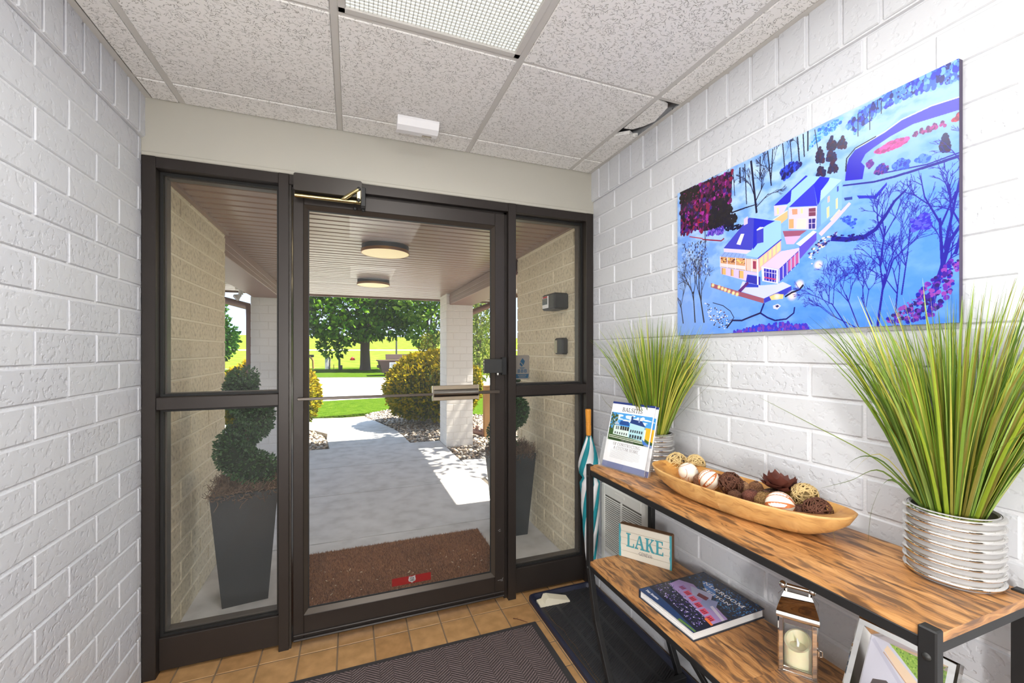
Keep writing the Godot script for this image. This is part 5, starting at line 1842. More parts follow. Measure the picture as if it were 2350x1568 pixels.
func paint_brochure(im: Image) -> void:
	rng.seed = 5
	var w := 420.0
	var h := 552.0
	var P := func(a): return a.map(func(p): return Vector2(p[0] * w, p[1] * h))
	im.fill(rgb(240, 240, 242))
	im.fill_rect(Rect2i(0, 0, 420, 18), rgb(40, 56, 118))
	im.fill_rect(Rect2i(0, 506, 420, 46), rgb(56, 74, 138))
	# picture
	poly(im, P.call([[0.02, 0.165], [0.98, 0.165], [0.98, 0.595], [0.02, 0.595]]), rgb(70, 150, 214))
	for k in 26: dab(im, rng.randf_range(0.1, 0.95) * w, rng.randf_range(0.18, 0.30) * h, rng.randf_range(12, 34), rng.randf_range(4, 11), rgb(214, 230, 244))
	poly(im, P.call([[0.02, 0.42], [0.98, 0.42], [0.98, 0.595], [0.02, 0.595]]), rgb(58, 88, 44))
	scatter(im, P.call([[0.02, 0.17], [0.20, 0.20], [0.16, 0.42], [0.02, 0.44]]), 260, 2, 6, [rgb(40, 56, 26), rgb(110, 116, 40), rgb(70, 84, 34)])
	poly(im, P.call([[0.86, 0.33], [0.98, 0.33], [0.98, 0.52], [0.86, 0.48]]), rgb(214, 168, 40))
	var wall := rgb(206, 222, 216)
	poly(im, P.call([[0.13, 0.36], [0.88, 0.36], [0.88, 0.52], [0.13, 0.50]]), wall)
	poly(im, P.call([[0.50, 0.28], [0.84, 0.30], [0.84, 0.53], [0.50, 0.51]]), rgb(168, 208, 216))
	poly(im, P.call([[0.27, 0.28], [0.46, 0.28], [0.50, 0.345], [0.24, 0.345]]), rgb(36, 72, 138))
	poly(im, P.call([[0.52, 0.235], [0.76, 0.245], [0.86, 0.325], [0.49, 0.295]]), rgb(34, 58, 116))
	poly(im, P.call([[0.12, 0.35], [0.18, 0.29], [0.26, 0.345]]), rgb(170, 184, 196))
	poly(im, P.call([[0.51, 0.19], [0.55, 0.19], [0.55, 0.25], [0.51, 0.25]]), rgb(44, 60, 110))
	poly(im, P.call([[0.68, 0.20], [0.715, 0.20], [0.715, 0.27], [0.68, 0.27]]), rgb(130, 150, 186))
	for k in 4: poly(im, P.call([[0.285 + k * 0.055, 0.36], [0.33 + k * 0.055, 0.362], [0.33 + k * 0.055, 0.42], [0.285 + k * 0.055, 0.418]]), rgb(44, 48, 52))
	for k in 6: poly(im, P.call([[0.17 + k * 0.055, 0.455], [0.195 + k * 0.055, 0.457], [0.195 + k * 0.055, 0.49], [0.17 + k * 0.055, 0.488]]), rgb(60, 66, 66))
	for k in 6: poly(im, P.call([[0.53 + k * 0.05, 0.39], [0.56 + k * 0.05, 0.392], [0.56 + k * 0.05, 0.43], [0.53 + k * 0.05, 0.428]]), rgb(52, 60, 70))
	for k in 5: poly(im, P.call([[0.53 + k * 0.06, 0.46], [0.57 + k * 0.06, 0.462], [0.57 + k * 0.06, 0.51], [0.53 + k * 0.06, 0.508]]), rgb(46, 54, 62))
	for k in 2: poly(im, P.call([[0.18 + k * 0.045, 0.37], [0.21 + k * 0.045, 0.37], [0.21 + k * 0.045, 0.42], [0.18 + k * 0.045, 0.42]]), rgb(90, 104, 108))
	for k in 3: poly(im, P.call([[0.04, 0.515 + k * 0.025], [0.9, 0.535 + k * 0.022], [0.9, 0.545 + k * 0.022], [0.04, 0.525 + k * 0.025]]), rgb(206, 208, 196) if k < 2 else rgb(30, 44, 26))
	poly(im, P.call([[0.82, 0.50], [0.98, 0.56], [0.98, 0.595], [0.86, 0.57]]), rgb(60, 110, 190))
	# body text
	for k in 9:
		im.fill_rect(Rect2i(60, 402 + k * 8, 300 - (60 if k == 8 else rng.randi() % 16), 2), rgb(170, 172, 176))

func lake_sign() -> void:
	var a := Vector3(1.079, LY, 0.586)
	var w := (Vector3(1.2005, 0, 0.773) - Vector3(1.079, 0, 0.586)).normalized()
	var W := 0.223
	var H := 0.138
	var o := thing("lake_sign", "small white painted wooden block sign reading LAKE in teal", "sign", a)
	var n := w.cross(Vector3.UP)
	o.basis = Basis(w, Vector3.UP, n)
	bxo("block", Vector3(0, 0, -0.034), Vector3(W, H, -0.001), M.sign_edge, o, 0.004)
	var st := mb()
	var board_h := H / 5.0
	for k in 5:
		box(st, Vector3(0.002, k * board_h + 0.0005, -0.003), Vector3(W - 0.002, (k + 1) * board_h - 0.0005, 0.001), 0.0006)
	obj("face", st, mat("whitewash", rgb(232, 228, 214), 0.8), o)
	rng.seed = 6
	st = mb()
	for s in [0.0, 1.0]:
		var p := []
		for k in 13: p.append(Vector2((0.009 + rng.randf_range(-0.0015, 0.002)) if s == 0 else W - 0.009 + rng.randf_range(-0.002, 0.0015), H * k / 12.0))
		if s == 0: p.append_array([Vector2(0.001, H), Vector2(0.001, 0)])
		else: p.append_array([Vector2(W - 0.001, H), Vector2(W - 0.001, 0)])
		prism(st, p, 0.0008, 0.0014)
	obj("edge_paint", st, M.teal_paint, o)
	lettering("LAKE", 0.058, M.teal_paint, o, Transform3D(Basis(), Vector3(W * 0.5, 0.076, 0.0014)), true, true, 0.155)
	lettering("·GENEVA·", 0.014, M.ink_grey, o, Transform3D(Basis(), Vector3(W * 0.52, 0.032, 0.0014)), false, false, 0.06)

func coffee_book() -> void:
	rng.seed = 15
	var a := Vector3(0.961, LY, 0.877)
	var ax := Vector3(0.312, 0, -0.001).normalized()
	var o := thing("book", "large coffee table book with a purple night mansion cover", "book", a)
	o.basis = Basis(Vector3(0.026, 0, 1).normalized(), Vector3.UP, Vector3(0.026, 0, 1).normalized().cross(Vector3.UP))
	# local: x along the fore edge to the viewer, z from the foot of the page to the head is -z
	var W := 0.250
	var D := 0.308
	var T := 0.030
	var st := mb()
	box(st, Vector3(0.004, 0.003, -D + 0.004), Vector3(W - 0.004, T - 0.003, -0.004))
	obj("pages", st, M.page_edge, o)
	st = mb()
	for k in 9:
		box(st, Vector3(0.006, 0.005 + k * 0.0025, -D + 0.006), Vector3(W - 0.0035 + 0.0006 * (k % 2), 0.0062 + k * 0.0025, -0.0035 + 0.0006 * (k % 3)))
	obj("page_block", st, M.paper_white, o)
	st = mb()
	box(st, Vector3(0, 0, -D), Vector3(W, 0.003, 0))
	box(st, Vector3(-0.002, 0, -D), Vector3(0.001, T, 0))
	obj("back_cover", st, mat("cover_dark", rgb(40, 48, 62), 0.4), o)
	# front cover, its foot lifted slightly over a brown flap
	var im := Image.create(440, 540, false, Image.FORMAT_RGB8)
	paint_book(im)
	var cm := mat("cover_print", Color.WHITE, 0.22)
	cm.albedo_texture = tex(im)
	st = mb()
	var y := func(u): return T + 0.004 * sin(PI * u)
	for k in 8:
		var u0 := k / 8.0
		var u1 := (k + 1) / 8.0
		quad(st, Vector3(u0 * W, y.call(u0), 0), Vector3(u1 * W, y.call(u1), 0), Vector3(u1 * W, T, -D), Vector3(u0 * W, T, -D), Vector2(u0, 1), Vector2(u1, 0))
		quad(st, Vector3(u1 * W, y.call(u1) - 0.0025, 0), Vector3(u0 * W, y.call(u0) - 0.0025, 0), Vector3(u0 * W, T - 0.0025, -D), Vector3(u1 * W, T - 0.0025, -D), Vector2(0.9, 0.9), Vector2(0.92, 0.88))
		quad(st, Vector3(u0 * W, y.call(u0) - 0.0025, 0), Vector3(u1 * W, y.call(u1) - 0.0025, 0), Vector3(u1 * W, y.call(u1), 0), Vector3(u0 * W, y.call(u0), 0), Vector2(u0, 1), Vector2(u1, 0.99))
	quad(st, Vector3(W, T - 0.0025, 0), Vector3(W, T - 0.0025, -D), Vector3(W, T, -D), Vector3(W, T, 0), Vector2(1, 1), Vector2(0.98, 0))
	var cv := obj("front_cover", st, cm, o)
	st = mb()
	tri(st, Vector3(0.02, T - 0.004, -0.006), Vector3(W - 0.012, T - 0.004, -0.002), Vector3(W - 0.012, T - 0.0005, -0.020))
	obj("flap", st, mat("flap_brown", rgb(120, 96, 88), 0.6), o)
	for e in [["NLEROOM", -0.060, 0.016, 0.165], ["SETION", -0.092, 0.012, 0.110]]:
		lettering(e[0], e[2], M.ink_white, cv, Transform3D(Basis(Vector3.RIGHT, -PI / 2), Vector3(W * 0.56, T + 0.0015, -D - e[1])), true, false, e[3])
	lettering("Ten Stories", 0.009, M.ink_white, cv, Transform3D(Basis(Vector3.RIGHT, -PI / 2), Vector3(0.050, T + 0.004, -0.016)), true, false, 0.06)

func paint_book(im: Image) -> void:
	var w := 440.0
	var h := 540.0
	var P := func(a): return a.map(func(p): return Vector2(p[0] * w, p[1] * h))
	im.fill(rgb(20, 26, 48))
	scatter(im, P.call([[0.0, 0.0], [1.0, 0.0], [1.0, 0.5], [0.0, 0.3]]), 900, 1, 6, [rgb(14, 22, 44), rgb(26, 60, 104), rgb(10, 14, 28), rgb(38, 92, 150)])
	scatter(im, P.call([[0.45, 0.05], [1.0, 0.1], [1.0, 0.42], [0.6, 0.4]]), 420, 1, 5, [rgb(58, 120, 186), rgb(30, 70, 130), rgb(90, 160, 214)])
	poly(im, P.call([[0.18, 0.18], [0.30, 0.12], [0.46, 0.22], [0.58, 0.32], [0.46, 0.34], [0.26, 0.24]]), rgb(82, 128, 196))
	# the lit house
	poly(im, P.call([[0.02, 0.42], [0.20, 0.34], [0.98, 0.52], [0.98, 0.74], [0.05, 0.60]]), rgb(176, 150, 206))
	poly(im, P.call([[0.22, 0.40], [0.50, 0.30], [0.64, 0.46], [0.40, 0.52]]), rgb(186, 186, 220))
	poly(im, P.call([[0.52, 0.46], [0.66, 0.36], [0.80, 0.54], [0.62, 0.60]]), rgb(150, 156, 200))
	poly(im, P.call([[0.40, 0.42], [0.55, 0.40], [0.58, 0.47], [0.44, 0.49]]), rgb(110, 20, 40))
	for k in 6:
		var x := 0.16 + k * 0.135
		var y := 0.46 + k * 0.034
		poly(im, P.call([[x, y], [x + 0.10, y + 0.02], [x + 0.10, y + 0.10], [x, y + 0.08]]), rgb(226, 84, 116) if k > 0 else rgb(160, 120, 190))
		for j in 3: poly(im, P.call([[x + 0.02 + j * 0.027, y + 0.03], [x + 0.035 + j * 0.027, y + 0.033], [x + 0.035 + j * 0.027, y + 0.085], [x + 0.02 + j * 0.027, y + 0.08]]), rgb(140, 26, 52))
	poly(im, P.call([[0.70, 0.48], [0.98, 0.56], [0.98, 0.60], [0.70, 0.52]]), rgb(220, 210, 230))
	poly(im, P.call([[0.86, 0.70], [0.99, 0.73], [0.99, 0.76], [0.86, 0.74]]), rgb(240, 120, 60))
	scatter(im, P.call([[0.0, 0.55], [0.9, 0.72], [0.95, 0.92], [0.0, 0.80]]), 700, 1, 6, [rgb(92, 74, 150), rgb(50, 44, 96), rgb(150, 126, 200), rgb(30, 30, 64), rgb(206, 196, 232)], 0.6)
	poly(im, P.call([[0.0, 0.86], [1.0, 0.96], [1.0, 1.0], [0.0, 1.0]]), rgb(38, 62, 104))
	stroke(im, P.call([[0.75, 0.985], [1.0, 0.975]]), 14, rgb(92, 128, 60))

func candle_lantern() -> void:
	var a := Vector3(1.1025, 0, 1.298)
	var b := Vector3(1.1515, 0, 1.3695)
	var u := (b - a).normalized()
	var n := u.cross(Vector3.UP)
	var s := 0.0445
	var c := (a + b) / 2 - n * s
	var bs := Basis(u, Vector3.UP, n)
	var o := thing("lantern", "polished chrome candle lantern with glass panes on the lower shelf", "lantern", Vector3(c.x, LY, c.z))
	o.basis = bs
	var H := 0.150
	var st := mb()
	for sx in [-1.0, 1.0]:
		for sz in [-1.0, 1.0]:
			var p := Vector3(sx * (s - 0.006), 0, sz * (s - 0.006))
			box(st, p + Vector3(-0.006, 0.004, -0.006), p + Vector3(0.006, H, 0.006), 0.001)
	box(st, Vector3(-s, 0, -s), Vector3(s, 0.008, s), 0.001)
	obj("frame", st, M.chrome, o)
	# door frame towards the room, glass in the three others
	st = mb()
	for k in 4:
		X = Transform3D(Basis(Vector3.UP, k * PI / 2), Vector3.ZERO)
		box(st, Vector3(-s + 0.012, 0.008, s - 0.004), Vector3(s - 0.012, 0.019, s), 0.001)
		box(st, Vector3(-s + 0.012, H - 0.014, s - 0.004), Vector3(s - 0.012, H, s), 0.001)
		box(st, Vector3(-s + 0.001, 0.008, s - 0.003), Vector3(-s + 0.012, H, s + 0.001), 0.001)
		box(st, Vector3(s - 0.012, 0.008, s - 0.003), Vector3(s - 0.001, H, s + 0.001), 0.001)
	obj("door_frame", st, M.chrome, o)
	for k in 4:
		st = mb()
		X = Transform3D(Basis(Vector3.UP, k * PI / 2), Vector3.ZERO)
		quad(st, Vector3(-s + 0.011, 0.016, s - 0.003), Vector3(s - 0.011, 0.016, s - 0.003), Vector3(s - 0.011, H - 0.012, s - 0.003), Vector3(-s + 0.011, H - 0.012, s - 0.003))
		obj("pane", st, M.glass, o)
	X = Transform3D()
	# roof: a bent sheet from eave over the ridge, closed by two cheeks
	st = mb()
	var half := [[s + 0.001, H], [s + 0.006, H + 0.003], [s + 0.007, H + 0.010], [s + 0.004, H + 0.018], [s - 0.004, H + 0.025], [s - 0.014, H + 0.033], [s - 0.024, H + 0.044], [s - 0.029, H + 0.053], [s - 0.030, H + 0.060]]
	for k in 2:
		X = Transform3D(Basis(Vector3.UP, k * PI), Vector3.ZERO)
		for i in half.size() - 1:
			var p: Array = half[i]
			var q: Array = half[i + 1]
			var f := func(e): return s + 0.004 - maxf(0.0, e[1] - H - 0.02) * 0.42
			quad(st, Vector3(-f.call(p), p[1], p[0]), Vector3(f.call(p), p[1], p[0]), Vector3(f.call(q), q[1], q[0]), Vector3(-f.call(q), q[1], q[0]))
	X = Transform3D()
	st.index(); st.generate_normals()
	obj("roof", st, M.chrome, o)
	st = mb()
	for k in 2:
		X = Transform3D(Basis(Vector3.UP, k * PI), Vector3.ZERO)
		for i in half.size() - 1:
			var p: Array = half[i]
			var q: Array = half[i + 1]
			var g := func(e): return s + 0.0035 - maxf(0.0, e[1] - H - 0.02) * 0.42
			quad(st, Vector3(g.call(p), p[1], p[0]), Vector3(g.call(p), p[1], -p[0]), Vector3(g.call(q), q[1], -q[0]), Vector3(g.call(q), q[1], q[0]))
	X = Transform3D()
	box(st, Vector3(-s + 0.012, H + 0.055, -0.0145), Vector3(s - 0.012, H + 0.060, 0.0145))
	tag(obj("roof_cheek", st, M.chrome, o), "", "", "", "stuff")
	st = mb()
	tube(st, [Vector3(-0.034, H + 0.071, 0), Vector3(0.034, H + 0.071, 0)], 0.0065, 12)
	for e in [-1.0, 1.0]:
		ball(st, Vector3(e * 0.034, H + 0.071, 0), Vector3.ONE * 0.011, 14, 10)
		box(st, Vector3(e * 0.027 - 0.003, H + 0.050, -0.005), Vector3(e * 0.027 + 0.003, H + 0.071, 0.005), 0.001)
	obj("handle", st, M.chrome, o)
	st = mb()
	box(st, Vector3(s, 0.074, s - 0.004), Vector3(s + 0.004, 0.090, s + 0.003), 0.001)
	tube(st, [Vector3(s + 0.004, 0.091, s), Vector3(s + 0.010, 0.090, s), Vector3(s + 0.010, 0.076, s), Vector3(s + 0.005, 0.075, s)], 0.0016, 6)
	obj("latch", st, M.chrome, o)
	# battery candle with a melted rim, standing inside
	var cd := thing("candle", "ivory battery candle with a melted rim inside the lantern", "candle", Vector3(c.x, LY + 0.008, c.z))
	cd.basis = bs
	st = mb()
	var R := 0.032
	var N := 32
	var top := func(ang): return 0.066 + 0.016 * sin(ang + 0.3)
	for k in N:
		var a0 := TAU * k / N
		var a1 := TAU * (k + 1) / N
		var d0 := Vector3(cos(a0), 0, -sin(a0))
		var d1 := Vector3(cos(a1), 0, -sin(a1))
		var h0 := Vector3(0, top.call(a0), 0)
		var h1 := Vector3(0, top.call(a1), 0)
		quadn(st, d0 * R, d1 * R, d1 * R + h1, d0 * R + h0, d0, d1, d1, d0)
		quad(st, d0 * R + h0, d1 * R + h1, d1 * R * 0.84 + h1, d0 * R * 0.84 + h0)
		quad(st, d0 * R * 0.84 + h0, d1 * R * 0.84 + h1, d1 * R * 0.6 + Vector3(0, 0.052, 0), d0 * R * 0.6 + Vector3(0, 0.052, 0))
		tri(st, d0 * R * 0.6 + Vector3(0, 0.052, 0), d1 * R * 0.6 + Vector3(0, 0.052, 0), Vector3(0, 0.050, 0))
		tri(st, Vector3.ZERO, d1 * R, d0 * R)
	obj("wax", st, M.candle_wax, cd)
	st = mb()
	tube(st, [Vector3(0, 0.050, 0), Vector3(0.001, 0.060, 0), Vector3(-0.002, 0.072, 0)], [0.003, 0.0036, 0.0008], 10)
	obj("wick", st, M.white_plastic, cd)

func photo_frame() -> void:
	# leans back, faces the room
	var o := thing("photo_frame", "silver picture frame leaning back at the near end of the lower shelf", "picture frame", Vector3(1.035, LY + 0.004, 1.475))
	var w := Vector3(0.10, 0, 1.0).normalized()
	var th := 0.50
	var up := Vector3(0, cos(th), 0) + Vector3.UP.cross(w) * sin(th)
	o.basis = Basis(w, up, w.cross(up).normalized())
	var W := 0.178
	var H := 0.262
	var st := mb()
	var t := 0.020
	var prof := [[0.0, -0.022], [0.0, 0.0], [0.004, 0.004], [0.015, 0.004], [0.026, -0.010], [0.026, -0.016]]
	var corners := [Vector2(0, 0), Vector2(W, 0), Vector2(W, H), Vector2(0, H)]
	var inward := [Vector2(1, 1), Vector2(-1, 1), Vector2(-1, -1), Vector2(1, -1)]
	for k in 4:
		var j := (k + 1) % 4
		for i in prof.size() - 1:
			var f := func(c, e): 
				var v: Vector2 = corners[c] + inward[c] * prof[e][0]
				return Vector3(v.x, v.y, prof[e][1])
			quad(st, f.call(k, i), f.call(j, i), f.call(j, i + 1), f.call(k, i + 1))
	obj("frame", st, M.chrome, o)
	bxo("back_board", Vector3(0.003, 0.003, -0.024), Vector3(W - 0.003, H - 0.003, -0.020), M.black_plastic, o)
	var im := Image.create(264, 420, false, Image.FORMAT_RGB8)
	paint_photo(im)
	var pm := mat("photo_print", Color.WHITE, 0.3)
	pm.albedo_texture = tex(im)
	st = mb()
	quad(st, Vector3(0.024, 0.024, -0.017), Vector3(W - 0.024, 0.024, -0.017), Vector3(W - 0.024, H - 0.024, -0.017), Vector3(0.024, H - 0.024, -0.017))
	obj("photo", st, pm, o)
	st = mb()
	quad(st, Vector3(0.024, 0.024, -0.0145), Vector3(W - 0.024, 0.024, -0.0145), Vector3(W - 0.024, H - 0.024, -0.0145), Vector3(0.024, H - 0.024, -0.0145))
	obj("pane", st, M.glass, o)
	st = mb()
	X = Transform3D(Basis(Vector3.RIGHT, 0.72), Vector3(W / 2, H * 0.55, -0.024))
	box(st, Vector3(-0.02, -0.13, -0.003), Vector3(0.02, 0.0, 0.0))
	X = Transform3D()
	obj("easel", st, M.black_plastic, o)

func paint_photo(im: Image) -> void:
	rng.seed = 25
	var w := 264.0
	var h := 420.0
	var P := func(a): return a.map(func(p): return Vector2(p[0] * w, p[1] * h))
	im.fill(rgb(204, 204, 218))
	poly(im, P.call([[0.25, 0.0], [1, 0.0], [1, 0.34]]), rgb(136, 172, 60))
	scatter(im, P.call([[0.25, 0.0], [1, 0.0], [1, 0.34]]), 500, 1, 4, [rgb(110, 150, 44), rgb(168, 196, 84), rgb(90, 130, 40)])
	poly(im, P.call([[0.25, 0.04], [1.0, 0.36], [1.0, 0.44], [0.9, 0.47], [0.22, 0.10]]), rgb(232, 206, 176))
	stroke(im, P.call([[0.22, 0.12], [0.92, 0.46]]), 4, rgb(190, 150, 120))
	stroke(im, P.call([[0.05, 0.05], [0.55, 0.35], [0.8, 0.75]]), 16, rgb(190, 190, 208))
	# a woman in profile and a small child
	poly(im, P.call([[0.10, 0.62], [0.16, 0.42], [0.34, 0.37], [0.46, 0.42], [0.36, 0.56], [0.26, 0.70], [0.12, 0.74]]), rgb(78, 66, 66))
	poly(im, P.call([[0.40, 0.46], [0.52, 0.44], [0.60, 0.52], [0.58, 0.60], [0.48, 0.66], [0.36, 0.60]]), rgb(224, 178, 164))
	poly(im, P.call([[0.28, 0.72], [0.48, 0.66], [0.58, 0.82], [0.54, 1.0], [0.10, 1.0]]), rgb(116, 132, 152))
	dab(im, 0.86 * w, 0.55 * h, 24, 34, rgb(222, 180, 166))
	dab(im, 0.84 * w, 0.49 * h, 24, 18, rgb(150, 120, 110))
	poly(im, P.call([[0.74, 0.68], [0.96, 0.66], [1.0, 1.0], [0.66, 1.0]]), rgb(52, 60, 86))
	for k in 6: stroke(im, P.call([[0.72, 0.70 + k * 0.045], [0.98, 0.69 + k * 0.045]]), 4, rgb(214, 216, 226))

func umbrella() -> void:
	var at := Vector3(1.235, 0.0, 0.115)
	var o := thing("umbrella", "furled teal and white umbrella with orange wooden handle in the corner", "umbrella", at)
	o.rotation = Vector3(0.0, 0.4, 0.035)
	var st := mb()
	lathe(st, [Vector2(0, 0.885), Vector2(0.0135, 0.885), Vector2(0.0145, 0.90), Vector2(0.0145, 0.938), Vector2(0.0135, 0.940), Vector2(0.0145, 0.942), Vector2(0.0145, 0.952), Vector2(0.0135, 0.954), Vector2(0.0145, 0.956), Vector2(0.0165, 1.02), Vector2(0.015, 1.026), Vector2(0, 1.027)], 18)
	obj("handle", st, M.orange_wood, o)
	st = mb()
	tube(st, [Vector3(0, 0.03, 0), Vector3(0, 0.89, 0)], 0.0045, 8)
	tube(st, [Vector3(0, 0.006, 0), Vector3(0, 0.05, 0)], [0.003, 0.006], 8)
	obj("shaft", st, M.steel, o)
	# eight panels twisted round the shaft, teal and white
	for k in 8:
		st = mb()
		var N := 30
		for i in N:
			for j in 4:
				var f := func(ii, jj):
					var v: float = ii / float(N)
					var y := lerpf(0.05, 0.875, v)
					var r := 0.006 + 0.040 * pow(sin(PI * clampf(v * 0.62 + 0.02, 0, 1)), 0.8)
					if v > 0.72: r *= 1.0 - 0.72 * pow((v - 0.72) / 0.28, 1.4)
					var tie := exp(-pow((y - 0.655) / 0.02, 2.0))
					r *= 1.0 - 0.42 * tie
					if v > 0.66: r += 0.014 * sin(PI * (v - 0.66) / 0.34)
					var a: float = TAU * (k + jj / 4.0) / 8.0 + v * 5.0
					r *= 1.0 + 0.16 * sin(PI * jj / 4.0)
					return Vector3(cos(a) * r, y + (0.022 * sin(PI * jj / 4.0) - 0.012 if ii == N else 0.0), -sin(a) * r)
				quad(st, f.call(i, j), f.call(i, j + 1), f.call(i + 1, j + 1), f.call(i + 1, j))
		st.index(); st.generate_normals()
		obj("panel", st, M.teal_cloth if k % 2 == 0 else M.white_cloth, o)
	st = mb()
	lathe(st, [Vector2(0.0335, 0.640), Vector2(0.035, 0.642), Vector2(0.035, 0.668), Vector2(0.0335, 0.670)], 18)
	obj("tie_band", st, M.white_cloth, o)

func wall_heater() -> void:
	var o := thing("wall_heater", "beige metal wall heater with louvred grille behind the console table", "heater", Vector3(XR - 0.001, 0.09, 0.325))
	X = Transform3D(Basis(), -o.position)
	var x0 := 1.288
	var z0 := 0.123
	var z1 := 0.527
	var st := mb()
	box(st, Vector3(x0 + 0.006, 0.095, z0 + 0.004), Vector3(XR, 0.612, z1 - 0.004))
	obj("back_box", st, M.heater_dark, o)
	st = mb()
	# face with openings: frame strips round the louvres
	box(st, Vector3(x0, 0.095, z0), Vector3(XR, 0.617, z0 + 0.032), 0.004)
	box(st, Vector3(x0, 0.095, z1 - 0.062), Vector3(XR, 0.617, z1), 0.004)
	box(st, Vector3(x0, 0.562, z0 + 0.03), Vector3(XR, 0.617, z1 - 0.06), 0.004)
	box(st, Vector3(x0, 0.255, z0 + 0.03), Vector3(XR, 0.275, z1 - 0.06), 0.003)
	box(st, Vector3(x0, 0.275, 0.297), Vector3(x0 + 0.01, 0.562, 0.310), 0.002)
	obj("cover", st, M.heater_paint, o)
	for k in 26:
		var y := 0.280 + k * 0.0108
		st = mb()
		for e in [[z0 + 0.032, 0.297], [0.310, z1 - 0.062]]:
			quad(st, Vector3(x0 + 0.001, y, e[0]), Vector3(x0 + 0.001, y, e[1]), Vector3(x0 + 0.009, y + 0.0045, e[1]), Vector3(x0 + 0.009, y + 0.0045, e[0]))
			quad(st, Vector3(x0 + 0.001, y - 0.0012, e[0]), Vector3(x0 + 0.001, y - 0.0012, e[1]), Vector3(x0 + 0.001, y, e[1]), Vector3(x0 + 0.001, y, e[0]))
			quad(st, Vector3(x0 + 0.009, y + 0.0033, e[0]), Vector3(x0 + 0.009, y + 0.0033, e[1]), Vector3(x0 + 0.001, y - 0.0012, e[1]), Vector3(x0 + 0.001, y - 0.0012, e[0]))
		obj("louvre", st, M.heater_paint, o)
	bxo("control_panel", Vector3(x0 + 0.003, 0.095, z0 + 0.03), Vector3(x0 + 0.007, 0.256, z1 - 0.06), M.white_plastic, o)
	st = mb()
	var keep := X
	X = keep * Transform3D(Basis(Vector3.FORWARD, -PI / 2), Vector3(x0 + 0.003, 0.222, 0.19))
	lathe(st, [Vector2(0.016, 0), Vector2(0.014, 0.014), Vector2(0.0, 0.016)], 20)
	X = keep
	obj("knob", st, M.cream_plastic, o)
	bxo("latch", Vector3(x0 - 0.003, 0.586, 0.255), Vector3(x0 + 0.002, 0.600, 0.335), M.heater_paint, o, 0.001)
	X = Transform3D()

func wall_picture() -> void:
	var z0 := 0.697
	var z1 := 1.588
	var y0 := 1.408
	var y1 := 2.012
	var o := thing("wall_picture", "large frameless blue print of a snowy estate at dusk on the wall", "picture", Vector3(XR, (y0 + y1) / 2, (z0 + z1) / 2))
	var hy := (y1 - y0) / 2
	var hz := (z1 - z0) / 2
	bxo("panel", Vector3(-0.016, -hy, -hz), Vector3(-0.001, hy, hz), mat("panel_edge", rgb(64, 52, 84), 0.4), o, 0.001)
	var im := Image.create(1360, 920, false, Image.FORMAT_RGB8)
	paint_estate(im)
	var m := mat("estate_print", Color.WHITE, 0.28)
	m.albedo_texture = tex(im)
	var st := mb()
	quad(st, Vector3(-0.0165, -hy, -hz), Vector3(-0.0165, -hy, hz), Vector3(-0.0165, hy, hz), Vector3(-0.0165, hy, -hz), Vector2(0, 1), Vector2(1, 0))
	obj("print", st, m, o)

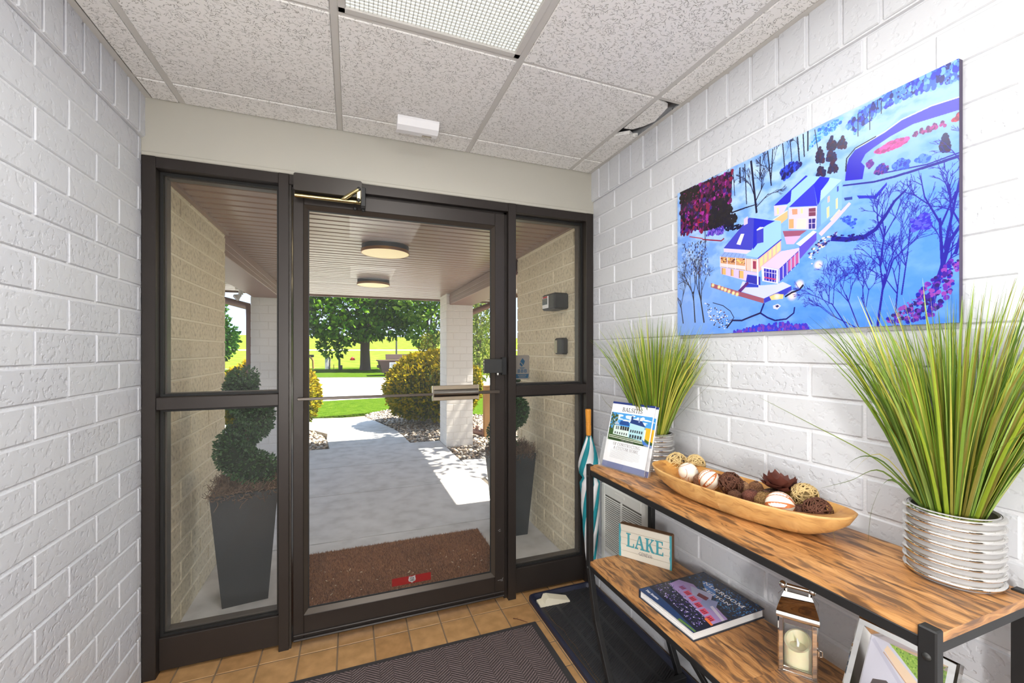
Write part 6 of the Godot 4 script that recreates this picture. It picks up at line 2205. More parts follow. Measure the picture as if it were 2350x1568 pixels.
func floor_things() -> void:
	rng.seed = 70
	# ribbed carpet runner with rubber border
	var ru := thing("runner_mat", "dark brown ribbed carpet runner with a black rubber border", "mat", Vector3(0.3, 0, 1.4))
	X = Transform3D(Basis(), -ru.position)
	var x0 := -0.268
	var x1 := 0.851
	var st := mb()
	box(st, Vector3(x0, 0.0, 0.213), Vector3(x1, 0.005, 3.4), 0.003)
	obj("border", st, M.rubber_edge, ru)
	st = mb()
	box(st, Vector3(x0 + 0.025, 0.004, 0.238), Vector3(x1 - 0.03, 0.0095, 3.37), 0.003)
	obj("pile", st, M.runner_carpet, ru)
	# rubber boot tray
	var tr := thing("boot_tray", "black ribbed rubber boot tray along the wall under the table", "tray", Vector3(1.09, 0, 0.7))
	X = Transform3D(Basis(), -tr.position)
	var a := 0.890
	var b := 1.292
	var za := 0.012
	var zb := 0.985
	st = mb()
	box(st, Vector3(a + 0.01, 0.0, za + 0.01), Vector3(b - 0.01, 0.005, zb - 0.01))
	obj("base", st, M.tray_rubber, tr)
	var rim := []
	var r := 0.035
	for c in [[b - r, zb - r, 0.0], [a + r, zb - r, PI / 2], [a + r, za + r, PI], [b - r, za + r, 1.5 * PI]]:
		for k in 6:
			var t: float = c[2] + k * PI / 10
			rim.append(Vector2(c[0] + r * cos(t), c[1] + r * sin(t)))
	var n := rim.size()
	var cen := Vector2((a + b) / 2, (za + zb) / 2)
	st = mb()
	var prof := [[0.0, 0.0], [0.001, 0.018], [0.008, 0.023], [0.018, 0.022], [0.030, 0.005]]
	for i in n:
		var p: Vector2 = rim[i]
		var q: Vector2 = rim[(i + 1) % n]
		var ip := Vector2(signf(cen.x - p.x), signf(cen.y - p.y))
		var iq := Vector2(signf(cen.x - q.x), signf(cen.y - q.y))
		for k in prof.size() - 1:
			var f := func(v, w, e): return Vector3(v.x + w.x * prof[e][0], prof[e][1], v.y + w.y * prof[e][0])
			quad(st, f.call(q, iq, k), f.call(p, ip, k), f.call(p, ip, k + 1), f.call(q, iq, k + 1))
	obj("rim", st, M.tray_edge, tr)
	# moulded ribs, slanted in blocks
	st = mb()
	for bx in 4:
		for bz in 9:
			var cx := a + 0.035 + (bx + 0.5) * 0.084
			var cz := za + 0.04 + (bz + 0.5) * 0.099
			for k in 9:
				var keep := X
				X = keep * Transform3D(Basis(Vector3.UP, 0.5), Vector3(cx, 0.0, cz - 0.044 + k * 0.0105))
				box(st, Vector3(-0.038, 0.004, -0.0016), Vector3(0.038, 0.0075, 0.0016), 0.0007)
				X = keep
	tag(obj("ribs", st, M.tray_rubber, tr), "", "", "", "stuff")
	# orange wear along the inner left edge
	st = mb()
	var pw := []
	for k in 15: pw.append(Vector2(a + 0.026 + 0.001 * k, -(za + 0.10 + k * 0.055)))
	for k in range(14, -1, -1): pw.append(Vector2(a + 0.034 + 0.016 * sin(PI * k / 14.0) + rng.randf_range(0, 0.014), -(za + 0.10 + k * 0.055)))
	var kp := X
	X = X * Transform3D(Basis(Vector3.RIGHT, Vector3(0, 0, -1), Vector3.UP), Vector3.ZERO)
	prism(st, pw, 0.005, 0.0064)
	X = Transform3D()
	obj("worn_patch", st, M.tray_worn, tr)
	# rubber door wedge lying in the tray
	var dw := thing("door_stop", "cream rubber door wedge lying at the corner of the boot tray", "door stop", Vector3(1.0, 0.0065, 0.105), -0.05)
	st = mb()
	var pr := [Vector2(-0.083, 0.0), Vector2(0.088, 0.0), Vector2(0.088, 0.008), Vector2(-0.028, 0.040), Vector2(-0.045, 0.040), Vector2(-0.056, 0.016), Vector2(-0.083, 0.012)]
	prism(st, pr, -0.026, 0.026)
	obj("wedge", st, M.cream_plastic, dw)
	# a bit of dry twig on the tiles
	var tw := thing("twig", "thin dark twig lying on the tiles beside the runner", "twig", Vector3(0.785, 0.001, 0.178))
	st = mb()
	X = Transform3D(Basis(), -tw.position)
	tube(st, [Vector3(0.756, 0.004, 0.154), Vector3(0.772, 0.003, 0.162), Vector3(0.786, 0.004, 0.178), Vector3(0.800, 0.002, 0.190), Vector3(0.812, 0.003, 0.206)], [0.0022, 0.0014, 0.0016, 0.0012, 0.0008], 6)
	tube(st, [Vector3(0.772, 0.003, 0.162), Vector3(0.779, 0.005, 0.158)], [0.001, 0.0006], 5)
	X = Transform3D()
	obj("stem", st, M.brown_vine, tw)

func ceiling_sensor() -> void:
	var o := thing("motion_sensor", "white rectangular motion sensor on the ceiling above the door", "sensor", Vector3(0.277, CEIL - 0.006, 0.215))
	var st := mb()
	var pr := [Vector2(-0.034, 0.0), Vector2(0.034, 0.0), Vector2(0.034, -0.010), Vector2(0.020, -0.034), Vector2(-0.004, -0.046), Vector2(-0.034, -0.046)]
	X = Transform3D(Basis(Vector3(0, 0, 1), Vector3(0, 1, 0), Vector3(-1, 0, 0)), Vector3.ZERO)
	prism(st, pr, -0.090, 0.090)
	X = Transform3D()
	obj("housing", st, M.white_plastic, o)
	bxo("window", Vector3(0.022, -0.0475, -0.036), Vector3(0.066, -0.038, -0.020), M.steel, o, 0.002)

func floor_lamp() -> void:
	# stands behind the viewer, beside the inner doorway
	var o := thing("floor_lamp", "floor lamp with a glowing opal globe standing behind the viewer", "lamp", Vector3(-0.30, 0.0, 3.25))
	var st := mb()
	lathe(st, [Vector2(0.0, 0.0), Vector2(0.15, 0.0), Vector2(0.15, 0.015), Vector2(0.02, 0.03), Vector2(0.012, 0.05), Vector2(0.012, 0.98), Vector2(0.05, 0.99), Vector2(0.05, 1.01)], 24)
	obj("stand", st, M.black_metal, o)
	st = mb()
	ball(st, Vector3(0, 1.12, 0), Vector3.ONE * 0.13, 24, 16)
	obj("globe", st, M.lamp_globe, o)
	var l := OmniLight3D.new()
	add(l, "globe_light", o)
	l.position = Vector3(0, 1.12, 0)
	l.light_size = 0.12
	l.omni_range = 12.0
	l.omni_attenuation = 2.0
	l.light_color = Color(1.0, 0.99, 0.97)
	l.light_energy = GLOBE
	l.shadow_enabled = true

func inner_doorway() -> void:
	# dark glazed doors in the wall behind the viewer
	var d := thing("door_2", "dark glazed inner doors behind the viewer", "door", Vector3(0.30, 0.0, 4.19), 0.0, "", "structure")
	for x in [-0.72, -0.02, 0.02, 0.72]:
		bxo("stile", Vector3(x - 0.045, 0.0, -0.03), Vector3(x + 0.045, 2.10, 0.005), M.bronze_metal, d, 0.003)
	for y in [[0.0, 0.12], [2.02, 2.12], [1.0, 1.06]]:
		bxo("rail", Vector3(-0.72, y[0], -0.028), Vector3(0.72, y[1], 0.005), M.bronze_metal, d, 0.003)
	bxo("pane", Vector3(-0.70, 0.1, -0.012), Vector3(0.70, 2.05, -0.004), mat("dark_glass", rgb(38, 34, 30), 0.15), d)

# ---------------------------------------------------------------- the big print: a snowy estate at blue hour, seen from the air
func glow(im: Image, at: Vector2, r: float, c: Color) -> void:
	for y in range(int(at.y - r), int(at.y + r) + 1):
		for x in range(int(at.x - r), int(at.x + r) + 1):
			if x < 0 or y < 0 or x >= im.get_width() or y >= im.get_height(): continue
			var f := 1.0 - Vector2(x, y).distance_to(at) / r
			if f > 0.0: im.set_pixel(x, y, im.get_pixel(x, y).lerp(c, minf(1.0, f * 1.5)))

func paint_estate(im: Image) -> void:
	rng.seed = 500
	var w := im.get_width() / 1000.0
	var h := im.get_height() / 1000.0
	var P := func(a): return a.map(func(p): return Vector2(p[0] * w, p[1] * h))
	var n := FastNoiseLite.new()
	n.seed = 12; n.frequency = 0.006; n.fractal_octaves = 5
	for y in im.get_height():
		for x in im.get_width():
			var u := x / (1000.0 * w)
			var v := y / (1000.0 * h)
			var s := n.get_noise_2d(x, y * 1.5)
			var c := rgb(112, 160, 238).lerp(rgb(188, 216, 246), clampf(0.62 - v * 0.75 + s * 1.1, 0.0, 1.0))
			c = c.lerp(rgb(64, 128, 240), clampf((u - 0.45) * 0.9 + (v - 0.5) * 0.8 + s * 0.9, 0.0, 0.85))
			c = c.lerp(rgb(150, 170, 226), clampf((0.3 - u) * 1.6 * v, 0.0, 0.7))
			im.set_pixel(x, y, c)
	scatter(im, P.call([[735, 67], [766, 30], [830, 7], [905, 0], [1008, 12], [1008, 78], [945, 65], [839, 55], [761, 111]]), 1500, 2, 9, [rgb(20, 40, 190), rgb(40, 90, 230), rgb(110, 170, 245), rgb(16, 20, 120), rgb(70, 130, 240)], 1.6)
	scatter(im, P.call([[644, 18], [729, 10], [713, 51], [656, 73], [619, 94]]), 300, 2, 8, [rgb(60, 140, 235), rgb(30, 100, 220), rgb(120, 190, 250)], 1)
	stroke(im, P.call([[769, 32], [769, 134]]), 3, rgb(22, 18, 52))
	stroke(im, P.call([[800, 32], [800, 127]]), 3, rgb(22, 18, 52))
	stroke(im, P.call([[830, 23], [830, 79]]), 3, rgb(22, 18, 52))
	stroke(im, P.call([[820, 11], [820, 48]]), 3, rgb(22, 18, 52))
	poly(im, P.call([[1008, 151], [945, 139], [879, 145], [839, 167], [791, 183], [761, 192], [743, 219], [737, 250], [732, 316], [781, 335], [787, 280], [777, 257], [789, 227], [811, 212], [853, 192], [905, 179], [1008, 197]]), rgb(26, 16, 186))
	stroke(im, P.call([[1008, 149], [945, 136], [879, 141], [839, 163], [791, 178], [759, 186], [737, 215]]), 4, rgb(236, 244, 252))
	stroke(im, P.call([[816, 168], [761, 183], [737, 215], [734, 273]]), 5, rgb(22, 18, 52))
	stroke(im, P.call([[1008, 370], [945, 372], [862, 370], [811, 364], [727, 335]]), 11, rgb(24, 24, 140), 6)
	stroke(im, P.call([[1008, 357], [937, 363], [820, 336]]), 5, rgb(30, 30, 150))
	scatter(im, P.call([[816, 232], [853, 216], [894, 225], [892, 243], [857, 251], [820, 243]]), 420, 3, 9, [rgb(196, 52, 140), rgb(220, 70, 160), rgb(150, 40, 120)], 0.8)
	scatter(im, P.call([[906, 228], [913, 210], [919, 238]]), 40, 2, 6, [rgb(150, 40, 130), rgb(90, 24, 100)], 1.2)
	scatter(im, P.call([[919, 226], [925, 208], [932, 235]]), 40, 2, 6, [rgb(150, 40, 130), rgb(90, 24, 100)], 1.2)
	scatter(im, P.call([[933, 228], [939, 211], [945, 237]]), 40, 2, 6, [rgb(150, 40, 130), rgb(90, 24, 100)], 1.2)
	scatter(im, P.call([[944, 226], [951, 208], [957, 235]]), 40, 2, 6, [rgb(150, 40, 130), rgb(90, 24, 100)], 1.2)
	scatter(im, P.call([[962, 227], [968, 210], [974, 236]]), 40, 2, 6, [rgb(150, 40, 130), rgb(90, 24, 100)], 1.2)
	scatter(im, P.call([[999, 210], [1008, 211], [1008, 238], [990, 226]]), 90, 3, 8, [rgb(180, 30, 70), rgb(120, 20, 60)], 1)
	scatter(im, P.call([[791, 274], [806, 262], [811, 286], [801, 296]]), 90, 3, 7, [rgb(120, 40, 150), rgb(80, 30, 140)], 1)
	scatter(im, P.call([[813, 320], [830, 297], [846, 315], [844, 338], [820, 336]]), 150, 3, 7, [rgb(110, 40, 140), rgb(50, 40, 170), rgb(30, 30, 120)], 1)
	scatter(im, P.call([[857, 322], [877, 303], [896, 323], [892, 347], [862, 337]]), 200, 3, 8, [rgb(40, 80, 220), rgb(70, 120, 240), rgb(30, 50, 180)], 1)
	scatter(im, P.call([[909, 334], [925, 316], [943, 337], [937, 355]]), 160, 3, 8, [rgb(40, 90, 225), rgb(80, 130, 240)], 1)
	scatter(im, P.call([[693, 81], [706, 127], [707, 152], [680, 134], [682, 110]]), 170, 3, 8, [rgb(26, 20, 64), rgb(20, 24, 84), rgb(60, 20, 60)], 1.2)
	scatter(im, P.call([[692, 133], [704, 178], [705, 204], [678, 187], [680, 163]]), 170, 3, 8, [rgb(26, 20, 64), rgb(20, 24, 84), rgb(60, 20, 60)], 1.2)
	scatter(im, P.call([[696, 189], [709, 237], [710, 264], [683, 248], [685, 223]]), 170, 3, 8, [rgb(26, 20, 64), rgb(20, 24, 84), rgb(60, 20, 60)], 1.2)
	scatter(im, P.call([[724, 102], [736, 142], [737, 163], [711, 146], [713, 126]]), 170, 3, 8, [rgb(26, 20, 64), rgb(20, 24, 84), rgb(60, 20, 60)], 1.2)
	scatter(im, P.call([[656, 109], [669, 161], [670, 191], [641, 173], [644, 145]]), 170, 3, 8, [rgb(26, 20, 64), rgb(20, 24, 84), rgb(60, 20, 60)], 1.2)
	scatter(im, P.call([[659, 202], [672, 237], [673, 256], [644, 240], [647, 223]]), 170, 3, 8, [rgb(26, 20, 64), rgb(20, 24, 84), rgb(60, 20, 60)], 1.2)
	scatter(im, P.call([[973, 262], [982, 309], [982, 337], [964, 325], [966, 298]]), 170, 3, 8, [rgb(26, 20, 64), rgb(20, 24, 84), rgb(60, 20, 60)], 1.2)
	poly(im, P.call([[20, -1], [175, 7], [311, 21], [306, 181], [283, 306], [311, 352], [164, 328], [99, 290], [20, 304]]), rgb(42, 24, 52))
	scatter(im, P.call([[20, -1], [175, 7], [311, 21], [306, 181], [283, 306], [164, 328], [20, 304]]), 700, 3, 13, [rgb(104, 24, 92), rgb(70, 20, 60), rgb(132, 30, 66), rgb(60, 30, 120), rgb(30, 22, 34), rgb(160, 40, 150)], 1.2)
	scatter(im, P.call([[20, -7], [132, 2], [143, 75], [88, 97], [20, 77]]), 160, 4, 12, [rgb(38, 34, 34), rgb(30, 26, 30)], 1)
	scatter(im, P.call([[206, 166], [283, 158], [328, 303], [328, 353], [185, 324]]), 420, 4, 13, [rgb(28, 26, 30), rgb(36, 32, 38), rgb(24, 22, 40)], 1)
	scatter(im, P.call([[185, 336], [274, 337], [264, 384], [175, 362]]), 200, 2, 6, [rgb(90, 60, 190), rgb(50, 40, 160), rgb(130, 90, 210)], 1.6)
	stroke(im, P.call([[154, 379], [255, 424], [269, 415]]), 7, rgb(150, 24, 60))
	stroke(im, P.call([[77, 332], [154, 373]]), 5, rgb(180, 40, 70))
	poly(im, P.call([[132, 260], [156, 267], [156, 301], [132, 291]]), rgb(40, 34, 60))
	stroke(im, P.call([[130, 258], [158, 266]]), 5, rgb(200, 30, 40))
	scatter(im, P.call([[269, 335], [363, 368], [363, 389], [274, 371]]), 160, 4, 9, [rgb(20, 20, 60), rgb(14, 14, 40)], 0.6)
	stroke(im, P.call([[315, 34], [322, 178]]), 4, rgb(22, 18, 52))
	stroke(im, P.call([[369, 17], [377, 254]]), 5, rgb(22, 18, 52))
	stroke(im, P.call([[397, 17], [421, 323]]), 11, rgb(22, 18, 52))
	stroke(im, P.call([[467, 5], [482, 203]]), 6, rgb(22, 18, 52))
	stroke(im, P.call([[488, 8], [480, 186]]), 5, rgb(22, 18, 52))
	stroke(im, P.call([[526, 3], [534, 142]]), 5, rgb(22, 18, 52))
	stroke(im, P.call([[554, 7], [560, 124]]), 4, rgb(22, 18, 52))
	stroke(im, P.call([[580, 6], [587, 135]]), 6, rgb(22, 18, 52))
	stroke(im, P.call([[600, 6], [604, 122]]), 5, rgb(22, 18, 52))
	stroke(im, P.call([[616, 3], [616, 101]]), 6, rgb(22, 18, 52))
	stroke(im, P.call([[639, 10], [657, 197]]), 3, rgb(22, 18, 52))
	stroke(im, P.call([[346, 25], [348, 114]]), 8, rgb(22, 18, 52))
	stroke(im, P.call([[437, 16], [435, 141]]), 5, rgb(22, 18, 52))
	winter_tree(im, P.call([[409, 211]])[0], 1.90, 70, 5, 4, rgb(22, 18, 52))
	winter_tree(im, P.call([[417, 257]])[0], 1.00, 90, 6, 4, rgb(22, 18, 52))
	winter_tree(im, P.call([[376, 129]])[0], 2.00, 50, 3, 4, rgb(22, 18, 52))
	winter_tree(im, P.call([[482, 106]])[0], 1.20, 60, 3, 4, rgb(22, 18, 52))
	winter_tree(im, P.call([[480, 135]])[0], 2.10, 60, 3, 4, rgb(22, 18, 52))
	winter_tree(im, P.call([[322, 100]])[0], 1.90, 45, 3, 4, rgb(22, 18, 52))
	winter_tree(im, P.call([[437, 100]])[0], 1.30, 60, 3, 4, rgb(22, 18, 52))
	winter_tree(im, P.call([[421, 291]])[0], 0.60, 80, 5, 4, rgb(22, 18, 52))
	winter_tree(im, P.call([[587, 73]])[0], 1.90, 40, 2, 4, rgb(22, 18, 52))
	winter_tree(im, P.call([[534, 78]])[0], 1.10, 40, 2, 4, rgb(22, 18, 52))
	stroke(im, P.call([[311, 273], [372, 273], [425, 277]]), 9, rgb(22, 18, 52), 4)
	scatter(im, P.call([[519, 148], [560, 124], [593, 153], [554, 188], [526, 202]]), 220, 3, 10, [rgb(26, 30, 150), rgb(40, 70, 210), rgb(20, 20, 90)], 1.3)
	poly(im, P.call([[609, 220], [688, 275], [723, 306], [656, 374], [647, 392], [547, 352], [492, 316]]), rgb(150, 196, 240))
	poly(im, P.call([[609, 220], [616, 227], [559, 270], [555, 325], [543, 334], [492, 318]]), rgb(34, 36, 196))
	poly(im, P.call([[636, 277], [550, 352], [647, 392]]), rgb(50, 54, 204))
	poly(im, P.call([[656, 253], [689, 277], [679, 295], [663, 318], [656, 374], [648, 391], [636, 278]]), rgb(30, 34, 210))
	poly(im, P.call([[723, 306], [686, 276], [680, 302], [659, 323], [656, 374]]), rgb(166, 206, 244))
	poly(im, P.call([[492, 318], [545, 340], [526, 382], [494, 376]]), rgb(206, 194, 226))
	poly(im, P.call([[548, 355], [647, 393], [644, 508], [548, 468]]), rgb(204, 196, 240))
	poly(im, P.call([[647, 393], [659, 387], [659, 494], [644, 508]]), rgb(110, 150, 236))
	poly(im, P.call([[659, 387], [723, 311], [723, 440], [659, 490]]), rgb(130, 178, 246))
	poly(im, P.call([[560, 368], [580, 376], [580, 404], [562, 398]]), rgb(214, 150, 120))
	poly(im, P.call([[591, 379], [599, 381], [599, 408], [591, 405]]), rgb(255, 214, 160))
	poly(im, P.call([[503, 334], [512, 337], [512, 372], [504, 371]]), rgb(255, 214, 160))
	poly(im, P.call([[619, 392], [642, 399], [642, 439], [619, 431]]), rgb(120, 60, 90))
	poly(im, P.call([[619, 445], [641, 452], [640, 501], [619, 494]]), rgb(50, 40, 130))
	stroke(im, P.call([[629, 449], [629, 498]]), 3, rgb(214, 200, 236))
	stroke(im, P.call([[619, 468], [641, 475]]), 3, rgb(214, 200, 236))
	stroke(im, P.call([[619, 410], [642, 419]]), 2, rgb(200, 170, 190))
	poly(im, P.call([[680, 366], [687, 361], [687, 389], [680, 393]]), rgb(250, 180, 170))
	poly(im, P.call([[705, 388], [711, 384], [711, 433], [705, 435]]), rgb(255, 214, 160))
	poly(im, P.call([[677, 417], [685, 411], [685, 460], [678, 468]]), rgb(255, 214, 160))
	poly(im, P.call([[709, 331], [713, 328], [713, 353], [709, 356]]), rgb(60, 70, 180))
	poly(im, P.call([[549, 416], [567, 422], [567, 470], [549, 465]]), rgb(214, 160, 110))
	poly(im, P.call([[580, 427], [613, 439], [609, 489], [575, 477]]), rgb(232, 206, 200))
	poly(im, P.call([[486, 398], [545, 369], [545, 408], [512, 434]]), rgb(228, 180, 130))
	stroke(im, P.call([[482, 397], [545, 367]]), 5, rgb(200, 214, 240))
	poly(im, P.call([[526, 469], [613, 499], [587, 517], [533, 502]]), rgb(150, 80, 110))
	poly(im, P.call([[533, 502], [593, 520], [567, 553], [540, 544]]), rgb(220, 170, 220))
	poly(im, P.call([[587, 568], [645, 518], [645, 560], [588, 639]]), rgb(92, 76, 200))
	poly(im, P.call([[575, 554], [634, 508], [646, 520], [590, 572]]), rgb(206, 218, 244))
	stroke(im, P.call([[659, 535], [702, 485], [745, 428]]), 20, rgb(222, 190, 214), 12)
	stroke(im, P.call([[691, 480], [716, 447]]), 10, rgb(250, 200, 190))
	scatter(im, P.call([[619, 618], [656, 557], [713, 542], [702, 573], [656, 611], [631, 678]]), 260, 2, 7, [rgb(250, 214, 190), rgb(30, 24, 90), rgb(240, 180, 170), rgb(60, 60, 150)], 0.7)
	poly(im, P.call([[409, 344], [520, 413], [520, 517], [427, 582], [376, 554], [267, 474], [388, 340]]), rgb(150, 196, 242))
	poly(im, P.call([[388, 338], [410, 350], [429, 474], [398, 529], [267, 474]]), rgb(64, 66, 190))
	poly(im, P.call([[410, 350], [497, 403], [467, 411], [427, 431], [429, 495], [405, 529]]), rgb(34, 40, 196))
	poly(im, P.call([[421, 420], [435, 411], [450, 417], [450, 502], [421, 500]]), rgb(60, 60, 190))
	poly(im, P.call([[421, 420], [435, 411], [450, 417], [450, 423], [422, 427]]), rgb(220, 224, 246))
	poly(im, P.call([[365, 336], [382, 327], [382, 370], [365, 374]]), rgb(206, 190, 220))
	poly(im, P.call([[330, 471], [351, 418], [367, 423], [349, 483]]), rgb(232, 226, 236))
	poly(im, P.call([[267, 475], [398, 530], [378, 544], [269, 498]]), rgb(214, 200, 228))
	poly(im, P.call([[269, 498], [376, 547], [372, 570], [247, 518]]), rgb(140, 166, 230))
	stroke(im, P.call([[276, 502], [257, 523]]), 2, rgb(90, 110, 190))
	stroke(im, P.call([[294, 510], [277, 531]]), 2, rgb(90, 110, 190))
	stroke(im, P.call([[312, 518], [298, 540]]), 2, rgb(90, 110, 190))
	stroke(im, P.call([[330, 526], [318, 548]]), 2, rgb(90, 110, 190))
	stroke(im, P.call([[348, 534], [337, 556]]), 2, rgb(90, 110, 190))
	stroke(im, P.call([[365, 542], [356, 564]]), 2, rgb(90, 110, 190))
	poly(im, P.call([[247, 520], [427, 591], [427, 664], [253, 585]]), rgb(206, 150, 110))
	scatter(im, P.call([[253, 525], [372, 574], [372, 599], [253, 554]]), 120, 3, 8, [rgb(120, 60, 40), rgb(255, 200, 120), rgb(90, 50, 50)], 0.6)
	poly(im, P.call([[253, 562], [372, 613], [372, 635], [253, 583]]), rgb(224, 210, 216))
	poly(im, P.call([[376, 573], [427, 593], [427, 664], [378, 641]]), rgb(232, 190, 180))
	poly(im, P.call([[405, 593], [419, 599], [419, 644], [405, 637]]), rgb(150, 60, 90))
	stroke(im, P.call([[250, 520], [250, 585]]), 5, rgb(222, 214, 238))
	stroke(im, P.call([[285, 534], [285, 600]]), 5, rgb(222, 214, 238))
	stroke(im, P.call([[326, 550], [326, 618]]), 5, rgb(222, 214, 238))
	stroke(im, P.call([[372, 569], [372, 639]]), 5, rgb(222, 214, 238))
	stroke(im, P.call([[400, 580], [400, 651]]), 5, rgb(222, 214, 238))
	stroke(im, P.call([[426, 591], [426, 662]]), 5, rgb(222, 214, 238))
	poly(im, P.call([[251, 586], [427, 666], [427, 683], [380, 663], [378, 702], [253, 629]]), rgb(208, 188, 232))
	poly(im, P.call([[260, 594], [278, 602], [278, 641], [260, 633]]), rgb(226, 176, 110))
	stroke(im, P.call([[260, 594], [260, 633]]), 3, rgb(80, 40, 60))
	poly(im, P.call([[304, 613], [316, 619], [316, 659], [304, 653]]), rgb(226, 176, 110))
	stroke(im, P.call([[304, 613], [304, 653]]), 3, rgb(80, 40, 60))
	poly(im, P.call([[344, 632], [363, 640], [363, 684], [344, 676]]), rgb(226, 176, 110))
	stroke(im, P.call([[344, 632], [344, 676]]), 3, rgb(80, 40, 60))
	poly(im, P.call([[380, 665], [437, 692], [437, 738], [372, 719]]), rgb(50, 50, 170))
	stroke(im, P.call([[426, 588], [426, 741]]), 9, rgb(222, 220, 242))
	poly(im, P.call([[427, 589], [520, 517], [520, 569], [429, 665]]), rgb(232, 170, 170))
	poly(im, P.call([[435, 589], [448, 579], [448, 624], [435, 637]]), rgb(255, 206, 150))
	poly(im, P.call([[453, 575], [465, 565], [465, 609], [453, 622]]), rgb(255, 206, 150))
	poly(im, P.call([[471, 561], [482, 551], [482, 595], [471, 608]]), rgb(255, 206, 150))
	poly(im, P.call([[488, 547], [499, 538], [499, 581], [488, 594]]), rgb(255, 206, 150))
	poly(im, P.call([[504, 533], [516, 524], [516, 567], [504, 580]]), rgb(255, 206, 150))
	stroke(im, P.call([[426, 586], [520, 513]]), 6, rgb(40, 50, 190))
	poly(im, P.call([[452, 627], [520, 575], [587, 579], [587, 591], [512, 669], [441, 634]]), rgb(214, 190, 230))
	poly(im, P.call([[441, 634], [510, 670], [509, 747], [445, 717]]), rgb(226, 220, 244))
	poly(im, P.call([[452, 648], [502, 673], [500, 737], [454, 715]]), rgb(40, 36, 170))
	stroke(im, P.call([[461, 652], [461, 718]]), 3, rgb(200, 196, 238))
	stroke(im, P.call([[473, 659], [473, 724]]), 3, rgb(200, 196, 238))
	stroke(im, P.call([[484, 665], [484, 730]]), 3, rgb(200, 196, 238))
	stroke(im, P.call([[495, 671], [495, 735]]), 3, rgb(200, 196, 238))
	stroke(im, P.call([[452, 667], [502, 691]]), 3, rgb(210, 200, 238))
	poly(im, P.call([[454, 695], [500, 717], [500, 725], [454, 702]]), rgb(190, 60, 120))
	poly(im, P.call([[510, 670], [587, 589], [587, 654], [512, 740]]), rgb(60, 60, 190))
	poly(im, P.call([[519, 666], [529, 657], [529, 713], [519, 726]]), rgb(70, 60, 190))
	poly(im, P.call([[533, 651], [543, 642], [543, 698], [533, 710]]), rgb(70, 60, 190))
	poly(im, P.call([[547, 636], [556, 627], [556, 683], [547, 695]]), rgb(190, 90, 150))
	poly(im, P.call([[560, 622], [570, 613], [570, 668], [560, 680]]), rgb(190, 90, 150))
	poly(im, P.call([[574, 607], [583, 599], [583, 653], [574, 665]]), rgb(190, 90, 150))
	stroke(im, P.call([[513, 670], [513, 736]]), 4, rgb(214, 206, 240))
	stroke(im, P.call([[528, 654], [528, 720]]), 4, rgb(214, 206, 240))
	stroke(im, P.call([[543, 639], [543, 704]]), 4, rgb(214, 206, 240))
	stroke(im, P.call([[557, 624], [557, 688]]), 4, rgb(214, 206, 240))
	stroke(im, P.call([[571, 609], [571, 672]]), 4, rgb(214, 206, 240))
	stroke(im, P.call([[585, 594], [585, 657]]), 4, rgb(214, 206, 240))
	poly(im, P.call([[359, 699], [437, 740], [504, 748], [526, 739], [559, 768], [452, 816], [342, 751]]), rgb(196, 202, 240))
	poly(im, P.call([[372, 709], [429, 736], [429, 749], [359, 734]]), rgb(46, 60, 190))
	poly(im, P.call([[201, 675], [342, 755], [452, 816], [451, 843], [333, 778], [200, 701]]), rgb(150, 82, 104))
	glow(im, P.call([[211, 690]])[0], 15, rgb(255, 226, 160))
	glow(im, P.call([[243, 708]])[0], 15, rgb(255, 226, 160))
	glow(im, P.call([[260, 721]])[0], 15, rgb(255, 226, 160))
	glow(im, P.call([[276, 732]])[0], 15, rgb(255, 226, 160))
	glow(im, P.call([[294, 745]])[0], 15, rgb(255, 226, 160))
	glow(im, P.call([[315, 759]])[0], 15, rgb(255, 226, 160))
	glow(im, P.call([[333, 770]])[0], 15, rgb(255, 226, 160))
	poly(im, P.call([[452, 816], [559, 768], [559, 793], [527, 817], [482, 829], [452, 843]]), rgb(56, 60, 190))
	poly(im, P.call([[474, 809], [497, 799], [530, 807], [527, 829], [482, 829]]), rgb(250, 200, 130))
	poly(im, P.call([[337, 750], [380, 706], [388, 717], [350, 763]]), rgb(90, 40, 120))
	glow(im, P.call([[587, 765]])[0], 26, rgb(250, 214, 206))
	glow(im, P.call([[560, 818]])[0], 30, rgb(250, 214, 206))
	glow(im, P.call([[504, 813]])[0], 20, rgb(250, 214, 206))
	glow(im, P.call([[650, 683]])[0], 24, rgb(250, 214, 206))
	stroke(im, P.call([[536, 820], [560, 803], [587, 794], [600, 773]]), 8, rgb(22, 18, 52))
	poly(im, P.call([[488, 861], [508, 854], [520, 867], [506, 885], [490, 877]]), rgb(206, 206, 232))
	poly(im, P.call([[497, 864], [507, 860], [513, 868], [504, 874]]), rgb(30, 20, 90))
	stroke(im, P.call([[452, 845], [437, 895], [467, 924], [497, 943], [540, 939], [567, 911], [570, 882]]), 9, rgb(22, 22, 110), 6)
	stroke(im, P.call([[437, 895], [397, 911], [355, 929], [311, 924], [283, 967]]), 9, rgb(30, 24, 80))
	stroke(im, P.call([[211, 802], [264, 828], [301, 867], [318, 908], [283, 967]]), 4, rgb(22, 18, 52))
	scatter(im, P.call([[164, 789], [226, 834], [283, 876], [311, 924], [274, 978], [206, 938]]), 260, 2, 6, [rgb(24, 20, 50), rgb(90, 50, 80), rgb(230, 234, 244), rgb(200, 210, 236)], 0.7)
	scatter(im, P.call([[311, 992], [421, 967], [540, 957], [619, 983], [619, 1011], [320, 1009]]), 420, 3, 9, [rgb(60, 50, 190), rgb(110, 60, 180), rgb(40, 60, 210)], 1.4)
	stroke(im, P.call([[695, 571], [740, 592], [786, 596], [816, 574], [839, 528], [862, 474], [889, 440]]), 22, rgb(24, 20, 140), 7)
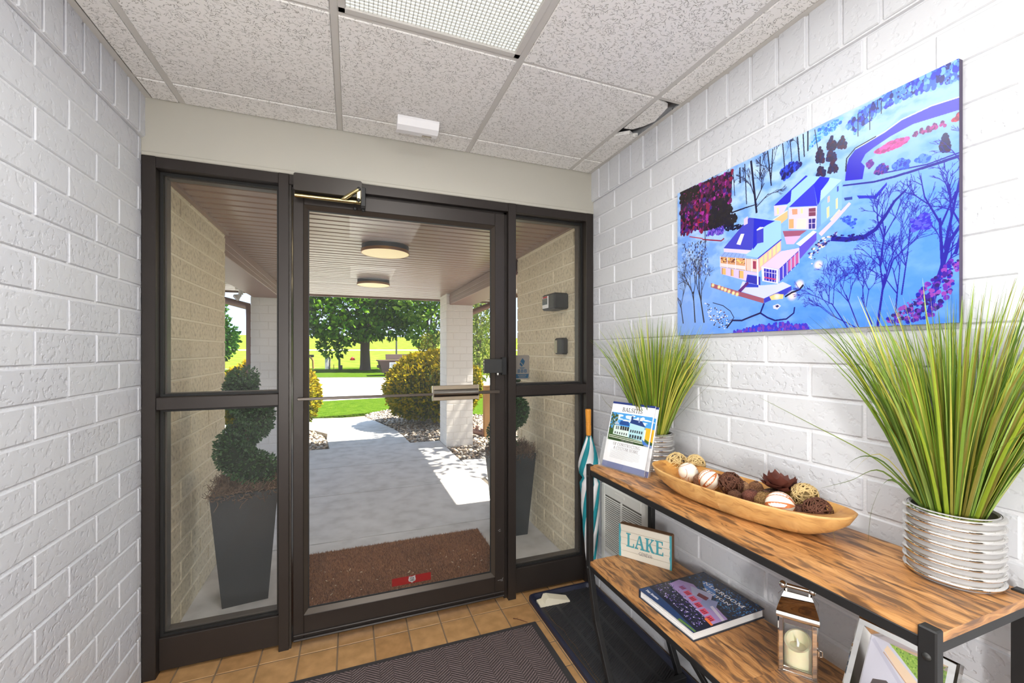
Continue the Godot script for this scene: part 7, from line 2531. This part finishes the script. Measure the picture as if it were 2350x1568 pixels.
	scatter(im, P.call([[696, 558], [786, 584], [796, 608], [713, 595]]), 120, 3, 7, [rgb(30, 26, 150), rgb(18, 16, 100)], 0.7)
	scatter(im, P.call([[716, 482], [745, 486], [766, 512], [756, 546], [729, 497]]), 140, 3, 8, [rgb(60, 100, 230), rgb(40, 70, 200)], 0.8)
	poly(im, P.call([[769, 404], [816, 432], [844, 386], [816, 436], [771, 418]]), rgb(30, 34, 180))
	poly(im, P.call([[766, 401], [813, 425], [843, 384], [844, 395], [816, 442], [769, 412]]), rgb(34, 40, 190))
	poly(im, P.call([[729, 393], [753, 400], [753, 413], [732, 407]]), rgb(40, 60, 150))
	winter_tree(im, P.call([[110, 917]])[0], 1.65, 190, 9, 5, rgb(44, 38, 52))
	winter_tree(im, P.call([[162, 922]])[0], 1.75, 200, 10, 5, rgb(44, 38, 52))
	winter_tree(im, P.call([[37, 917]])[0], 1.75, 150, 8, 5, rgb(44, 38, 52))
	winter_tree(im, P.call([[170, 457]])[0], 1.60, 190, 6, 5, rgb(44, 38, 52))
	scatter(im, P.call([[30, 353], [175, 393], [195, 627], [88, 588], [30, 534]]), 500, 1, 4, [rgb(40, 36, 60), rgb(80, 100, 180), rgb(190, 210, 240), rgb(60, 40, 60)], 2)
	winter_tree(im, P.call([[820, 1003]])[0], 1.45, 210, 9, 5, rgb(30, 22, 150))
	winter_tree(im, P.call([[827, 733]])[0], 1.45, 150, 7, 5, rgb(30, 22, 150))
	winter_tree(im, P.call([[941, 950]])[0], 1.35, 260, 17, 5, rgb(30, 22, 150))
	winter_tree(im, P.call([[972, 708]])[0], 1.40, 190, 9, 5, rgb(30, 22, 150))
	winter_tree(im, P.call([[993, 737]])[0], 1.35, 120, 10, 5, rgb(30, 22, 150))
	winter_tree(im, P.call([[806, 990]])[0], 1.90, 120, 5, 5, rgb(30, 22, 150))
	winter_tree(im, P.call([[740, 1001]])[0], 2.10, 130, 5, 5, rgb(30, 22, 150))
	winter_tree(im, P.call([[771, 1002]])[0], 1.90, 150, 5, 5, rgb(30, 22, 150))
	winter_tree(im, P.call([[685, 881]])[0], 1.57, 90, 3, 5, rgb(30, 22, 150))
	winter_tree(im, P.call([[879, 872]])[0], 1.45, 160, 5, 5, rgb(30, 22, 150))
	winter_tree(im, P.call([[917, 969]])[0], 1.20, 170, 8, 5, rgb(30, 22, 150))
	winter_tree(im, P.call([[766, 1003]])[0], 2.60, 120, 4, 5, rgb(30, 22, 150))
	winter_tree(im, P.call([[862, 1002]])[0], 1.50, 160, 6, 5, rgb(30, 22, 150))
	scatter(im, P.call([[839, 976], [900, 898], [953, 812], [990, 743], [1006, 769], [983, 891], [945, 972], [862, 1002]]), 700, 2, 9, [rgb(60, 20, 150), rgb(100, 40, 170), rgb(30, 30, 170), rgb(140, 60, 170), rgb(40, 20, 110)], 1)
	scatter(im, P.call([[900, 570], [937, 556], [945, 618], [905, 617]]), 120, 3, 9, [rgb(50, 40, 190), rgb(80, 80, 220)], 0.8)
